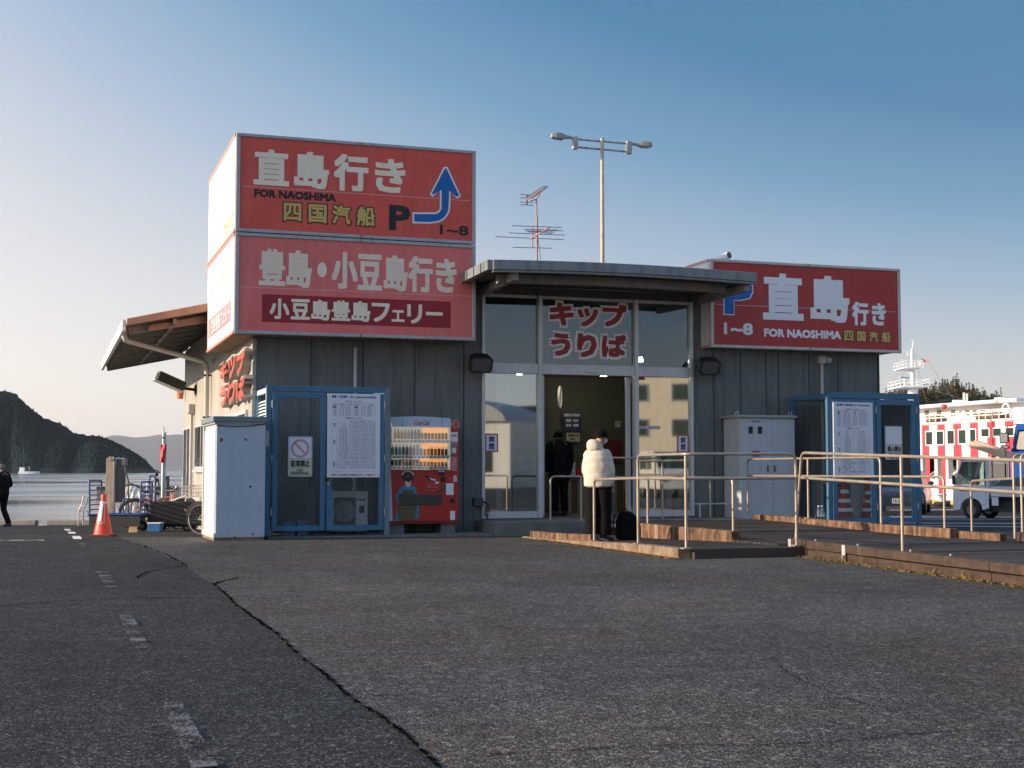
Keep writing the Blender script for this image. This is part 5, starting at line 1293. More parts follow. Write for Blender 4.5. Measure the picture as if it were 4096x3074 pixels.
def bu(v): return 5.97 + (v + 7.7) * 0.085
bs = [(-7.68, -9.95), (-9.96, -12.2), (-12.21, -17)]
for v0, v1 in bs:
    for z0, z1 in ((-0.05, 0.105), (0.108, 0.215)):
        part('beam', MB().loft([[(bu(v) - 0.02 * (z0 > 0) - 0.06, v, z0), (bu(v) + 0.07, v, z0), (bu(v) + 0.07, v, z1 - 0.01 * (v < -9)), (bu(v) - 0.02 * (z0 > 0) - 0.06, v, z1 - 0.01 * (v < -9))] for v in (v0, v1)], True, False), M_TIMB2, rp_, bev=0.01)
for v in (-7.72, -9.2):
    part('bracket', MB().box(bu(v) - 0.095, bu(v) - 0.083, v - 0.035, v + 0.035, 0.0, 0.21).box(bu(v) - 0.13, bu(v) - 0.096, v - 0.035, v - 0.028, 0.0, 0.09), mat('galvanised', (0.62, 0.63, 0.64), 0.4, 0.5), rp_)
for v in (-8.3, -9.4, -10.6, -11.4, -12.9, -14): part('bolt', MB().cyl((bu(v), v, 0.21), (bu(v), v, 0.232), 0.018, n=6), M_STEEL, rp_)

RR = 0.0185
def rail(label, tubes, posts, loc, grp='tubular steel handrails of the access ramp'):
    t = thing('handrail', label, 'handrail', loc, 0, grp)
    for pts in tubes: part('rail_tube', MB().tube(fillet(pts, 0.10, 6), RR, 12), M_TUBE, t)
    for a, b in posts:
        po = part('post', MB().cyl(a, b, RR, n=12), M_TUBE, t)
        part('foot_plate', MB().box(a[0] - 0.055, a[0] + 0.055, a[1] - 0.055, a[1] + 0.055, a[2] - 0.012, a[2] + 0.004), M_TUBE, po)
    return t
# front left rail
UA = 4.23
P1, P2, P3 = sp(2377, 2169, UA), sp(2553, 2174, UA), sp(2745, 2194, UA)
for q in (P1, P2, P3): q.z = zdk(5, q.y) + 0.01
v4 = P3.y; P4 = wp(3187, 2181, v4); P4.z = 0.14
hz = lambda x, y, u=UA: sp(x, y, u)
zt1 = hz(2561, 1822).z; zt2 = hz(2745, 1817).z; zm1 = hz(2406, 1925).z; zm2 = hz(2551, 1915).z; zm3 = hz(2745, 1916).z
zt4 = wp(3175, 1817, v4).z; zm4 = wp(3181, 1913, v4).z
lo = rail('steel handrail along the front edge of the left ramp, nearest the man in white', [
    [(UA, P1.y, P1.z), (UA, P1.y, zm1 + 0.02), (UA, P2.y, zm2 + 0.005), (UA, P3.y, zm3), (P4.x, v4, zm4)],
    [(UA, P2.y, P2.z), (UA, P2.y, zt1), (UA, P3.y, zt2), (P4.x, v4, zt4), (P4.x, v4, P4.z)]],
    [((UA + 0.0, P3.y + 0.0, P3.z), (UA, P3.y, zt2 - 0.02))], tuple(P1))
for q in (P1, P2, P4): part('foot_plate', MB().box(q.x - 0.055, q.x + 0.055, q.y - 0.055, q.y + 0.055, zdk(5 if q.x < 5.7 else 7, q.y) - 0.002, zdk(5 if q.x < 5.7 else 7, q.y) + 0.014), M_TUBE, lo)
# front right rail on the timber beam
Q1, Q2 = Vector((bu(-7.72), -7.72, 0.215)), Vector((bu(-10.02), -10.02, 0.2))
def onrail(x, y):        # point of the vertical plane through Q1,Q2 seen at a photo point
    d = ray(x, y); dd = (Q2 - Q1); nrm = Vector((dd.y, -dd.x, 0)); t = (Q1 - CAMP).dot(nrm) / d.dot(nrm); return CAMP + d * t
A1, A2, B1, B2 = onrail(3206, 1812), onrail(4096, 1843), onrail(3206, 1912), onrail(4096, 1972)
A3, B3 = A1 + (A2 - A1) * 1.25, B1 + (B2 - B1) * 1.25
q2t = onrail(3604, 1825); Q2 = Vector((q2t.x, q2t.y, 0.2)); print('Q2', Q2); e3 = Vector((bu(-13.2), -13.2, 0.2))
f_ = (e3.y - A1.y) / (A2.y - A1.y); e3t = A1 + (A2 - A1) * f_
rail('steel handrail standing on the long timber beam at the front right', [
    [(Q1.x, Q1.y, Q1.z), (A1.x, A1.y, A1.z), tuple(A3)], [tuple(B1), tuple(B3)]],
    [(tuple(Q2), (q2t.x, q2t.y, q2t.z - 0.01)), (tuple(e3), tuple(e3t))], tuple(Q1))
# back rail
UC = 8.93
za, zb_ = sp(2996, 1838, UC).z, sp(3521, 1830, UC).z
ya, yb_ = sp(2992, 2060, UC).y, sp(3525, 2099, UC).y; ye = sp(3779, 2110, UC).y
yp = sp(3234, 2079, UC).y
zm_a, zm_b = sp(2992, 1904, UC).z, sp(3770, 1908, UC).z
rail('steel handrail along the back kerb of the ramp in front of the right cage', [
    [(UC, ya, 0.30), (UC, ya, za), (UC, yb_, zb_), (UC, yb_, 0.28)],
    [(UC, ya, zm_a), (UC, ye, zm_b), (UC, ye, 0.26)]], [((UC, yp, 0.30), (UC, yp, za))], (UC, ya, 0.3))
# rail by the door
VD = -1.02
def wv(x, y): 
    q = wp(x, y, VD); return (q.x, q.y, q.z)
zl = wv(2330, 1906)[2]
d1_, d2_, d4_ = wv(2202, 2066), wv(2325, 2071), wv(2842, 2055)
rail('low steel handrail on the step before the open glass door', [
    [(d1_[0], VD, 0.235), (d1_[0], VD, zl), (d4_[0], VD, wv(2842, 1914)[2]), (d4_[0], VD, 0.235)]], [((d2_[0], VD, 0.235), (d2_[0], VD, zl))], (d1_[0], VD, 0.23))
d3_ = wv(2517, 2050)
rail('taller steel handrail behind the man in white before the right door leaf', [
    [(wv(2440, 1832)[0], VD + 0.12, 0.235), (wv(2440, 1832)[0], VD + 0.12, wv(2440, 1832)[2]), (wv(2660, 1834)[0], VD + 0.12, wv(2640, 1834)[2]), (wv(2660, 1834)[0], VD + 0.12, 0.235)]],
    [((d3_[0], VD + 0.12, 0.235), (d3_[0], VD + 0.12, wv(2517, 1832)[2]))], (wv(2440, 1832)[0], VD + 0.12, 0.23))
# post on the middle kerb
g_ = sp(2948, 2150, 5.76); yg = max(min(g_.y, -3.4), -6.38)
rail('single steel handrail post and bar on the short middle kerb', [
    [(5.765, yg, 0.262), (5.765, yg, sp(2948, 1914, 5.765).z), (5.765, -3.5, sp(2948, 1914, 5.765).z), (5.765, -3.5, 0.262)]], [], (5.765, yg, 0.26))
# right-hand rails
r1 = gp(3888, 2133, 0.15); r2 = gp(4060, 2155, 0.15); r3 = gp(4090, 2129, 0.26)
def at(p, y, x): 
    k = (Vector((p.x, p.y, 0)) - CAMP).dot(FW); return dp(x, y, k).z
zr1 = at(r1, 1925, 3893); zr2 = at(r2, 1915, 4052)
rail('steel handrail with a low rounded end in front of the small white truck', [
    [tuple(r1), (r1.x, r1.y, zr1), (r2.x, r2.y, zr2)], [tuple(r2), (r2.x, r2.y, at(r2, 1819, 4060)), (r2.x + 2.2, r2.y - 0.2, at(r2, 1819, 4060))]], [], tuple(r1))
rail('steel handrail at the right edge of the view beside the blue truck', [
    [tuple(r3), (r3.x, r3.y, at(r3, 1816, 4090)), (r3.x + 2.5, r3.y + 0.2, at(r3, 1816, 4090))], [(r3.x, r3.y, at(r3, 1912, 4090)), (r3.x + 2.5, r3.y + 0.2, at(r3, 1912, 4090))]], [], tuple(r3))
# moss and dry weeds along the beam foot
M_MOSS = mat('moss', (0.16, 0.10, 0.025), 0.95, var=0.6, scale=15)
mb = MB()
def tuft(p, r, h, n_=7):
    for k in range(n_):
        a = random.uniform(0, 2 * pi); q = Vector(p) + Vector((cos(a), sin(a), 0)) * r * random.random(); d = Vector((random.uniform(-1, 1), random.uniform(-1, 1), 0)) * h
        s = Vector((random.uniform(-1, 1), random.uniform(-1, 1), 0)) * 0.012
        mb.add([tuple(q - s), tuple(q + s), tuple(q + d * 0.6 + Vector((0, 0, h)))], [(0, 1, 2)])
for k in range(900):
    v = -7.75 - 8 * random.random() ** 1.2; tuft((bu(v) - 0.09 - 0.10 * random.random() ** 2, v, 0.004), 0.03, 0.022, 3)
for k in range(700):
    v = -8.1 + 5.0 * random.random() ** 1.5; tuft((4.11 - 0.06 * random.random() ** 2, v, 0.004), 0.03, 0.02, 3)
for v in (-11.3, -11.9, -9.3): tuft((bu(v) - 0.15, v, 0.005), 0.08, 0.09, 7)
me = bpy.data.meshes.new('moss'); me.from_pydata(mb.v, [], mb.f); me.materials.append(M_MOSS)
o = bpy.data.objects.new('moss', me); COL.objects.link(o); setp(o, 'dry brown moss and weeds along the foot of the ramp beams', 'moss', None, 'stuff')

# ------------------------------------------------------------------ people
M_SKINP = mat('skin', (0.42, 0.24, 0.16), 0.55, var=0.06)
def skin_body(parent, verts, edges, radii, m, name='body', root=0, sub=2):
    me = bpy.data.meshes.new(name); me.from_pydata(verts, edges, []); me.materials.append(m)
    o = bpy.data.objects.new(name, me); COL.objects.link(o); o.parent = parent; ORG[o.name] = Vector((0, 0, 0))
    md = o.modifiers.new('skin', 'SKIN'); md.use_smooth_shade = True
    if not me.skin_vertices: me.skin_vertices.new() if hasattr(me.skin_vertices, 'new') else None
    for i, r in enumerate(radii):
        sv = me.skin_vertices[0].data[i]; sv.radius = (r, r) if isinstance(r, (int, float)) else r; sv.use_root = (i == root)
    s = o.modifiers.new('sub', 'SUBSURF'); s.levels = sub; s.render_levels = sub
    # bake the modifiers so that the body is a plain mesh
    dg = bpy.context.evaluated_depsgraph_get(); ev = o.evaluated_get(dg); bm_ = bpy.data.meshes.new_from_object(ev)
    o.modifiers.clear(); o.data = bm_; bm_.name = name
    if not bm_.materials: bm_.materials.append(m)
    return o
def ring_(c, rx, ry, n_=18, rot=0.0, tilt=(0, 0), puff=0.0, seed=0):
    out = []
    for k in range(n_):
        t = 2 * pi * k / n_; q = 1 + puff * (noise.noise(Vector((cos(t) * 2 + seed, sin(t) * 2, c[2] * 9))) + 0.6 * noise.noise(Vector((cos(t) * 3.5 + seed, sin(t) * 3.5, c[2] * 15 + cos(t) * 2))))
        x, y = rx * q * cos(t), ry * q * sin(t); x, y = x * cos(rot) - y * sin(rot), x * sin(rot) + y * cos(rot)
        out.append((c[0] + x, c[1] + y, c[2] + tilt[0] * x + tilt[1] * y))
    return out
def limb(mb, pts, rs, n_=14, puff=0.0, k=5):
    P = [Vector(p) for p in pts]; Q = []; RS = []
    for i in range(len(P) - 1):
        for j in range(k):
            t = j / k; Q.append(P[i].lerp(P[i + 1], t)); RS.append(rs[i] + (rs[i + 1] - rs[i]) * t)
    Q.append(P[-1]); RS.append(rs[-1])
    RS = [r * (1 + puff * noise.noise(Vector((i * 0.9, q.x * 10, q.z * 12)))) for i, (r, q) in enumerate(zip(RS, Q))]
    # soften the joints
    S = [Q[0]] + [(Q[i - 1] + Q[i] * 2 + Q[i + 1]) / 4 for i in range(1, len(Q) - 1)] + [Q[-1]]
    mb.tube(S, RS, n_); return mb
def hand(vs, es, rs, wrist_i, wr, el, thumb_dir, curl=0.5, sc=1.0):
    """palm, five fingers and a thumb as branches of the body skeleton"""
    wr, el = Vector(wr), Vector(el); d = (wr - el).normalized(); side = d.cross(Vector(thumb_dir)); 
    if side.length < 0.1: side = d.orthogonal()
    side.normalize(); across = side.cross(d).normalized()
    palm = wr + d * 0.055 * sc; ip = len(vs); vs.append(tuple(palm)); es.append((wrist_i, ip)); rs.append((0.034 * sc, 0.018 * sc))
    for k, (off, ln) in enumerate(((-0.028, 0.058), (-0.010, 0.072), (0.010, 0.078), (0.028, 0.070))):
        a = palm + across * off * sc + d * 0.035 * sc; b = a + (d * (1 - curl * 0.5) + side * curl) * ln * 0.5 * sc; c = b + (d * (1 - curl) + side * curl * 1.3).normalized() * ln * 0.5 * sc
        i = len(vs); vs += [tuple(a), tuple(b), tuple(c)]; es += [(ip, i), (i, i + 1), (i + 1, i + 2)]; rs += [0.0095 * sc, 0.0088 * sc, 0.0075 * sc]
    a = palm + across * 0.035 * sc - d * 0.02 * sc; b = a + (across * 0.8 + d * 0.7).normalized() * 0.035 * sc; c = b + (d + side * 0.4).normalized() * 0.03 * sc
    i = len(vs); vs += [tuple(a), tuple(b), tuple(c)]; es += [(ip, i), (i, i + 1), (i + 1, i + 2)]; rs += [0.012 * sc, 0.011 * sc, 0.009 * sc]
def person(label, loc, rot, J, mats, opts=None, grp=None):
    """J: joint positions (x right, y ahead, z up) of a figure facing +y"""
    o = opts or {}
    t = thing('person', label, 'person', loc, rot, grp, local=True)
    J = {k: Vector(v) for k, v in J.items()}
    fwd = Vector(J.get('look', (0, 1, 0))).normalized()
    vs, es, rs = [], [], []
    def add(p, r, par=None):
        vs.append(tuple(p)); rs.append(r)
        if par is not None: es.append((par, len(vs) - 1))
        return len(vs) - 1
    pel = add(J['pelvis'], 0.12); wst = add(J['pelvis'].lerp(J['chest'], 0.5), 0.11, pel); ch = add(J['chest'], 0.12, wst)
    nk = add(J['neck'], 0.052, ch); h0 = add(J['head'] - Vector((0, 0, 0.05)), 0.068, nk); h1 = add(J['head'] + Vector((0, 0, 0.01)), 0.088, h0); h2 = add(J['head'] + Vector((0, 0, 0.085)) - fwd * 0.01, 0.062, h1)
    add(J['head'] + fwd * 0.100 - Vector((0, 0, 0.012)), 0.014, h1)
    for s in 'LR':
        sh = add(J['sh' + s], 0.055, ch); e = add(J['el' + s], 0.042, sh); w_ = add(J['wr' + s], 0.027, e)
        hand(vs, es, rs, w_, J['wr' + s], J['el' + s], o.get('thumb' + s, fwd), o.get('curl', 0.5))
        hp = add(J['hip' + s], 0.085, pel); k_ = add(J['kn' + s], 0.058, hp); a = add(J['an' + s], 0.038, k_)
        add(J['an' + s] + Vector(J.get('toe' + s, tuple(fwd * 0.16 + Vector((0, 0, -0.045))))), 0.032, a)
    bd_ = skin_body(t, vs, es, rs, mats['skin'])
    # ears
    sd = fwd.cross(Vector((0, 0, 1))).normalized()
    for s in (1, -1):
        c = J['head'] + sd * 0.083 * s - Vector((0, 0, 0.01)); part('ear', MB().ball(tuple(c), 0.013, 0.02, 0.03, 8, 6), mats['skin'], t)
    for s in (1, -1): part('eye', MB().ball(tuple(J['head'] + fwd * 0.078 + sd * 0.032 * s + Vector((0, 0, 0.012))), 0.011, None, None, 8, 6), M_INK, t)
    # trousers
    tr = MB()
    for s in 'LR':
        hp, kn, an = J['hip' + s], J['kn' + s], J['an' + s]
        limb(tr, [hp + Vector((0, 0, 0.06)), hp, kn, an + (an - kn).normalized() * 0.0], [0.10, o.get('th', 0.108), o.get('kn', 0.078), o.get('cuff', 0.07)], 14, 0.10, 6)
    pz = J['pelvis']; tr.loft([ring_((pz.x, pz.y, pz.z + dz), rx, ry, 18) for dz, rx, ry in ((-0.10, 0.15, 0.105), (-0.03, 0.175, 0.125), (0.08, 0.165, 0.12), (0.15, 0.15, 0.11))])
    part('trousers', tr, mats['trousers'], t)
    # shoes
    for s in 'LR':
        an = J['an' + s]; tv = Vector(J.get('toe' + s, tuple(fwd * 0.16 + Vector((0, 0, -0.045))))); d = tv.normalized()
        sh = MB(); c = an + Vector((0, 0, -0.035)); ax = d.cross(Vector((0, 0, 1))).normalized(); up = ax.cross(d)
        rings = []
        for f, w_, h_ in ((-0.065, 0.025, 0.03), (-0.05, 0.038, 0.055), (0.02, 0.042, 0.055), (0.10, 0.046, 0.038), (0.16, 0.040, 0.028), (0.19, 0.018, 0.016)):
            rings.append([tuple(c + d * f + ax * (w_ * cos(2 * pi * k / 12)) + up * (max(-0.03, h_ * sin(2 * pi * k / 12)))) for k in range(12)])
        part('shoe', sh.loft(rings), mats['shoe'], t)
        sl2 = MB(); sl2.loft([[tuple(Vector(r[k]) - up * 0.0 + up * (-(Vector(r[k]) - (c + d * f)).dot(up) - 0.045 + q)) for k in range(12)] for f, r, q in []]) if False else None
        so_ = MB(); outl = [tuple(c + d * f + ax * w_) for f, w_ in ((-0.07, 0.0), (-0.055, 0.036), (0.02, 0.042), (0.10, 0.048), (0.165, 0.04), (0.195, 0.0), (0.165, -0.04), (0.10, -0.048), (0.02, -0.042), (-0.055, -0.036))]
        so_.loft([[tuple(Vector(q) - up * 0.050) for q in outl], [tuple(Vector(q) - up * 0.028) for q in outl]], True, False)
        part('shoe_sole', so_, mats['sole'], t)
    # jacket: torso and sleeves
    jk = MB(); pf = o.get('puff', 0.05); g = o.get('bulk', 1.0)
    c0, c1_, c2_ = J['pelvis'], J['chest'], J['neck']; rot_ = o.get('trot', 0.0); hem = o.get('hem', -0.06)
    prof = ((hem, 0.168, 0.125), (hem + 0.03, 0.19, 0.145), (0.10, 0.19, 0.14), (0.22, 0.19, 0.145), (0.34, 0.20, 0.15), (0.43, 0.19, 0.135))
    rings = []; L_ = (c1_ - c0).length
    for dz, rx, ry in prof:
        f = max(-0.2, dz / 0.38); p_ = c0.lerp(c1_, f) if f <= 1 else c1_.lerp(c2_, (f - 1) * 0.5)
        if dz < 0: p_ = Vector((c0.x, c0.y, c0.z + dz))
        rings.append((p_, rx * g, ry * g))
    if o.get('prof'): rings = [(Vector((c0.x + dx, c0.y + dy, z)), rx, ry) for z, rx, ry, dx, dy in o['prof']]
    fine = []
    for i in range(len(rings) - 1):
        for k in range(9):
            q = k / 9; fine.append(ring_(tuple(rings[i][0].lerp(rings[i + 1][0], q)), rings[i][1] + (rings[i + 1][1] - rings[i][1]) * q, rings[i][2] + (rings[i + 1][2] - rings[i][2]) * q, 32, rot_, puff=pf))
    top = rings[-1]; fine.append(ring_(tuple(top[0]), top[1], top[2], 32, rot_, puff=pf))
    fine.append(ring_(tuple(top[0].lerp(c2_, 0.55)), top[1] * 0.70, top[2] * 0.85, 32, rot_)); fine.append(ring_(tuple(c2_), 0.072, 0.07, 32, rot_)); fine.append(ring_(tuple(c2_ + Vector((0, 0, 0.045))), 0.066, 0.066, 32, rot_))
    jk.loft(fine)
    for s in 'LR':
        sh, e, w_ = J['sh' + s], J['el' + s], J['wr' + s]
        limb(jk, [sh + (c1_ - sh) * 0.25 + Vector((0, 0, 0.02)), sh, e, w_ + (w_ - e).normalized() * 0.01], [0.07 * g, 0.078 * g, 0.062 * g, 0.046 * g], 14, pf * 2.2, 7)
    part('jacket', jk, mats['jacket'], t)
    if o.get('hood'):
        hd = MB(); c = J['neck'] - fwd * 0.05 + Vector((0, 0, 0.02)); hd.loft([ring_(tuple(c + Vector((0, 0, dz)) - fwd * bk), rx, ry, 20, rot_, (0, 0), 0.12, 3) for dz, rx, ry, bk in ((-0.09, 0.10, 0.08, 0.0), (-0.06, 0.118, 0.095, 0.015), (-0.02, 0.112, 0.09, 0.03), (0.02, 0.098, 0.07, 0.045), (0.05, 0.07, 0.05, 0.055), (0.065, 0.04, 0.03, 0.06))])
        part('hood', hd, mats['jacket'], t)
    hr = MB(); hc = J['head'] + Vector((0, 0, 0.025)) - fwd * 0.012; k_ = o.get('hat', 1.0)
    rings = []
    for i in range(8):
        a = i / 7 * pi * 0.56; rr = 0.099 * sin(max(a, 0.05)) * k_; zz = 0.108 * cos(a) * (1.0 if k_ <= 1 else 1.04)
        rings.append([tuple(hc + Vector((rr * cos(2 * pi * k / 16), rr * 1.1 * sin(2 * pi * k / 16), zz - 0.012))) for k in range(16)])
    part(o.get('hair', 'hair'), hr.loft(rings), mats['hair'], t)
    if o.get('mask'):
        part('face_mask', MB().ball(tuple(J['head'] + fwd * 0.055 - Vector((0, 0, 0.035))), 0.058, 0.052, 0.048, 12, 8), M_SWHITE, t)
    return t
M_DKJ = mat('dark_jacket', (0.009, 0.009, 0.010), 0.9, var=0.2, spec=0.15); M_DKT = mat('dark_trousers', (0.009, 0.008, 0.008), 0.95, var=0.2, spec=0.1)
M_CRJ = mat('cream_jacket', (0.62, 0.53, 0.42), 0.75, var=0.06, scale=6, bump=0.35, bscale=14)
M_SHOE = mat('shoe_dark', (0.02, 0.02, 0.02), 0.6); M_SOLE = mat('sole_white', (0.60, 0.58, 0.54), 0.6); M_HAIRM = mat('hair_black', (0.008, 0.007, 0.007), 0.95, spec=0.1, bump=0.5, bscale=60)
M_HAIRG = mat('hair_grey', (0.16, 0.15, 0.14), 0.6)
STAND = dict(pelvis=(0, 0, 0.90), chest=(0, 0.0, 1.26), neck=(0, -0.005, 1.425), head=(0, 0.03, 1.555), shL=(-0.18, 0, 1.36), shR=(0.18, 0, 1.36), elL=(-0.225, -0.02, 1.09), elR=(0.225, -0.02, 1.09), wrL=(-0.215, 0.06, 0.86), wrR=(0.215, 0.06, 0.86),
             hipL=(-0.085, 0, 0.87), hipR=(0.085, 0, 0.87), knL=(-0.09, 0.015, 0.48), knR=(0.09, 0.015, 0.48), anL=(-0.095, -0.03, 0.085), anR=(0.095, -0.03, 0.085))
def pose(**k): d = dict(STAND); d.update(k); return d
# man in the cream jacket
pm = gp(2392, 2157, 0.085)
J = pose(head=(0.045, 0.085, 1.54), neck=(0.005, 0.005, 1.385), chest=(0, -0.005, 1.23), look=(0.75, 0.8, -0.35), shL=(-0.135, 0.04, 1.285), shR=(0.13, 0.02, 1.285), elL=(-0.185, 0.06, 1.05), wrL=(-0.15, 0.16, 0.88), elR=(0.200, -0.01, 1.04), wrR=(0.195, 0.05, 0.86),
         toeL=(0.06, 0.15, -0.045), toeR=(0.12, 0.12, -0.045), anR=(0.09, 0.02, 0.085), knR=(0.10, 0.05, 0.48))
ph = person('man in a cream puffer jacket and dark knit cap seen from behind on the ramp', (pm.x, pm.y, zdk(5, pm.y)), -PHI - 0.12, J, dict(skin=M_SKINP, trousers=M_DKT, jacket=M_CRJ, shoe=M_SHOE, sole=M_SOLE, hair=M_HAIRM), dict(puff=0.06, bulk=0.98, hood=True, hat=1.10, hair='knit_cap', mask=True, th=0.118, kn=0.105, cuff=0.098, prof=((0.795, 0.185, 0.14, 0, 0), (0.815, 0.205, 0.158, 0, 0), (0.95, 0.212, 0.165, 0, 0), (1.10, 0.208, 0.165, 0, 0), (1.22, 0.195, 0.155, 0, -0.005), (1.30, 0.165, 0.135, 0, 0), (1.345, 0.125, 0.11, 0.005, 0.005))))
# backpack on the ramp beside him
pb = gp(2512, 2153, 0.09); zb = zdk(5, pb.y)
bk = thing('backpack', 'black backpack standing on the ramp beside the man in cream', 'backpack', (pb.x, pb.y, zb), -PHI, local=True)
M_BAG = mat('bag_black', (0.007, 0.007, 0.007), 0.95, var=0.3, spec=0.06)
mb = MB(); mb.loft([ring_((x_, 0, z_), rx, ry, 20, 0, (0, 0), 0.12, 5) for x_, z_, rx, ry in ((0.0, 0.005, 0.15, 0.10), (0.0, 0.03, 0.185, 0.13), (0.0, 0.18, 0.185, 0.135), (0.0, 0.30, 0.17, 0.12), (-0.02, 0.38, 0.13, 0.10), (-0.04, 0.43, 0.07, 0.05))])
part('bag_body', mb, M_BAG, bk)
part('front_pocket', MB().loft([ring_((0.01, -0.11, z_), rx, 0.055, 16, 0, (0, 0), 0.08, 8) for z_, rx in ((0.03, 0.11), (0.06, 0.13), (0.18, 0.13), (0.22, 0.10))]), M_BAG, bk)
for s in (-1, 1): part('strap', MB().tube(fillet([(-0.09 * s - 0.1, 0.11, 0.37), (-0.09 * s - 0.12, 0.2, 0.25), (-0.09 * s - 0.1, 0.13, 0.08)], 0.08), 0.014, 8), M_BAG, bk)
part('handle', MB().tube([(-0.07, 0.0, 0.42), (-0.05, 0.0, 0.47), (-0.02, 0.0, 0.47), (0.0, 0, 0.42)], 0.009, 6), M_BAG, bk)
# walking man at the left edge
pw = gg(9, 2108)
J = pose(head=(0.03, 0.10, 1.53), neck=(0.0, 0.03, 1.41), chest=(0, 0.0, 1.25), look=(-0.25, 0.9, -0.2), elL=(-0.24, -0.08, 1.08), wrL=(-0.12, 0.16, 1.05), elR=(0.24, -0.08, 1.08), wrR=(0.13, 0.18, 1.03),
         hipL=(-0.085, 0, 0.87), hipR=(0.085, 0, 0.87), knL=(-0.09, 0.24, 0.53), anL=(-0.09, 0.16, 0.13), toeL=(0, 0.17, 0.03), knR=(0.09, 0.04, 0.47), anR=(0.09, -0.13, 0.09), toeR=(0, 0.16, -0.05))
person('man in dark clothes with cropped grey hair walking at the left edge', (pw.x, pw.y, gz(pw.x, pw.y)), -PHI + R(78), J, dict(skin=M_SKINP, trousers=M_DKT, jacket=M_DKJ, shoe=M_SHOE, sole=M_SHOE, hair=M_HAIRG), dict(puff=0.04, bulk=0.98, hem=-0.08))
# two people inside, seen as dark shapes
p = wp(2238, 1900, 1.2)
J = pose(look=(-0.6, 0.8, -0.2), head=(-0.02, 0.06, 1.50))
person('person in a dark coat standing inside the open door, facing the counter', (p.x, 1.2, 0.236), -0.1, J, dict(skin=M_SKINP, trousers=M_DKT, jacket=M_DKJ, shoe=M_SHOE, sole=M_SHOE, hair=M_HAIRM), dict(bulk=1.08, hem=-0.25))
p = wp(2072, 1900, 1.3)
J = pose(look=(0.9, 0.4, -0.2), pelvis=(0, 0, 0.48), chest=(0.03, 0.02, 0.86), neck=(0.05, 0.03, 1.03), head=(0.08, 0.05, 1.15), shL=(-0.14, 0.05, 0.96), shR=(0.20, 0, 0.96), elL=(-0.15, 0.15, 0.72), elR=(0.28, 0.1, 0.72), wrL=(0.0, 0.32, 0.68), wrR=(0.25, 0.32, 0.66), hipL=(-0.09, 0, 0.47), hipR=(0.09, 0, 0.47), knL=(-0.09, 0.42, 0.48), knR=(0.09, 0.42, 0.48), anL=(-0.09, 0.42, 0.09), anR=(0.09, 0.42, 0.09))
person('person in dark clothes sitting behind the left glass pane', (p.x, 1.2, 0.236), R(-50), J, dict(skin=M_SKINP, trousers=M_DKT, jacket=M_DKJ, shoe=M_SHOE, sole=M_SHOE, hair=M_HAIRM), dict(bulk=1.0))
p0 = wp(2072, 1900, 1.2)
st_ = thing('stool', 'dark stool under the sitting person behind the left glass', 'stool', (p.x, 1.2, 0.236), 0, local=True)
part('seat', MB().cyl((0, 0, 0.34), (0, 0, 0.38), 0.2), M_BLACK, st_)
for a in (0.8, 2.4, 3.9, 5.5): part('leg', MB().cyl((0.15 * cos(a), 0.15 * sin(a), 0), (0.13 * cos(a), 0.13 * sin(a), 0.339), 0.014), M_STEEL, st_)

# ------------------------------------------------------------------ notices and fittings inside and on the glass
def notice(name, label, cat, x0, y0, x1, y1, v, m, lines=(), ink=None, border=None, grp=None):
    a, b = wp(x0, y0, v), wp(x1, y1, v)
    t = thing(name, label, cat, (a.x, v, b.z), 0, grp)
    part('sheet', MB().box(a.x, b.x, v - 0.004, v, b.z, a.z), m, t)
    if border:
        f = frame4(a.x, b.x, b.z, a.z, v - 0.0065, v - 0.0045, (b.x - a.x) * 0.09); part('border', f, border, t)
    mb = MB()
    for s, f0, f1, g0, g1 in lines: letters(mb, s, a.x + (b.x - a.x) * f0, a.x + (b.x - a.x) * f1, a.z - (a.z - b.z) * g1, a.z - (a.z - b.z) * g0, v - 0.0075, 0.03)
    if lines: part('lettering', mb, ink or M_INK, t, flat=True)
    return t
M_NAVY = mat('notice_navy', (0.02, 0.035, 0.10), 0.5); M_NRED = mat('notice_red', (0.45, 0.03, 0.03), 0.5); M_PALE = mat('notice_pale', (0.40, 0.48, 0.55), 0.5)
notice('notice', 'red-bordered no smoking notice on the left glass pane', 'notice', 1940, 1735, 1992, 1809, 0.03, M_PAPER, [('禁', 0.28, 0.72, 0.14, 0.46), ('煙', 0.28, 0.72, 0.52, 0.86)], M_TXT, M_NRED, 'red-bordered no smoking notices on the glass')
notice('notice', 'red-bordered no smoking notice on the right glass pane behind the handrail', 'notice', 2709, 1740, 2754, 1811, 0.03, M_PAPER, [('禁', 0.28, 0.72, 0.14, 0.46), ('煙', 0.28, 0.72, 0.52, 0.86)], M_TXT, M_NRED, 'red-bordered no smoking notices on the glass')
notice('notice', 'pale blue lettered notice low on the left sliding door', 'notice', 2075, 1822, 2147, 1878, 0.145, M_PALE, [('お知らせ', 0.2, 0.8, 0.12, 0.35), ('営業時間', 0.2, 0.8, 0.42, 0.62), ('窓口', 0.35, 0.65, 0.68, 0.88)], M_TXT)
notice('notice', 'small red sticker high on the right glass pane', 'sticker', 2551, 1500, 2579, 1521, 0.03, M_NRED)
notice('notice', 'white lettering strip on the right glass pane naming the ferry line', 'lettering', 2553, 1704, 2640, 1718, 0.03, mat('glass_film', (0.20, 0.22, 0.24), 0.3), [('四国汽船', 0.04, 0.96, 0.1, 0.9)], M_SWHITE)
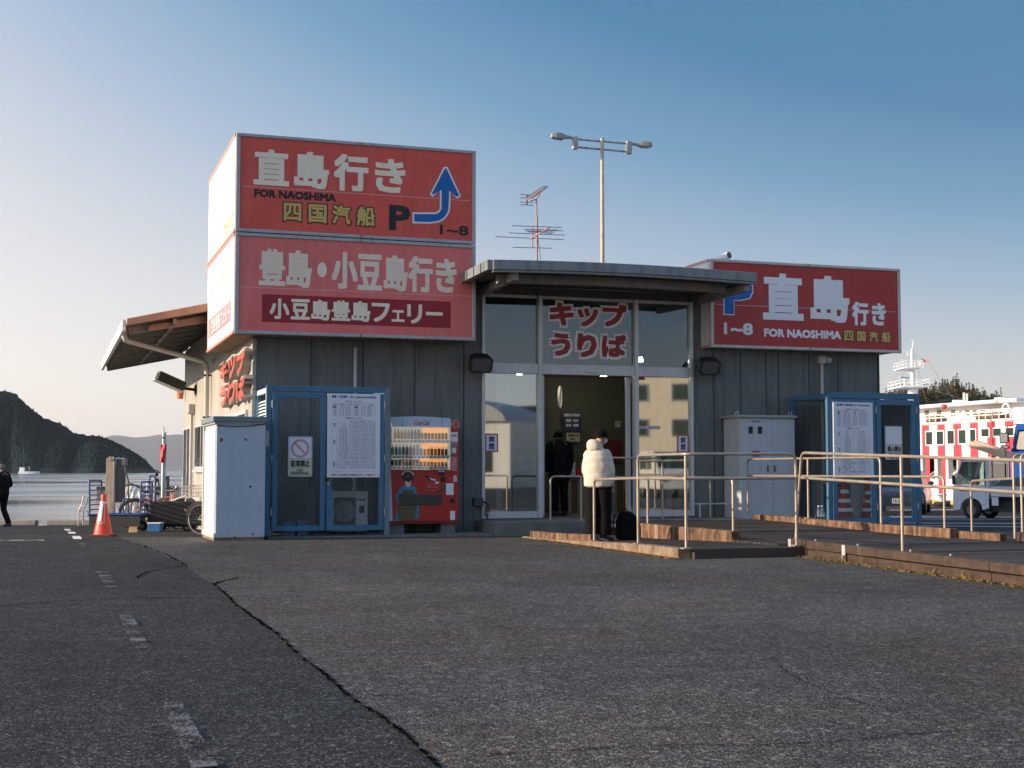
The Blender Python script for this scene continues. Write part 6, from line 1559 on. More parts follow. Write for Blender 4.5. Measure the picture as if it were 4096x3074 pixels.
notice('notice_board', 'navy notice board with white lettering on the hall wall', 'notice board', 2252, 1650, 2324, 1728, 3.1, M_NAVY, [('直島行き待合所', 0.05, 0.95, 0.06, 0.22), ('宮浦・本村', 0.15, 0.85, 0.34, 0.5), ('家浦・唐櫃', 0.15, 0.85, 0.60, 0.74)], M_SWHITE)
notice('notice', 'pale yellow notice under the navy board in the hall', 'notice', 2265, 1732, 2318, 1768, 3.1, mat('notice_yellow', (0.45, 0.46, 0.34), 0.5), [('切符売り場', 0.1, 0.9, 0.15, 0.45), ('窓口', 0.3, 0.7, 0.55, 0.85)], M_INK)
notice('notice', 'dark red poster inside behind the man in cream', 'poster', 2425, 1762, 2485, 1850, 3.15, mat('poster_red', (0.12, 0.015, 0.012), 0.5))
t = notice('notice', 'small wheelchair symbol plate on the dark partition', 'sign', 2459, 1685, 2483, 1711, 3.15, mat('plate_grey', (0.30, 0.32, 0.34), 0.5))
a, b = wp(2459, 1685, 3.15), wp(2483, 1711, 3.15); mx_, mz_ = (a.x + b.x) / 2, (a.z + b.z) / 2
g = MB(); g.tube([(mx_ + 0.03 * cos(q), 3.142, mz_ - 0.02 + 0.03 * sin(q)) for q in [R(150) + R(250) * i / 12 for i in range(13)]], 0.004, 4); g.ball((mx_ - 0.008, 3.142, mz_ + 0.045), 0.009); g.bar((mx_ - 0.008, 3.142, mz_ + 0.03), (mx_ - 0.003, 3.142, mz_ - 0.01), 0.007, 0.003); g.bar((mx_ - 0.003, 3.142, mz_ - 0.01), (mx_ + 0.028, 3.142, mz_ - 0.035), 0.007, 0.003)
part('wheelchair_symbol', g, M_SWHITE, t)
p = wp(2239, 1590, 2.2)
ck = thing('wall_clock', 'round white-rimmed clock seen from the side inside the door', 'clock', (p.x, 2.2, p.z), 0, local=True)
rot_ = Matrix.Rotation(R(62), 4, 'Z')
part('rim', MB().tube([(0.21 * cos(2 * pi * i / 32), 0, 0.21 * sin(2 * pi * i / 32)) for i in range(32)], 0.022, 8, closed=True).xf(rot_), M_SWHITE, ck)
part('dial', MB().cyl((0, 0.0, 0), (0, 0.03, 0), 0.205, n=32).xf(rot_), mat('dial_grey', (0.12, 0.12, 0.11), 0.3), ck)
part('wall_arm', MB().bar((0, 0.03, 0), (0, 0.25, 0), 0.04, 0.04), M_STEEL, ck)
ct = thing('ticket_counter', 'pale ticket counter with brown panels inside the open door', 'counter', (5.4, 2.6, 0.236))
a, b = wp(2252, 1912, 2.6), wp(2330, 2040, 2.6)
part('front', MB().box(a.x, a.x + 2.2, 2.6, 3.15, 0.236, a.z), mat('counter_front', (0.24, 0.25, 0.22), 0.6), ct)
part('top', MB().box(a.x - 0.05, a.x + 2.25, 2.55, 3.16, a.z + 0.002, a.z + 0.04), mat('counter_top', (0.12, 0.11, 0.10), 0.3), ct)
eachpart('panel', [(a.x + 0.18 + 0.5 * k, a.x + 0.32 + 0.5 * k, 2.593, 2.599, 0.24, a.z - 0.05) for k in range(4)], mat('counter_brown', (0.10, 0.08, 0.03), 0.6), ct)
for k in range(5):
    x = a.x + 0.1 + 0.12 * k; solo('leaflet_stand', MB().box(x, x + 0.09, 2.7, 2.8, a.z + 0.041, a.z + 0.041 + 0.16 + 0.12 * (k % 2)).box(x + 0.01, x + 0.08, 2.66, 2.7, a.z + 0.041, a.z + 0.12), [M_PAPER, M_PALE, M_NRED, M_PAPER, M_NAVY][k], 'small leaflet stand on the ticket counter, %s' % ['white at the left end', 'pale blue next to the left end', 'red in the middle', 'white next to the right end', 'navy at the right end'][k], 'leaflet stand', (x, 2.7, a.z + 0.041), group='leaflet stands on the counter')
a, b = wp(2490, 1960, 2.2), wp(2512, 2060, 2.2)
solo('fire_extinguisher', MB().cyl((a.x + 0.1, 2.2, 0.236), (a.x + 0.1, 2.2, 0.66), 0.075).cyl((a.x + 0.1, 2.2, 0.66), (a.x + 0.1, 2.2, 0.72), 0.075, 0.02).box(a.x + 0.05, a.x + 0.15, 2.18, 2.22, 0.72, 0.76), mat('ext_red', (0.22, 0.015, 0.012), 0.4), 'dark red fire extinguisher standing inside the right door leaf', 'extinguisher', (a.x + 0.1, 2.2, 0.236))

# ------------------------------------------------------------------ left: quay side
cone_p = gg(412, 2146)
t = cone('red traffic cone with a white lettered plate by the luggage trolleys', (cone_p.x, cone_p.y, gz(cone_p.x, cone_p.y)), 0.72, False)
t.rotation_euler = (0, 0, -PHI); t.scale = (1, 1, 1)
kk = Vector((cone_p.x, cone_p.y, 0)) - CAMP
print('cone depth', kk.dot(FW), 'px', 0.72 / kk.dot(FW) * 5500)
def on_cone(x, z, y0=0.0): return (x, y0 - sqrt(max(0, (0.155 - 0.177 * z) ** 2 - x * x)) - 0.006, z)
mb = MB(); q = [(-0.085, 0.24), (0.015, 0.24), (0.045, 0.56), (-0.03, 0.56)]
def panel(x0b, x1b, x0t, x1t, zb, zt, off):
    g = MB(); vs = []
    for j in range(7):
        f = j / 6
        for i in range(7):
            x = (x0b + (x0t - x0b) * f) + ((x1b - x0b) + ((x1t - x0t) - (x1b - x0b)) * f) * i / 6; p = on_cone(x, zb + (zt - zb) * f); vs.append((p[0], p[1] - off, p[2]))
    g.add(vs, [(j * 7 + i, j * 7 + i + 1, j * 7 + i + 8, j * 7 + i + 7) for j in range(6) for i in range(6)], True); return g
part('plate_border', panel(-0.095, 0.05, -0.035, 0.04, 0.22, 0.60, 0.0), M_REFL, t)
part('plate_red', panel(-0.09, 0.038, -0.031, 0.033, 0.235, 0.59, 0.003), M_ORANGE, t)
part('plate', panel(-0.08, 0.0, -0.028, 0.02, 0.26, 0.56, 0.006), M_REFL, t)
part('rim', MB().loft([[(r_ * cos(2 * pi * i / 24), r_ * sin(2 * pi * i / 24), z_) for i in range(24)] for r_, z_ in ((0.066, 0.565), (0.062, 0.585))]), M_REFL, t)

M_TROL = mat('trolley_blue', (0.02, 0.075, 0.24), 0.4, var=0.2, streak=0.3, dirt=(0.03, 0.03, 0.03)); M_TBED = mat('trolley_bed', (0.014, 0.015, 0.017), 0.7, var=0.3)
M_TYRE = mat('tyre', (0.014, 0.014, 0.014), 0.8, var=0.2); M_CHROME = mat('chrome', (0.6, 0.6, 0.6), 0.2, 0.9)
def wheel_part(parent, c, r, w, ax='y', rimm=None):
    a = Vector((0, 1, 0)) if ax == 'y' else Vector((1, 0, 0)); c = Vector(c)
    o = part('wheel', MB().tube([c - a * w / 2, c - a * w * 0.35, c + a * w * 0.35, c + a * w / 2], [r * 0.86, r, r, r * 0.86], 22), M_TYRE, parent)
    part('rim', MB().tube([c - a * (w / 2 + 0.004), c + a * (w / 2 + 0.004)], r * 0.55, 16), rimm or M_STEEL, o)
    return o
def end_frame(parent, x, w, z0, z1, n_, lean=0.0):
    """ladder-like upright end"""
    f = MB(); 
    f.tube(fillet([(x, -w / 2, z0), (x + lean, -w / 2, z1), (x + lean, w / 2, z1), (x, w / 2, z0)], 0.06), 0.021, 8)
    o = part('end_frame', f, M_TROL, parent)
    b_ = MB()
    for k in range(1, n_): q = k / n_; b_.box(x + lean * q - 0.008, x + lean * q + 0.008, -w / 2 + 0.02, w / 2 - 0.02, z0 + (z1 - z0) * q - 0.014, z0 + (z1 - z0) * q + 0.014)
    part('slats', b_, M_TROL, o)
def trolley(label, px0, px1, ybot, up0, up1, yaw, w=0.62, upright=('L', 'R'), bedh=0.30, wide=False):
    a, b_ = gg(px0, ybot), gg(px1, ybot); L = (b_ - a).length; c = (a + b_) / 2
    t = thing('luggage_trolley', label, 'trolley', (c.x, c.y, gz(c.x, c.y)), -PHI + yaw, 'blue luggage trolleys on the quay', local=True)
    part('bed', MB().box(-L / 2, L / 2, -w / 2, w / 2, bedh, bedh + 0.05), M_TBED, t, bev=0.01)
    part('side_skirt', MB().box(-L / 2 + 0.02, L / 2 - 0.02, -w / 2 - 0.012, -w / 2 - 0.001, bedh - 0.20, bedh + 0.03), M_TBED, t, bev=0.006)
    part('edge_tube', MB().tube(fillet([(-L / 2, -w / 2 - 0.02, bedh + 0.055), (L / 2, -w / 2 - 0.02, bedh + 0.055), (L / 2, w / 2, bedh + 0.055), (-L / 2, w / 2, bedh + 0.055)], 0.05), 0.018, 8), M_TROL, t)
    for s in upright: end_frame(t, (-L / 2 + 0.03) if s == 'L' else (L / 2 - 0.03), w, bedh + 0.05, up0 if s == 'L' else up1, 7, -0.02 if s == 'L' else 0.02)
    for x in (-L / 2 + 0.18, L / 2 - 0.18):
        for y in (-w / 2 + 0.06, w / 2 - 0.06): wheel_part(t, (x, y, 0.10), 0.10, 0.05, 'y')
    return t, L
t1, L1 = trolley('blue luggage trolley with ladder ends right behind the red cone', 372, 590, 2126, 1.05, 1.02, R(-6))
t2, L2 = trolley('blue luggage trolley beside the bicycle with one ladder end and a dark box load', 606, 790, 2125, 1.15, 0.9, R(4), upright=('L',))
# dark covered load on the second trolley
solo('covered_load', MB().box(-0.50, 0.82, -0.30, 0.3, 0.355, 0.80).xf(Matrix.Translation(t2.location) @ Matrix.Rotation(-PHI + R(4), 4, 'Z')) if False else MB().box(-0.48, 0.82, -0.36, 0.28, 0.12, 0.62).xf(Matrix.Translation(t2.location) @ Matrix.Rotation(-PHI + R(4), 4, 'Z')), mat('black_tarp', (0.013, 0.013, 0.015), 0.6, bump=0.5, bscale=6), 'black sheet-covered load on the trolley beside the bicycle', 'load', tuple(t2.location), bev=0.04)
t3, L3 = trolley('blue luggage trolley parked behind the cone trolley, its frame a long horizontal rail', 500, 590, 2106, 0.9, 0.9, R(0), upright=(), bedh=0.22)
a, b_ = dp(495, 2019, 31.5), dp(578, 2019, 31.5)
mb = MB(); Lr = (b_ - a).length
M3 = Matrix.Translation(Vector(t3.location)) @ Matrix.Rotation(-PHI, 4, 'Z')
zt3 = a.z - t3.location.z
part('top_rail', MB().tube(fillet([(-Lr * 0.75, 0.0, 0.26), (-Lr * 0.75, 0, zt3), (Lr * 0.6, 0, zt3), (Lr * 0.6, 0, 0.26)], 0.05), 0.025, 8), M_TROL, t3)
for k in (-0.3, 0.1, 0.45): part('strut', MB().cyl((Lr * k, 0, 0.26), (Lr * k, 0, zt3), 0.016), M_TROL, t3)
part('strut', MB().cyl((-Lr * 0.3, 0, zt3), (Lr * 0.1, 0, 0.26), 0.008), M_TROL, t3); part('strut', MB().cyl((Lr * 0.45, 0, zt3), (Lr * 0.1, 0, 0.26), 0.008), M_TROL, t3)
mb = MB()
for k in range(9):
    x = -Lr * 0.1 + 0.05 * k; mb.tube([(x + random.uniform(-.06, .06), -0.03, zt3 - 0.01 + random.uniform(-.02, .04)), (x + random.uniform(-.08, .08), -0.05, zt3 - 0.10 - 0.12 * random.random()), (x + random.uniform(-.1, .1), -0.03, zt3 - 0.02)], 0.007, 5)
solo('rope', mb.xf(M3), mat('rope_orange', (0.42, 0.22, 0.12), 0.8), 'tangled orange rope hanging on the horizontal trolley rail', 'rope', tuple(M3 @ Vector((0, 0, zt3))))
# light folding cart at the far left
p = gg(345, 2108)
fc = thing('folding_cart', 'pale folding hand cart with an upright handle left of the cone', 'cart', (p.x, p.y, gz(p.x, p.y)), -PHI, local=True)
M_CART = mat('cart_grey', (0.52, 0.50, 0.46), 0.4, 0.3)
part('handle', MB().tube(fillet([(-0.21, 0, 0.02), (-0.20, 0, 0.45), (-0.12, 0, 0.60), (-0.09, 0, 0.80), (-0.02, 0, 0.82)], 0.06), 0.016, 8).tube(fillet([(-0.21, 0.4, 0.02), (-0.20, 0.4, 0.45), (-0.12, 0.4, 0.60), (-0.09, 0.4, 0.80), (-0.02, 0.4, 0.82)], 0.06), 0.016, 8), M_CART, fc)
part('platform', MB().box(-0.18, 0.32, 0, 0.4, 0.40, 0.43), M_CART, fc, bev=0.008)
part('side_rail', MB().tube(fillet([(-0.15, 0, 0.43), (-0.12, 0, 0.52), (0.32, 0, 0.52), (0.34, 0, 0.43)], 0.03), 0.010, 6), M_CART, fc)
part('lower_bar', MB().tube([(-0.18, 0, 0.28), (0.22, 0, 0.28)], 0.012, 6).tube([(0.0, 0.05, 0.40), (0.2, 0.05, 0.12)], 0.012, 6), M_CART, fc)
wheel_part(fc, (0.22, 0.02, 0.11), 0.11, 0.06); wheel_part(fc, (0.22, 0.38, 0.11), 0.11, 0.06); wheel_part(fc, (-0.21, 0.2, 0.04), 0.04, 0.03)
# blue bin
a, b_ = gg(596, 2127), gg(648, 2127); c = (a + b_) / 2
bn = thing('plastic_bin', 'low blue plastic bin with white rim under the trolley ends', 'bin', (c.x, c.y, gz(c.x, c.y)), -PHI, local=True)
w_ = (b_ - a).length / 2
part('bin_body', MB().loft([[(-w_ * s, -0.15 * s, z), (w_ * s, -0.15 * s, z), (w_ * s, 0.15 * s, z), (-w_ * s, 0.15 * s, z)] for s, z in ((0.92, 0), (1, 0.165))], True, False), mat('bin_blue', (0.03, 0.16, 0.36), 0.5), bn, bev=0.01)
part('bin_rim', frame4(-w_ * 1.03, w_ * 1.03, -0.16, 0.16, 0.166, 0.185, 0.02).xf(Matrix(((1, 0, 0, 0), (0, 0, 1, 0), (0, 1, 0, 0), (0, 0, 0, 1)))) if False else MB().box(-w_ * 1.02, w_ * 1.02, -0.16, 0.16, 0.166, 0.185), M_SWHITE, bn)
p = gg(527, 2130); solo('wheel_chock', MB().extr([(p.y - 0.1, p.z), (p.y + 0.1, p.z), (p.y + 0.1, p.z + 0.03), (p.y - 0.02, p.z + 0.11)], 0, p.x - 0.05, p.x + 0.10), mat('chock_yellow', (0.60, 0.40, 0.18), 0.7), 'small pale wooden wheel chock under the cone trolley', 'chock', tuple(p))

# bicycles
def bicycle(label, p, rot, col, basket=True, tilt=0.0, h=1.0, step=False):
    t = thing('bicycle', label, 'bicycle', p, rot, 'bicycles leaning by the side wall', local=True)
    t.rotation_euler = (tilt, 0, rot)
    m = mat('bike_' + col[0], col[1], 0.35, var=0.1); Rw = 0.33
    ra, fa, bb, hd0, hd1, st = Vector((-0.52, 0, Rw)), Vector((0.53, 0, Rw)), Vector((-0.08, 0, 0.28)), Vector((0.40, 0, 0.68)), Vector((0.37, 0, 0.80)), Vector((-0.20, 0, 0.70))
    f = MB()
    for a, b_, r_ in ((bb, st, 0.017), (bb, hd0, 0.020), (st + Vector((0.02, 0, -0.06)) if not step else bb + Vector((-0.04, 0, 0.15)), hd1 + Vector((0, 0, -0.04)), 0.017), (hd0, hd1, 0.021)): f.cyl(a, b_, r_, n=10)
    for s in (-0.05, 0.05): o_ = Vector((0, s, 0)); f.cyl(bb + o_ * 0.5, ra + o_, 0.009, n=8); f.cyl(st + o_ * 0.3, ra + o_, 0.008, n=8)
    part('frame', f, m, t)
    fk = MB()
    for s in (-0.05, 0.05): fk.tube([hd0 + Vector((0.005, s * 0.7, 0)), Vector((0.47, s, 0.50)), fa + Vector((0, s, 0))], [0.014, 0.012, 0.009], 8)
    part('fork', fk, M_CHROME, t)
    for c in (ra, fa):
        wh = part('wheel', MB().tube([c + Vector((Rw * cos(2 * pi * i / 36), 0, Rw * sin(2 * pi * i / 36))) for i in range(36)], 0.020, 8, closed=True), M_TYRE, t)
        part('rim', MB().tube([c + Vector(((Rw - 0.025) * cos(2 * pi * i / 36), 0, (Rw - 0.025) * sin(2 * pi * i / 36))) for i in range(36)], 0.010, 6, closed=True), M_CHROME, wh)
        sp_ = MB()
        for k in range(14): a = 2 * pi * k / 14; sp_.cyl(c + Vector((0, 0.02 * (-1) ** k, 0)), c + Vector(((Rw - 0.03) * cos(a), 0, (Rw - 0.03) * sin(a))), 0.0022, n=4)
        part('spokes', sp_, M_CHROME, wh)
    sv = st + Vector((-0.03, 0, 0.14))
    part('seat_post', MB().cyl(st, sv, 0.012), M_CHROME, t)
    part('saddle', MB().loft([ring_((sv.x + dx, 0, sv.z + 0.02 + dz), 0.02, w_, 12) if False else [(sv.x + dx, w_ * cos(2 * pi * k / 12), sv.z + 0.02 + dz + 0.035 * sin(2 * pi * k / 12)) for k in range(12)] for dx, w_, dz in ((-0.15, 0.05, 0.02), (-0.12, 0.085, 0.02), (-0.05, 0.075, 0.0), (0.04, 0.035, 0.0), (0.13, 0.02, 0.005), (0.15, 0.008, 0.005))]), M_BLACK, t)
    hb = hd1 + Vector((0.0, 0, 0.12))
    part('handlebar', MB().cyl(hd1, hb, 0.013).tube(fillet([hb + Vector((-0.12, -0.28, 0.03)), hb + Vector((0.05, -0.22, 0.04)), hb, hb + Vector((0.05, 0.22, 0.04)), hb + Vector((-0.12, 0.28, 0.03))], 0.06), 0.011, 8), M_CHROME, t)
    for s in (-1, 1): part('grip', MB().cyl(hb + Vector((-0.13, 0.285 * s, 0.03)), hb + Vector((-0.03, 0.25 * s, 0.035)), 0.018), M_BLACK, t)
    part('crank', MB().cyl(bb + Vector((0, -0.04, 0)), bb + Vector((0, -0.05, 0)), 0.085, n=20).cyl(bb + Vector((0, -0.07, 0)), bb + Vector((0.12, -0.07, -0.12)), 0.011), M_CHROME, t)
    for q in (Vector((0.13, -0.11, -0.13)), Vector((-0.13, 0.11, 0.13))): part('pedal', MB().box(bb.x + q.x - 0.045, bb.x + q.x + 0.045, q.y - 0.04, q.y + 0.04, bb.z + q.z - 0.011, bb.z + q.z + 0.011), M_BLACK, t)
    part('kickstand', MB().cyl(ra + Vector((0.02, 0.06, -0.02)), ra + Vector((-0.06, 0.16, -Rw + 0.01)), 0.010), M_CHROME, t)
    for c, a0, a1 in ((ra, 15, 165), (fa, 30, 150)):
        pts = [c + Vector(((Rw + 0.035) * cos(R(a)), 0, (Rw + 0.035) * sin(R(a)))) for a in range(a0, a1 + 1, 10)]; part('mudguard', MB().tube(pts, 0.014, 6), M_BLACK, t)
    if basket:
        bs_ = MB(); x0, x1, y0, y1, z0, z1 = 0.48, 0.80, -0.17, 0.17, 0.74, 0.98
        for k in range(9):
            y = y0 + (y1 - y0) * k / 8
            bs_.cyl((x0, y, z0), (x0 - 0.03, y * 1.12, z1), 0.003, n=4).cyl((x1, y, z0), (x1 + 0.04, y * 1.12, z1), 0.003, n=4).cyl((x0, y, z0), (x1, y, z0), 0.003, n=4)
        for k in range(9):
            x = x0 + (x1 - x0) * k / 8
            for s in (-1, 1): bs_.cyl((x, y1 * s, z0), (x + (k - 3.5) * 0.008, y1 * 1.12 * s, z1), 0.003, n=4)
        for q, e in ((0.0, 0), (0.35, 0.35), (0.7, 0.7), (1.0, 1.0)):
            z = z0 + (z1 - z0) * q; a, b_, cc = x0 - 0.03 * e, x1 + 0.04 * e, y1 * (1 + 0.12 * e); bs_.tube([(a, -cc, z), (b_, -cc, z), (b_, cc, z), (a, cc, z)], 0.0045, 5, closed=True)
        part('basket', bs_, M_CART, t)
    part('rear_reflector', MB().box(ra.x - 0.38, ra.x - 0.365, -0.025, 0.025, 0.50, 0.55), M_NEON, t)
    return t
def bike_at(label, x, y, depth, ang, col, basket, tilt, hx, hz, sc=1.0):
    """puts the bicycle point (hx, 0, hz) under a photo point at a given depth; ang = heading in world"""
    q = dp(x, y, depth); z = gz(q.x, q.y); d = Vector((cos(ang), sin(ang), 0)) * hx * sc
    t = bicycle(label, (q.x - d.x, q.y - d.y, z), ang, col, basket, tilt); t.scale = (sc, sc, sc); return t
bike_at('yellow-framed bicycle half hidden behind the white locker', 801, 2062, 25.0, R(-45), ('yellow', (0.50, 0.33, 0.08)), False, 0.05, -0.52, 0.33, 0.84)
bike_at('bright orange bicycle standing behind the sheet-covered load', 698, 1976, 31.6, R(-16), ('orange', (0.75, 0.11, 0.04)), False, 0.06, 0.38, 0.80)
bike_at('silver bicycle with a wire front basket between the orange one and the wall', 752, 1962, 30.6, R(-62), ('silver', (0.50, 0.50, 0.50)), True, 0.06, 0.38, 0.85)

# boarding tower, pole, railings
p = gg(458, 2088); k = (p - CAMP).dot(FW)
bt = thing('boarding_ramp', 'raised grey metal boarding ramp standing upright at the quay edge', 'boarding ramp', (p.x, p.y, gz(p.x, p.y)), -PHI, local=True)
M_RAMP = mat('ramp_metal', (0.34, 0.28, 0.21), 0.6, 0.1, var=0.2, streak=0.35, dirt=(0.12, 0.08, 0.05)); M_RAMPD = mat('ramp_panel', (0.16, 0.14, 0.12), 0.7, streak=0.4)
s_ = k / 5500.0
X = lambda x: (x - 458) * s_
Zt = lambda y: dp(458, y, k).z - gz(p.x, p.y)
part('left_column', MB().box(X(422), X(434), -0.05, 0.75, 0, Zt(1835)).box(X(434), X(453), -0.08, 0.02, 0, Zt(1832)), M_RAMP, bt, bev=0.015)
part('stepped_side', MB().box(X(421) - 0.0, X(434) - 0.001, -0.06, 0.7, 0, Zt(1916)), M_RAMP, bt, bev=0.01)
part('guide_rail', MB().cyl((X(455), -0.09, 0.1), (X(455), -0.09, Zt(1845)), 0.016), M_CHROME, bt)
part('ramp_panel', MB().box(X(457), X(496), 0.03, 0.10, Zt(2010), Zt(1864)), M_RAMPD, bt, bev=0.01)
part('right_column', MB().box(X(482), X(495), -0.02, 0.3, Zt(1863) + 0.002, Zt(1833)), M_RAMP, bt, bev=0.01)
part('roller', MB().cyl((X(454), 0.05, Zt(1836)), (X(483), 0.05, Zt(1836)), 0.03), M_CHROME, bt)
part('cap', MB().cyl((X(438), -0.1, Zt(1836)), (X(438), 0.05, Zt(1836)), 0.07, n=18).cyl((X(448), -0.1, Zt(1834)), (X(448), 0.05, Zt(1834)), 0.055, n=18), M_RAMP, bt)
part('hose', MB().tube(fillet([(X(495), -0.02, Zt(1860)), (X(503), -0.05, Zt(1895)), (X(514), -0.06, Zt(1930)), (X(514), -0.06, 0.0)], 0.1), 0.025, 8), mat('hose_brown', (0.10, 0.07, 0.05), 0.6), bt)
p = gg(653, 2090); k = (p - CAMP).dot(FW); s_ = k / 5500.0; z0_ = gz(p.x, p.y)
Xg = lambda x: (x - 653) * s_
Zg = lambda y: dp(653, y, k).z - z0_
gw = thing('gangway_post', 'grey concrete gangway post with sloping steel handrail at the quay', 'post', (p.x, p.y, z0_), -PHI, local=True)
part('column', MB().box(Xg(640), Xg(667), 0, 0.25, 0, Zg(1903)), M_CONCD, gw, bev=0.01)
part('handrail_tube', MB().tube(fillet([(Xg(588), -0.05, 0), (Xg(588), -0.05, Zg(1932)), (Xg(640), -0.05, Zg(1904)), (Xg(729), -0.05, Zg(1903)), (Xg(729), -0.05, 0)], 0.08), 0.022, 8), M_ALU, gw)
part('side_post', MB().cyl((Xg(617), -0.05, 0), (Xg(617), -0.05, Zg(1917)), 0.02), M_ALU, gw)
fm = MB()
for x in range(672, 730, 8): fm.cyl((Xg(x), 0.1, 0.1), (Xg(x), 0.1, Zg(1922)), 0.007, n=6)
fm.cyl((Xg(668), 0.1, Zg(1922)), (Xg(730), 0.1, Zg(1922)), 0.008, n=6)
part('bar_fence', fm, M_ALU, gw)
fp = thing('flag_pole', 'white pole with a hanging red banner standing by the gangway post', 'pole', (p.x, p.y - 0.15, z0_), -PHI, local=True)
part('pole', MB().cyl((Xg(650), -0.12, 0), (Xg(652), -0.12, Zg(1735)), 0.045), M_WHITE, fp)
part('pole', MB().tube([(Xg(658), -0.1, 0), (Xg(658), -0.1, Zg(1730))], 0.025, 8).tube(fillet([(Xg(651), -0.12, Zg(1736)), (Xg(651), -0.12, Zg(1712)), (Xg(648), -0.12, Zg(1708))], 0.02), 0.022, 8), M_WHITE, fp)
bnr = MB(); vs = []
for j in range(9):
    for i in range(5):
        f = j / 8; vs.append((Xg(654 - 9 * f * 0.5 + 1) + 0.0 + (i - 2) * 0.045 * (1 - 0.15 * f), -0.20 + 0.04 * sin(i * 1.6 + f * 3), Zg(1780 + 72 * f)))
part('banner', bnr.add(vs, [(j * 5 + i, j * 5 + i + 1, j * 5 + i + 6, j * 5 + i + 5) for j in range(8) for i in range(4)], True), mat('banner_red', (0.70, 0.07, 0.07), 0.7), fp)
part('clamp', MB().box(Xg(647), Xg(655), -0.18, -0.06, Zg(1755), Zg(1750)), M_BLACK, fp)

# white tarpaulins in a heap
p = gg(560, 2086); k = (p - CAMP).dot(FW) + 1.0; s_ = k / 5500.0
tp = thing('tarpaulin_heap', 'heap of gear under crumpled white tarpaulin tied with dark rope', 'tarpaulin', tuple(cw((560 - CX) * s_, k, gz(p.x, p.y))), -PHI, local=True)
mb = MB(); vs = []; nx, ny = 40, 16
TOPS = [(497, 1948), (520, 1944), (545, 1952), (560, 1958), (580, 1956), (605, 1968), (630, 1985), (650, 2010)]
for j in range(ny + 1):
    f = j / ny
    for i in range(nx + 1):
        x = 495 + 155 * i / nx; top = dp(560, interp(TOPS, x), k).z - gz(p.x, p.y)
        q = sin(f * pi * 0.55) if f < 0.9 else 1
        h = top * min(1, q * 1.05); cr_n = noise.noise(Vector((x * 0.09, f * 5, 2))) * 0.13 + noise.noise(Vector((x * 0.3, f * 9, 7))) * 0.05
        vs.append(((x - 560) * s_, -0.5 + 0.9 * f + cr_n, max(0, h + cr_n * 0.35 * (j > 0))))
part('tarpaulin', mb.add(vs, [(j * (nx + 1) + i, j * (nx + 1) + i + 1, (j + 1) * (nx + 1) + i + 1, (j + 1) * (nx + 1) + i) for j in range(ny) for i in range(nx)], True), mat('tarp_white', (0.72, 0.68, 0.58), 0.6, var=0.25, scale=4, dirt=(0.30, 0.20, 0.10)), tp)
rb = MB(); rb.tube([((x - 560) * s_, 0.30, dp(560, interp(TOPS, x), k).z - gz(p.x, p.y) + 0.03 + 0.04 * noise.noise(Vector((x * 0.2, 0, 0)))) for x in range(497, 632, 6)], 0.05, 6)
part('rope', rb, mat('rope_dark', (0.05, 0.05, 0.055), 0.8), tp)

# pontoon with a walking figure far out
D = 140.0
a, b_ = cw((470 - CX) / F_PX * D, D), cw((760 - CX) / F_PX * D, D)
po = thing('pontoon', 'long low grey pontoon on the water behind the quay railings', 'pontoon', tuple(cw((615 - CX) / F_PX * D, D, ZSEA)), -PHI, local=True)
w_ = 145 / F_PX * D; ztop = dp(600, 1946, D).z - ZSEA
part('hull', MB().box(-w_ * 1.3, w_ * 1.2, -3, 3, -0.3, ztop), M_CONCD, po, bev=0.03)
part('fender_strip', MB().box(-w_ * 1.3, w_ * 1.2, -3.06, -3.002, ztop - 0.28, ztop - 0.02), M_BLACK, po)
pf_ = dp(626, 1953, D - 1)
J = pose(look=(0.2, 1, 0), knL=(-0.09, 0.2, 0.5), anL=(-0.09, 0.22, 0.1), knR=(0.09, 0.0, 0.47), anR=(0.09, -0.2, 0.12))
fpn = person('far person in dark clothes with a red collar walking on the pontoon', (pf_.x, pf_.y, ZSEA + ztop), -PHI - R(80), J, dict(skin=M_SKINP, trousers=M_DKT, jacket=M_DKJ, shoe=M_SHOE, sole=M_SHOE, hair=M_HAIRM), dict(hair='cap'))
part('collar', MB().loft([ring_((0, 0.0, z), r_, r_ * 0.8, 16) for z, r_ in ((1.34, 0.15), (1.40, 0.11), (1.46, 0.09))]), mat('collar_red', (0.6, 0.05, 0.04), 0.7), fpn)
# small boat near the headland
D = 900.0; p = dp(92, 1890, D)
sb = thing('small_boat', 'tiny white boat far out below the dark headland', 'boat', (p.x, p.y, ZSEA), -PHI, local=True)
part('hull', MB().loft([[(x, -w, 0.3), (x, w, 0.3), (x, w * 1.1, 2.0), (x, -w * 1.1, 2.0)] for x, w in ((-2.5, 1.6), (4, 1.7), (8, 1.2), (11, 0.2))], True, False), M_SWHITE, sb)
part('cabin', MB().box(-2, 1, -1.2, 1.2, 2.01, 4.6), M_SWHITE, sb, bev=0.1); part('mast', MB().cyl((4, 0, 2), (4, 0, 5.5), 0.12), M_SWHITE, sb)
# two navigation posts / small far vessel omitted: nothing else shows on the water

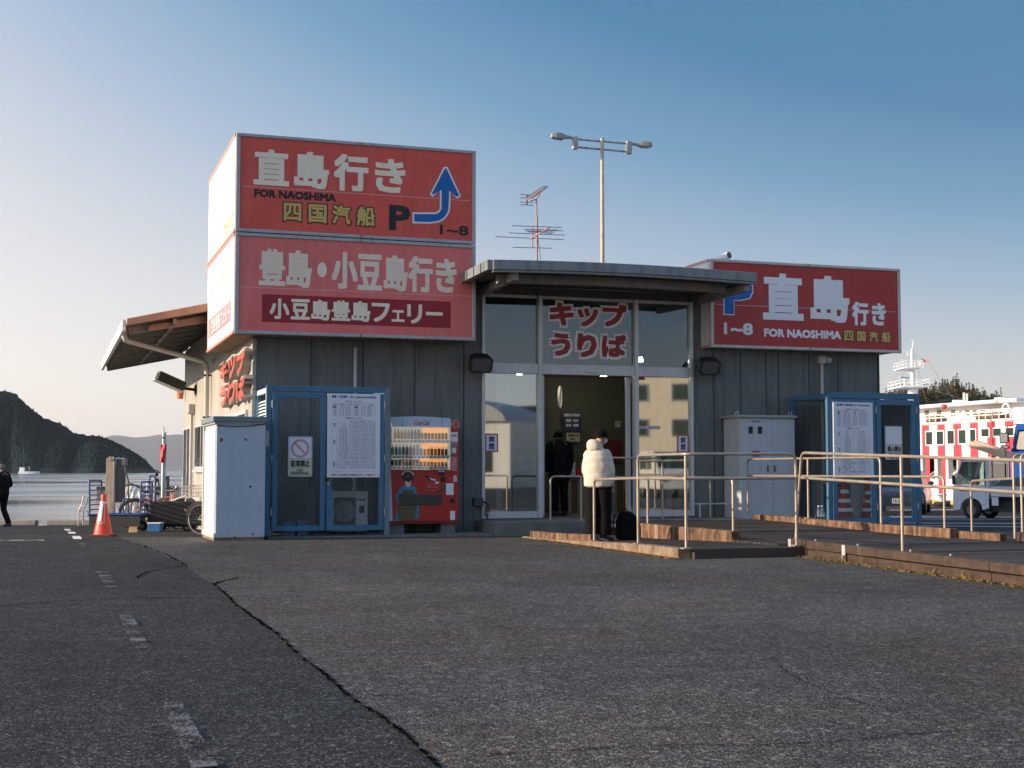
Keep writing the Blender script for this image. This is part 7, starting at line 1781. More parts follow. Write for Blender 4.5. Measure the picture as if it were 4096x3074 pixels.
# ------------------------------------------------------------------ right: ferry, trucks, bollard, trees
FZ = gz(UF - 1, 20)
fy = lambda x, y=1900: sp(x, y, UF).y
fz = lambda y, x=3700: sp(x, y, UF).z
M_FW = mat('ferry_white', (0.80, 0.79, 0.77), 0.4, var=0.03, streak=0.12, dirt=(0.62, 0.56, 0.50)); M_FR = mat('ferry_red', (0.66, 0.055, 0.075), 0.4, var=0.04); M_FD = mat('ferry_dark', (0.012, 0.03, 0.022), 0.12, var=0.3, scale=0.6)
M_FDECK = mat('ferry_deck_dark', (0.10, 0.09, 0.08), 0.7)  # plain dark base colour for the car deck
fe = thing('car_ferry', 'white car ferry with red vertical stripes moored behind the terminal', 'ferry', (UF + 4, fy(3800), ZSEA))
va, vb = fy(4096) - 12, fy(3350)           # near end, far end
zr_t, zs_t = fz(1617), fz(1668)
zw0, zw1 = fz(1786), fz(1722)
zo0, zo1 = fz(1917), fz(1834)
xs_open = [(3640, 3679), (3690, 3739), (3750, 3784), (3793, 3828), (3838, 3872), (3885, 3920), (3935, 3985), (4000, 4050)]
# hull side: solid strips above and below the openings, with posts between them
hs = MB()
hs.box(UF, UF + 0.25, va, vb, zo1, fz(1700)); hs.box(UF, UF + 0.25, va, vb, ZSEA, zo0)
prev = va
ys_ = sorted([(fy(b), fy(a)) for a, b in xs_open])
for y0, y1 in ys_:
    if y0 > prev: hs.box(UF, UF + 0.25, prev, y0, zo0, zo1)
    prev = y1
hs.box(UF, UF + 0.25, prev, vb, zo0, zo1)
part('hull', hs, M_FW, fe)
part('car_deck', MB().box(UF + 0.3, UF + 9, va, vb, zo0 - 0.6, zo0 - 0.5).box(UF + 2.2, UF + 2.3, va, vb, zo0 - 0.5, zo1 + 0.3), M_FDECK, fe)
mb = MB()
for y0, y1 in ys_: mb.add([(UF + 0.26, y0 - 0.2, zo0 - 0.2), (UF + 0.26, y1, zo0 - 0.2), (UF + 1.6, y1, zo0 + 0.55), (UF + 1.6, y0 - 0.2, zo0 + 0.55)], [(0, 1, 2, 3)]); mb.box(UF + 1.6, UF + 1.7, y0 - 0.3, y1 + 0.2, zo0 - 0.2, zo0 + (zo1 - zo0) * 0.55)
part('bulwark', mb, M_FW, fe)
mb = MB()
for y0, y1 in ys_[::2]: mb.bar((UF + 0.6, y0, zo1 - 0.05), (UF + 1.2, y1, zo0 + 0.6), 0.18, 0.25)
part('deck_brace', mb, M_CONC, fe)
for i, (a, b_) in enumerate([(3692, 3720), (3754, 3783), (3817, 3849), (3884, 3916), (3953, 3986), (4025, 4059), (3632, 3659), (3575, 3600), (4100, 4136), (3520, 3545)]):
    y0, y1 = fy(b_), fy(a); ym = y1 - (y1 - y0) * 0.42
    part('red_stripe', MB().box(UF - 0.012, UF - 0.002, y0, y1, zo1 + 0.02, fz(1703)).box(UF - 0.012, UF - 0.002, y0, y1, fz(2002), zo0 - 0.0), M_FR, fe)
    part('red_stripe', MB().box(UF - 0.010, UF - 0.001, y0, y0 + (y1 - y0) * 0.5, zo0, zo1 + 0.02), M_FR, fe)
def ferry_window(a, b_, yt, yb, xr=3700):
    y0, y1 = fy(b_), fy(a); z1, z0 = sp(a, yt, UF).z, sp(a, yb, UF).z
    o = part('window', frame_x(y0, y1, z0, z1, UF - 0.03, UF - 0.013, 0.05), M_FW, fe)
    part('pane', MB().box(UF - 0.024, UF - 0.016, y0 + 0.05, y1 - 0.05, z0 + 0.05, z1 - 0.05), M_FD, o)
def frame_x(y0, y1, z0, z1, x0, x1, w):
    return MB().box(x0, x1, y0, y0 + w, z0, z1).box(x0, x1, y1 - w, y1, z0, z1).box(x0, x1, y0 + w, y1 - w, z0, z0 + w).box(x0, x1, y0 + w, y1 - w, z1 - w, z1)
for a, b_ in ((3611, 3637), (3650, 3684), (3706, 3737), (3749, 3781), (3792, 3824), (3837, 3871), (3883, 3910)): ferry_window(a, b_, 1727 - (a - 3671) * 0.058, 1786 - (a - 3671) * 0.04)
for a, b_ in ((3928, 3964), (3976, 4013), (4025, 4064), (4078, 4120)): ferry_window(a, b_, 1713 - (a - 3928) * 0.05, 1752 - (a - 3928) * 0.04)
# promenade deck railing and upper house
zd = fz(1698); zrl = fz(1664)
part('promenade_deck', MB().box(UF - 0.08, UF + 9, va, vb, fz(1700) + 0.002, zd + 0.06), M_FW, fe)
rl = MB(); 
y = va
while y < vb: rl.cyl((UF + 0.02, y, zd + 0.06), (UF + 0.02, y, zrl), 0.02, n=5); y += 0.42
for z in (zrl, zd + 0.06 + (zrl - zd) * 0.5): rl.cyl((UF + 0.02, va, z), (UF + 0.02, vb, z), 0.025, n=6)
part('railing', rl, M_FW, fe)
hy0, hy1 = fy(4034), fy(3500); UH = UF + 0.9
zt_ = fz(1632)
part('upper_house', MB().box(UH, UF + 8.5, hy0, hy1, zd + 0.062, zt_), M_FW, fe)
part('roof', MB().box(UH - 0.7, UF + 9, hy0 - 0.3, hy1, zt_ + 0.002, fz(1618)), M_FW, fe, bev=0.04)
for x in (3708, 3757, 3813, 3870, 3899, 3932, 3991):
    q = sp(x, 1655, UH); part('small_window', MB().box(UH - 0.03, UH - 0.003, q.y - 0.13, q.y + 0.13, q.z - 0.14, q.z + 0.14), mat('ferry_beige', (0.18, 0.14, 0.09), 0.4), fe)
for x in (3765, 3990): 
    q = sp(x, 1680, UH); part('bench', MB().box(UH - 0.5, UH - 0.1, q.y - (0.4 if x < 3800 else 0.75), q.y + (0.4 if x < 3800 else 0.75), zd + 0.07, zd + 0.36), mat('bench_brown', (0.15, 0.085, 0.045), 0.6), fe)
part('life_buoy', MB().tube([(UF - 0.06, fy(4034) + 0.2 * cos(2 * pi * i / 18), zd + 0.45 + 0.2 * sin(2 * pi * i / 18)) for i in range(18)], 0.035, 6, closed=True), M_SWHITE, fe)
for x, y in ((4008, 1592), (3838, 1602)):
    q = sp(x, y, UF + 3); part('roof_vent', MB().cyl((UF + 3, q.y, fz(1618)), (UF + 3, q.y, q.z), 0.22, 0.34, 14), M_FW, fe)
for x, yt in ((3856, 1572), (3868, 1576)):
    q = sp(x, yt, UF + 3); part('roof_post', MB().cyl((UF + 3, q.y, fz(1618)), (UF + 3, q.y, q.z), 0.05), M_FW, fe)
q = sp(3784, 1628, UF + 0.2); part('red_lamp', MB().ball((UF + 0.1, q.y, q.z), 0.12), M_FR, fe)
# mast
UM = UF + 4.0
Mz = lambda y, x=3648: sp(x, y, UM).z
Mx = lambda x, y=1500: sp(x, y, UM)
mc = Mx(3650)
def cwbox(xa, xb, ya, yb, d0=-0.5, d1=0.5):
    """box facing the camera-ish: photo rectangle at the mast's distance"""
    k = (mc - CAMP).dot(FW); a, b_ = dp(xa, yb, k), dp(xb, ya, k); return a, b_
km = (mc - CAMP).dot(FW); sm_ = km / F_PX
ms = MB()
def mp(x, y, d=0.0):
    q = dp(x, y, km); return q + FW * d
ms = MB().tube([mp(3651, 1640), mp(3651, 1560)], [20 * sm_, 20 * sm_], 14); ms.tube([mp(3651, 1560), mp(3651, 1548)], [20 * sm_, 9 * sm_], 14); ms.tube([mp(3650, 1548), mp(3649, 1482)], [9 * sm_, 9 * sm_], 12); ms.tube([mp(3648, 1482), mp(3648, 1397)], [7 * sm_, 5 * sm_], 12)
mo = part('mast', ms, M_FW, fe)
part('mast_top', MB().tube([mp(3650, 1397), mp(3653, 1366)], [2 * sm_, 1.5 * sm_], 8).tube([mp(3646, 1364), mp(3659, 1362)], [1.5 * sm_, 1.5 * sm_], 8).tube([mp(3629, 1424), mp(3646, 1420)], [2 * sm_, 2 * sm_], 8).tube([mp(3629, 1424), mp(3630, 1405)], [1.2 * sm_, 1.2 * sm_], 8).tube([mp(3612, 1402), mp(3622, 1410)], [2.5 * sm_, 1 * sm_], 8), M_FW, mo)
def gallery(x0, x1, yf, yr, dpt):
    g = MB(); c0, c1 = mp(x0, yf), mp(x1, yf)
    q = [mp(x0, yf, -dpt), mp(x1, yf, -dpt), mp(x1, yf, dpt), mp(x0, yf, dpt)]; h = Vector((0, 0, 4 * sm_))
    g.add([*q, *[p - h for p in q]], [(0, 1, 2, 3), (7, 6, 5, 4), (0, 4, 5, 1), (1, 5, 6, 2), (2, 6, 7, 3), (3, 7, 4, 0)])
    part('mast_platform', g, M_FW, mo)
    r = MB(); up = Vector((0, 0, (yf - yr) * sm_))
    for s in (0.5, 1.0): r.tube([tuple(p + up * s) for p in q], 1.0 * sm_, 5, closed=True)
    for i in range(4):
        for k in range(4): p = q[i].lerp(q[(i + 1) % 4], k / 4); r.cyl(p, p + up, 0.8 * sm_, n=5)
    part('mast_railing', r, M_FW, mo)
gallery(3600, 3667, 1474, 1450, 1.1); gallery(3583, 3684, 1550, 1525, 1.4)
part('bracket', MB().add([mp(3612, 1478), mp(3642, 1478), mp(3642, 1495)] + [mp(3612, 1478, .3), mp(3642, 1478, .3), mp(3642, 1495, .3)], [(0, 1, 2), (5, 4, 3), (0, 3, 4, 1), (1, 4, 5, 2), (2, 5, 3, 0)]), M_FW, mo)
part('radar_base', MB().tube([mp(3605, 1550, -0.6), mp(3605, 1518, -0.6)], [6 * sm_, 4 * sm_], 12), M_FW, mo)
part('radar', MB().bar(mp(3590, 1513, -0.6), mp(3626, 1517, -0.6), 4 * sm_, 4 * sm_), mat('radar_blue', (0.03, 0.12, 0.42), 0.4), mo)
part('radar_dome', MB().ball(tuple(mp(3586, 1513, -0.6)), 3 * sm_).ball(tuple(mp(3597, 1444, -0.5)), 3 * sm_), M_FW, mo)
part('horn', MB().tube([mp(3578, 1582), mp(3592, 1576)], [6 * sm_, 3 * sm_], 12), mat('horn_green', (0.25, 0.42, 0.38), 0.4), fe)
mb = MB()
for a, b_ in (((3655, 1412), (3708, 1614)), ((3660, 1414), (3700, 1450)), ((3715, 1450), (3820, 1608)), ((3740, 1565), (3852, 1596)), ((3640, 1420), (3575, 1590))): mb.tube([mp(*a), mp(*b_)], 0.6 * sm_, 5)
part('stay_wire', mb, mat('wire_grey', (0.30, 0.29, 0.28), 0.5), mo)
fl = MB(); vs = []
for j in range(4):
    for i in range(7): f = i / 6; vs.append(mp(3688 + 25 * f, 1434 + 13 * f + (12 - 8 * f) * j / 3, 0.12 * sin(f * 5)))
part('flag', fl.add(vs, [(j * 7 + i, j * 7 + i + 1, j * 7 + i + 8, j * 7 + i + 7) for j in range(3) for i in range(6)], True), mat('flag_red', (0.55, 0.05, 0.03), 0.6), fe)

# striped quay kerb below the ferry
M_YB = mat('kerb_striped', (0.55, 0.40, 0.05), 0.7)
n, l = nt(M_YB); b_ = n['Principled BSDF']
tc = n.new('ShaderNodeTexCoord'); w = n.new('ShaderNodeTexWave'); w.bands_direction = 'Y'; w.inputs['Scale'].default_value = 0.314 / 1.25; l.new(tc.outputs['Object'], w.inputs['Vector'])
gt = n.new('ShaderNodeMath'); gt.operation = 'GREATER_THAN'; gt.inputs[1].default_value = 0.5; l.new(w.outputs['Fac'], gt.inputs[0])
mx = n.new('ShaderNodeMix'); mx.data_type = 'RGBA'; mx.inputs[6].default_value = (0.02, 0.02, 0.018, 1); mx.inputs[7].default_value = (0.45, 0.33, 0.06, 1); l.new(gt.outputs[0], mx.inputs[0]); l.new(mx.outputs[2], b_.inputs['Base Color'])
solo('striped_kerb', MB().box(UF - 0.9, UF - 0.62, va - 3, vb, FZ - 0.02, FZ + 0.17), M_YB, 'yellow and black striped kerb along the ferry berth', 'kerb', (UF - 0.8, fy(3780), FZ), bev=0.03)
p = gg(3768, 2026)
bl = thing('bollard', 'pale blue mooring bollard with a black tyre at the ferry berth', 'bollard', (p.x, p.y, gz(p.x, p.y)), 0, local=True)
M_BOL = mat('bollard_blue', (0.35, 0.52, 0.62), 0.4)
part('stem', MB().tube([(0, 0, 0.1), (0, 0, 0.36), (0, 0, 0.42)], [0.11, 0.10, 0.16], 18), M_BOL, bl); part('cap', MB().tube([(0, 0, 0.421), (0, 0, 0.45), (0, 0, 0.49)], [0.22, 0.24, 0.18], 18), M_BOL, bl)
part('tyre', MB().tube([(0.24 * cos(2 * pi * i / 22), 0.24 * sin(2 * pi * i / 22), 0.09) for i in range(22)], 0.09, 8, closed=True), M_TYRE, bl)

# small white truck heading away to the left
p = gg(3891, 2077); kd = (p - CAMP).dot(FW)
TR = -PHI + R(180 - 43)
M_TW = mat('truck_white', (0.60, 0.62, 0.66), 0.25, var=0.03); M_TD = mat('truck_dark', (0.02, 0.022, 0.025), 0.5); M_TARP = mat('truck_tarp', (0.07, 0.085, 0.085), 0.7, bump=0.6, bscale=5, var=0.3)
M_TGL = glass('truck_glass', (0.75, 0.85, 0.82), 0.12)
# local: x forward, y to the left, z up; its left front wheel stands at the photo point
c_, s_ = cos(TR), sin(TR); wl_ = Vector((0.72, 0.60, 0))
tp0 = Vector((p.x - (c_ * wl_.x - s_ * wl_.y), p.y - (s_ * wl_.x + c_ * wl_.y), gz(p.x, p.y)))
kt = thing('small_truck', 'small white flatbed truck with a tarped load parked before the ferry', 'truck', tuple(tp0), TR, local=True)
W = 0.70
def side_prof(pts, y0, y1): return MB().extr(pts, 1, y0, y1)
# cab lower body with wheel arch
arch_ = [(0.72 + 0.34 * cos(a), 0.27 + 0.34 * sin(a)) for a in [pi * i / 10 for i in range(11)]]
low = [(0.18, 0.32), (0.38, 0.27)] + [q for q in reversed(arch_)] + [(1.30, 0.25), (1.46, 0.30), (1.49, 0.62), (1.44, 0.98), (0.18, 0.98)]
part('cab', side_prof(low, -W, W), M_TW, kt, bev=0.02)
up_ = [(0.18, 0.985), (1.43, 0.985), (1.02, 1.70), (0.92, 1.76), (0.24, 1.76), (0.18, 1.70)]
for s in (-1, 1):
    y0, y1 = (W - 0.04, W) if s > 0 else (-W, -W + 0.04)
    part('pillar', side_prof([(0.18, 0.985), (0.26, 0.985), (0.26, 1.70), (0.18, 1.70)], y0, y1).merge(side_prof([(1.38, 0.985), (1.43, 0.985), (1.02, 1.70), (0.96, 1.70)], y0, y1)), M_TW, kt)
    part('side_window', side_prof([(0.262, 0.99), (1.375, 0.99), (0.955, 1.66), (0.262, 1.66)], y0 + 0.015 * 1, y0 + 0.02), M_TGL, kt)
    part('window_seal', side_prof([(0.262, 1.661), (0.955, 1.661), (0.94, 1.70), (0.262, 1.70)], y0, y1), M_TW, kt)
part('roof', MB().extr([(0.18, 1.702), (1.02, 1.702), (0.92, 1.77), (0.24, 1.78)], 1, -W, W), M_TW, kt, bev=0.02)
part('windscreen', MB().add([(1.42, -W + 0.05, 0.99), (1.42, W - 0.05, 0.99), (1.02, W - 0.05, 1.69), (1.02, -W + 0.05, 1.69)], [(0, 1, 2, 3)]), M_TGL, kt)
part('rear_wall', MB().box(0.16, 0.18, -W, W, 0.72, 1.10).box(0.16, 0.18, -W, W, 1.60, 1.72).box(0.16, 0.18, -W, -W + 0.10, 1.101, 1.599).box(0.16, 0.18, W - 0.10, W, 1.101, 1.599), M_TW, kt)
part('rear_window', MB().box(0.165, 0.172, -W + 0.10, W - 0.10, 1.101, 1.599), mat('rear_glass', (0.02, 0.025, 0.025), 0.08), kt)
part('seat', MB().box(0.28, 0.66, -0.6, 0.6, 0.80, 0.99).box(0.24, 0.36, -0.6, -0.1, 0.99, 1.42).box(0.24, 0.36, 0.1, 0.6, 0.99, 1.42), M_TD, kt, bev=0.03)
part('steering_wheel', MB().tube([(1.12 + 0.08 * sin(2 * pi * i / 18), -0.32 + 0.18 * cos(2 * pi * i / 18), 1.05 + 0.16 * sin(2 * pi * i / 18)) for i in range(18)], 0.014, 6, closed=True), M_TD, kt)
for s in (-1, 1):
    part('mirror', MB().box(1.24, 1.36, s * (W + 0.12) - 0.05, s * (W + 0.12) + 0.05, 1.00, 1.26).cyl((1.28, s * W, 1.05), (1.30, s * (W + 0.1), 1.08), 0.02), M_BLACK, kt, bev=0.02)
    part('headlight', MB().box(1.42, 1.475, s * 0.62 - 0.07, s * 0.62 + 0.07, 0.62, 0.80), M_CHROME, kt, bev=0.015)
part('door_handle', MB().box(0.32, 0.46, W + 0.001, W + 0.012, 0.84, 0.90), M_BLACK, kt)
mb = MB(); mb.box(0.262, 0.268, W + 0.0005, W + 0.003, 0.42, 0.98).box(0.268, 0.50, W + 0.0005, W + 0.003, 0.418, 0.426)
part('door_seam', mb, M_TD, kt)
mb = MB(); letters(mb, '有限会社 内海建設', 0, 0.52, 0, 0.055, 0, 0.02, fn=lambda q: (1.06 - q[0], W + 0.004 - q[1], 0.80 + q[2])); part('lettering', mb, M_INK, kt, flat=True)
wheel_part(kt, (0.72, W - 0.10, 0.265), 0.265, 0.15, 'y', M_CHROME); wheel_part(kt, (0.72, -W + 0.10, 0.265), 0.265, 0.15, 'y', M_CHROME)
wheel_part(kt, (-1.18, W - 0.12, 0.265), 0.265, 0.15, 'y', M_CHROME); wheel_part(kt, (-1.18, -W + 0.12, 0.265), 0.265, 0.15, 'y', M_CHROME)
part('bed_side', MB().box(-1.82, 0.12, W - 0.03, W + 0.0, 0.66, 0.95), M_TW, kt, bev=0.006); part('bed_side', MB().box(-1.82, 0.12, -W, -W + 0.03, 0.66, 0.95), M_TW, kt, bev=0.006)
part('tailgate', MB().box(-1.85, -1.821, -W, W, 0.66, 0.95), M_TW, kt, bev=0.006); part('bed_floor', MB().box(-1.82, 0.12, -W + 0.031, W - 0.031, 0.62, 0.66), M_TD, kt)
part('chassis', MB().box(-1.7, 0.35, -0.52, 0.52, 0.22, 0.61), M_TD, kt); part('bumper', MB().box(1.40, 1.50, -W + 0.02, W - 0.02, 0.26, 0.45), M_TW, kt, bev=0.02)
part('mud_flap', MB().box(0.16, 0.17, W - 0.2, W, 0.2, 0.6), M_TD, kt); part('side_box', MB().box(-0.10, 0.10, W - 0.03, W + 0.0, 0.40, 0.64), M_TW, kt, bev=0.01)
part('roof_rack', MB().tube([(0.1, -0.6, 0.96), (0.1, -0.6, 1.82), (0.1, 0.6, 1.82), (0.1, 0.6, 0.96)], 0.022, 8).tube([(-1.75, -0.6, 0.96), (-1.75, -0.6, 1.6), (-1.75, 0.6, 1.6), (-1.75, 0.6, 0.96)], 0.022, 8), M_STEEL, kt)
for ch in [x for x in bpy.data.objects if x.parent == kt]:
    for q_ in [ch] + [x for x in bpy.data.objects if x.parent == ch]:
        for v_ in q_.data.vertices:
            if v_.co.x > 1.02: v_.co.x = 1.02 + (v_.co.x - 1.02) * 0.55
tl = solo('tarped_load', MB().loft([[tuple(Matrix.Translation(tp0) @ Matrix.Rotation(TR, 4, 'Z') @ Vector((x + 0.03 * noise.noise(Vector((x * 3, k, 1))), w_ * cos(2 * pi * k / 16), 0.665 + max(0, h_ * (sin(2 * pi * k / 16) + 0.35) / 1.35) + 0.05 * noise.noise(Vector((x * 4, k * 0.8, 5)))))) for k in range(16)] for x, w_, h_ in ((-1.78, 0.5, 0.3), (-1.6, 0.62, 0.52), (-1.0, 0.64, 0.60), (-0.4, 0.64, 0.56), (0.0, 0.62, 0.50), (0.08, 0.5, 0.3))]), M_TARP, 'load under a dark green tarpaulin on the small white truck', 'load', tuple(tp0))
# timber beams on the rack
A_, B_ = dp(3880, 1776, kd - 0.6), dp(4150, 1868, kd - 2.6)
mats_t = mat('fresh_timber', (0.52, 0.36, 0.25), 0.7, var=0.12, stretch=(1, 1, 1), scale=5)
for i, (dx, dz, ex, lb) in enumerate(((0, 0, 0, 'pale timber beam on the truck rack, the nearest and lowest of the bundle'), (0.16, 0.09, 0.25, 'pale timber beam on the truck rack, the middle one of the bundle'), (0.30, 0.12, 0.42, 'pale timber beam on the truck rack, the farthest of the bundle'))):
    d = (B_ - A_).normalized(); o_ = FW * dx + Vector((0, 0, dz))
    solo('timber_beam', MB().bar(A_ + o_ + d * ex, B_ + o_, 0.12, 0.17), mats_t, lb, 'timber', tuple(A_ + o_), group='timber beams on the small truck', bev=0.008)
d = (B_ - A_).normalized(); q = A_ + d * 1.25 + FW * 0.14 + Vector((0, 0, 0.05))
solo('strap', MB().tube([q + FW * (0.27 * cos(a)) + Vector((0, 0, 0.19 * sin(a))) for a in [2 * pi * i / 14 for i in range(14)]], 0.012, 6, closed=True), M_BLACK, 'black strap round the pale timber beams', 'strap', tuple(q))

# blue lorry cab at the right edge
kb = kd + 5.0; o0 = dp(4075, 2060, kb); zb0 = gz(o0.x, o0.y)
bl_ = thing('blue_lorry', 'blue lorry cab with twin black mirrors at the right edge', 'lorry', (o0.x, o0.y, zb0), -PHI - R(20.3), local=True)
sb_ = kb / F_PX; XX = lambda x: (x - 4075) * sb_; ZZ = lambda y: dp(4075, y, kb).z - zb0
M_BLU = mat('lorry_blue', (0.01, 0.10, 0.42), 0.3, var=0.05)
cab = [(XX(4050), 0.55), (XX(4050), ZZ(1805)), (XX(4056), ZZ(1790)), (XX(4070), ZZ(1705)), (XX(4082), ZZ(1696)), (XX(4250), ZZ(1690)), (XX(4250), 0.55)]
part('cab', MB().extr(cab, 1, 0.0, 2.0), M_BLU, bl_, bev=0.03)
part('side_window', MB().add([(XX(4070), -0.012, ZZ(1798)), (XX(4150), -0.012, ZZ(1800)), (XX(4150), -0.012, ZZ(1728)), (XX(4083), -0.012, ZZ(1728))], [(0, 1, 2, 3)]), mat('lorry_glass', (0.55, 0.52, 0.44), 0.2), bl_)
part('window_frame', MB().tube([(XX(4064), -0.015, ZZ(1802)), (XX(4150), -0.015, ZZ(1803)), (XX(4150), -0.015, ZZ(1722)), (XX(4080), -0.015, ZZ(1722))], 0.03, 6, closed=True), M_BLACK, bl_)
part('mirror_arm', MB().tube([(XX(4080), 0, ZZ(1697)), (XX(4040), -0.15, ZZ(1706)), (XX(4048), -0.15, ZZ(1800))], 0.018, 6), M_BLACK, bl_)
for a, b__, y0, y1 in ((4009, 4043, 1731, 1775), (4012, 4044, 1781, 1799)):
    mr_ = part('mirror', MB().box(XX(a), XX(b__), -0.22, -0.10, ZZ(y1), ZZ(y0)), M_BLACK, bl_, bev=0.05)
    part('mirror_glass', MB().box(XX(a) + 0.035, XX(b__) - 0.035, -0.226, -0.2205, ZZ(y1) + 0.035, ZZ(y0) - 0.035), M_CHROME, mr_)
wheel_part(bl_, (XX(4110), 0.12, 0.42), 0.42, 0.25, 'y'); wheel_part(bl_, (XX(4110), 1.85, 0.42), 0.42, 0.25, 'y')
part('bumper', MB().box(XX(4046), XX(4240), -0.02, 2.02, 0.40, 0.549), M_BLACK, bl_, bev=0.02)

# dark car seen through the right cage
kc = 44.0; o0 = dp(3592, 2085, kc); zc0 = gz(o0.x, o0.y)
car = thing('parked_car', 'dark car seen through the mesh of the right cage door', 'car', (o0.x, o0.y, zc0), -PHI + R(-20), local=True)
M_CAR = mat('car_dark', (0.012, 0.018, 0.035), 0.15, var=0.05)
part('body', MB().extr([(-0.1, 0.30), (-0.12, 0.62), (0.25, 0.80), (1.2, 0.92), (3.9, 0.92), (4.0, 0.5), (3.95, 0.3)], 0, -0.82, 0.82) if False else MB().loft([[(-w_, y, 0.28), (w_, y, 0.28), (w_ * 1.02, y, z_ * 0.7), (w_ * 0.92, y, z_), (-w_ * 0.92, y, z_), (-w_ * 1.02, y, z_ * 0.7)] for y, w_, z_ in ((0.0, 0.70, 0.66), (0.12, 0.80, 0.74), (1.1, 0.84, 0.92), (3.6, 0.84, 0.95), (3.9, 0.75, 0.85))]), M_CAR, car, bev=0.04)
part('cabin', MB().loft([[(-0.72, 1.0, 0.93), (0.72, 1.0, 0.93), (0.72, 3.6, 0.96), (-0.72, 3.6, 0.96)], [(-0.58, 1.75, 1.42), (0.58, 1.75, 1.42), (0.58, 3.1, 1.42), (-0.58, 3.1, 1.42)]], True, False), M_FD, car, bev=0.03)
part('number_plate', MB().box(-0.17, 0.17, -0.02, -0.003, 0.36, 0.52), mat('plate_dim', (0.45, 0.45, 0.42), 0.5), car)
mb = MB(); letters(mb, '15-29', -0.13, 0.13, 0.385, 0.49, -0.0215, 0.04); part('lettering', mb, M_INK, car, flat=True)
for s in (-1, 1):
    part('headlight', MB().ball((s * 0.60, 0.02, 0.62), 0.13, 0.06, 0.07), M_CHROME, car); part('door_mirror', MB().ball((s * 0.95, 1.35, 1.0), 0.10, 0.06, 0.07), M_CAR, car)
    for y in (0.75, 3.2): wheel_part(car, (s * 0.74, y, 0.30), 0.30, 0.18, 'x')

# light pole and aerial behind / on the roof
pv = 24.0
A0 = wp(2404, 566, pv); zg0 = gz(A0.x, A0.y)
lp = thing('street_lamp', 'tall lamp post with two rusty arms and lamp heads behind the canopy', 'street lamp', (A0.x, pv, zg0))
M_LPOLE = mat('lamp_pole', (0.48, 0.43, 0.36), 0.6, var=0.15, streak=0.4, dirt=(0.30, 0.16, 0.08)); M_LRUST = mat('lamp_rust', (0.42, 0.40, 0.39), 0.6, var=0.3, scale=6, dirt=(0.14, 0.045, 0.025), dirt_amt=0.95)
pt_ = wp(2408, 554, pv)
part('pole', MB().tube([(pt_.x, pv, zg0), (pt_.x, pv, pt_.z)], [0.105, 0.065], 14), M_LPOLE, lp)
def barw(x0, y0, x1, y1, r_, v=pv): a, b_ = wp(x0, y0, v), wp(x1, y1, v); return MB().cyl(a, b_, r_, n=10)
for q in ((2311, 558, 2400, 566), (2416, 567, 2507, 575), (2311, 590, 2400, 598), (2416, 599, 2507, 608)): part('arm', barw(*q, 0.04), M_LRUST, lp)
for x0, y0, x1, y1 in ((2290, 547, 2310, 599), (2505, 566, 2525, 618)):
    a, b_ = wp(x0, y0, pv), wp(x1, y1, pv); part('arm_box', MB().box(a.x, b_.x, pv - 0.09, pv + 0.09, b_.z, a.z), M_LRUST, lp, bev=0.01)
def lamphead(x0, x1, y, flip):
    a, b_ = wp(x0, y, pv), wp(x1, y + (x1 - x0) * 0.08, pv); L = b_.x - a.x
    rings = []
    for f, w_, h0, h1 in ((0, 0.05, -0.05, 0.05), (0.28, 0.07, -0.06, 0.07), (0.5, 0.13, -0.11, 0.12), (0.8, 0.15, -0.11, 0.14), (1.0, 0.10, -0.06, 0.09)):
        x = (b_.x - L * f) if flip else (a.x + L * f); z = (b_.z if flip else a.z) + (a.z - b_.z) * (f if flip else -f)
        rings.append([(x, pv - w_, z + h0 * 0.4), (x, pv - w_ * 0.7, z + h0), (x, pv + w_ * 0.7, z + h0), (x, pv + w_, z + h0 * 0.4), (x, pv + w_ * 0.7, z + h1), (x, pv - w_ * 0.7, z + h1)])
    o = part('lamp_head', MB().loft(rings, True, False), M_TRIM, lp, bev=0.015)
    r0, r1 = rings[2], rings[4]; part('lens', MB().add([Vector(r0[1]) + Vector((0, 0, -0.012)), Vector(r0[2]) + Vector((0, 0, -0.012)), Vector(r1[2]) + Vector((0, 0, -0.012)), Vector(r1[1]) + Vector((0, 0, -0.012))], [(0, 1, 2, 3)]), M_FD, o)
lamphead(2205, 2290, 545, True); lamphead(2526, 2606, 577, False)
av = 4.0
at_ = thing('tv_aerial', 'rusty television aerial mast with two sets of thin rods on the roof', 'aerial', (wp(2147, 1000, av).x, av, 4.53))
M_AER = mat('aerial_rust', (0.40, 0.22, 0.18), 0.6, var=0.2); M_ROD = mat('aerial_rod', (0.10, 0.11, 0.16), 0.5)
a = wp(2145, 797, av)
part('mast', MB().tube([(wp(2148, 1000, av).x, av, 4.53), (wp(2148, 1000, av).x, av, wp(2147, 863, av).z)], 0.022, 8).tube([(wp(2147, 1000, av).x, av, wp(2147, 863, av).z), (a.x, av, a.z)], 0.017, 8), M_AER, at_)
def boom(x0, y0, x1, y1, r_, m=M_AER):
    # along the depth axis: nearer end at the right in the photo
    a, b_ = wp(x0, y0, av + 0.5), None
    b_ = sp(x1, y1, a.x); part('boom', MB().cyl(a, b_, r_, n=8), m, at_); return a, b_
def rods(lst, v_of, name='rod'):
    for x0, y0, x1, y1, dv in lst: part(name, MB().cyl(wp(x0, y0, av + dv), wp(x1, y1, av + dv), 0.008, n=5), M_ROD, at_)
part('boom', MB().cyl(wp(2120, 957, av + 0.4), wp(2196, 911, av - 0.9), 0.018, n=8), M_AER, at_)
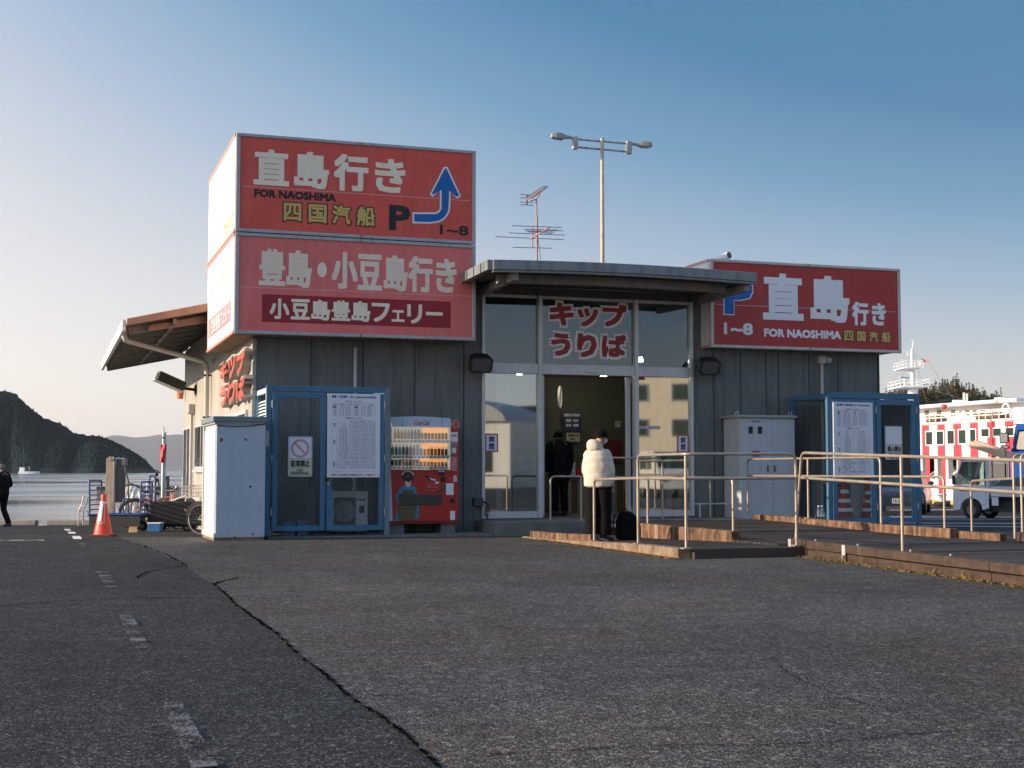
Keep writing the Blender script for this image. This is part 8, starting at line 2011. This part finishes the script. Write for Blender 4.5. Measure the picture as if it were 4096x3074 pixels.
rods([(1982.5, 947.5, 2255, 959.5, 0.4), (2035, 932.6, 2259, 941.7, 0.1), (2049, 903.7, 2247, 910.9, -0.85), (2095, 918, 2231, 921, -0.6), (2102, 924.5, 2215, 930, -0.4), (2110, 928.5, 2208, 935, -0.2), (2112, 925, 2251, 924, -0.5), (2050, 990, 2208, 994, 0.3)], None)
part('rod', MB().cyl(wp(2129.6, 905, av + 0.3), wp(2130, 993, av + 0.3), 0.014, n=6), M_AER, at_)
part('boom', MB().cyl(wp(2103.6, 801.7, av + 0.4), wp(2183, 747.5, av - 0.8), 0.016, n=8), M_AER, at_)
part('boom', MB().tube(fillet([wp(2120, 805, av), wp(2145, 797, av), wp(2157, 782, av - 0.3), wp(2158, 768, av - 0.4)], 0.05), 0.014, 8), M_AER, at_)
for k in range(14):
    f = k / 13; x, y = 2120 + 62 * f, 791 - 43 * f; w_ = 17 - 4 * f
    part('rod', MB().cyl(wp(x - w_, y - w_ * 0.05, av + 0.2 - 1.0 * f), wp(x + w_, y + w_ * 0.05, av + 0.2 - 1.0 * f), 0.006, n=5), M_ROD, at_)
rods([(2081, 779, 2122, 781, 0.4), (2080, 792.5, 2124, 794, 0.4), (2080, 809, 2132, 811, 0.4), (2081, 820, 2134, 822, 0.4)], None)
part('rod', MB().cyl(wp(2107, 779, av + 0.4), wp(2107, 822, av + 0.4), 0.02, n=6), M_ROD, at_)
part('cable', MB().tube([wp(2149, 940, av), wp(2157, 990, av), wp(2164, 1040, av)], 0.006, 5), M_ROD, at_)

# wooded hill beyond the ferry
D = 170.0
WH = [(3560, 1610), (3585, 1585), (3600, 1572), (3640, 1578), (3690, 1574), (3735, 1566), (3765, 1556), (3790, 1548), (3815, 1556), (3830, 1552), (3850, 1566), (3885, 1570), (3905, 1585), (3935, 1594), (3975, 1604), (4050, 1618)]
mb = MB(); vs = []; nx, ny = 60, 6
for j in range(ny + 1):
    f = j / ny
    for i in range(nx + 1):
        x = 3500 + 640 * i / nx; top = dp(3700, interp(WH, x) + 16, D).z
        vs.append(cw((x - CX) / F_PX * D, D - 14 + 30 * f, (top + 3) * sin(f * pi * 0.9) ** 0.7 - 3 if 0 < j < ny else -4))
mb.add(vs, [(j * (nx + 1) + i, j * (nx + 1) + i + 1, (j + 1) * (nx + 1) + i + 1, (j + 1) * (nx + 1) + i) for j in range(ny) for i in range(nx)], True)
struct('wooded_hill', mb, mat('hill_soil', (0.03, 0.03, 0.02), 0.95))
M_LEAF = mat('leaf_dark', (0.040, 0.050, 0.022), 0.8, var=0.6, scale=0.4); M_LEAFB = mat('leaf_brown', (0.13, 0.075, 0.035), 0.8, var=0.5, scale=0.4)
ga_, gb2 = MB(), MB()
for k in range(420):
    x = random.uniform(3540, 4010); dd = D - random.uniform(-6, 12); base = dp(x, interp(WH, x) + 18 + random.uniform(0, 30), dd)
    conif = random.random() < 0.35; h = random.uniform(0.7, 1.3) * (1.2 if conif else 1.0); r_ = 0.22 * h if conif else 0.5 * h
    tgt = gb2 if (random.random() < 0.28 and not conif) else ga_
    for q in range(46):
        f = random.random()
        if conif: rad = r_ * (1 - f); c = base + Vector((random.gauss(0, 0.5) * rad, random.gauss(0, 0.5) * rad, h * 1.5 * f))
        else:
            a, e = random.uniform(0, 2 * pi), random.uniform(-0.5, 1); c = base + Vector((cos(a) * r_ * random.random() ** 0.5, sin(a) * r_ * random.random() ** 0.5, h * 0.6 + e * r_ * 0.9))
        s1 = Vector((random.gauss(0, 1), random.gauss(0, 1), random.gauss(0, 1))).normalized() * 0.11; s2 = Vector((random.gauss(0, 1), random.gauss(0, 1), random.gauss(0, 1))).normalized() * 0.11
        tgt.add([tuple(c - s1), tuple(c + s1), tuple(c + s2 * 1.6)], [(0, 1, 2)])
for nm, g, m, lb in (('woodland', ga_, M_LEAF, 'dark evergreen woodland on the hill behind the ferry'), ('woodland', gb2, M_LEAFB, 'brown leafless patches in the woodland behind the ferry')):
    me = bpy.data.meshes.new(nm); me.from_pydata(g.v, [], g.f); me.materials.append(m); o = bpy.data.objects.new(nm, me); COL.objects.link(o); setp(o, lb, 'woodland', None, 'stuff')

# ------------------------------------------------------------------ the street behind the camera (seen in the glass)
M_BEIGE = mat('hotel_wall', (0.55, 0.46, 0.33), 0.8, var=0.1, streak=0.2)
hb_ = thing('street_building', 'beige three-storey street building mirrored in the entrance glass', 'building', (42, -67, 0), R(35), local=True)
part('wall', MB().box(-7, 20, -4, 0, 0, 8.0), M_BEIGE, hb_)
part('parapet', MB().box(-7.1, 20.1, -4.1, 0.1, 8.002, 8.5), M_CONC, hb_)
for fl_ in range(3):
    for k in range(7):
        x = -5.9 + 3.6 * k; o = part('window', MB().box(x, x + 1.9, 0.002, 0.06, 1.0 + 2.6 * fl_, 2.3 + 2.6 * fl_), M_ALUD, hb_)
        part('pane', MB().box(x + 0.1, x + 1.8, 0.061, 0.07, 1.1 + 2.6 * fl_, 2.2 + 2.6 * fl_), M_FD, o)
hb2 = thing('street_building', 'low pale street building with a curved roof mirrored in the left pane', 'building', (19.5, -62, 0), R(38), local=True)
part('wall', MB().box(-7, 6, -8, 0, 0, 4.2), mat('pale_wall', (0.62, 0.58, 0.50), 0.7), hb2)
part('roof', MB().extr([(6.3 * cos(pi * i / 12) - 0.5, 4.2 + 1.8 * sin(pi * i / 12)) for i in range(13)], 1, -8, 0.3), M_TRIM, hb2)
for k in range(4): part('window', MB().box(-6 + 3 * k, -4.2 + 3 * k, 0.002, 0.06, 1.0, 2.6), M_FD, hb2)
M_LOWHILL = struct('back_hill', MB().loft([[(x, -160 - 40 * (k == 2), z * (0.0 if k in (0, 2) else 1)) for x, z in ((-120, 3), (-60, 7), (-10, 6), (30, 9), (80, 11), (140, 8), (200, 4))] for k in range(3)], False), mat('hill_soil', (0.03, 0.03, 0.02), 0.95))
vn = thing('parked_van', 'pale parked van mirrored low in the right glass pane', 'van', (20.6, -27.5, 0), R(100), local=True)
part('body', MB().extr([(-1.7, 0.35), (-1.7, 1.75), (-1.5, 1.9), (0.6, 1.9), (1.25, 1.15), (1.7, 1.0), (1.75, 0.35)], 1, -0.75, 0.75), mat('van_cream', (0.62, 0.58, 0.50), 0.3), vn, bev=0.05)
part('windscreen', MB().add([(0.68, -0.65, 1.83), (0.68, 0.65, 1.83), (1.26, 0.65, 1.2), (1.26, -0.65, 1.2)], [(0, 1, 2, 3)]), M_FD, vn)
for s in (-1, 1):
    part('side_window', MB().box(-1.4, -0.3, s * 0.752 - 0.003, s * 0.752 + 0.003, 1.15, 1.7).box(-0.2, 0.5, s * 0.752 - 0.003, s * 0.752 + 0.003, 1.15, 1.7), M_FD, vn)
    part('headlight', MB().ball((1.73, s * 0.55, 0.75), 0.05, 0.13, 0.1), M_CHROME, vn)
    for x in (-1.1, 1.1): wheel_part(vn, (x, s * 0.66, 0.29), 0.29, 0.17, 'y', M_CHROME)

# ------------------------------------------------------------------ air
hm = bpy.data.materials.new('haze_air'); hm.use_nodes = True
n, l = nt(hm); n.remove(n['Principled BSDF'])
pv_ = n.new('ShaderNodeVolumePrincipled'); pv_.inputs['Color'].default_value = (0.92, 0.92, 0.95, 1); pv_.inputs['Density'].default_value = 0.000024; pv_.inputs['Anisotropy'].default_value = 0.2
l.new(pv_.outputs[0], n['Material Output'].inputs['Volume'])
hb3 = setp(part('haze', MB().box(-16000, 22000, -3000, 28500, -7.5, 720), hm), kind='stuff')
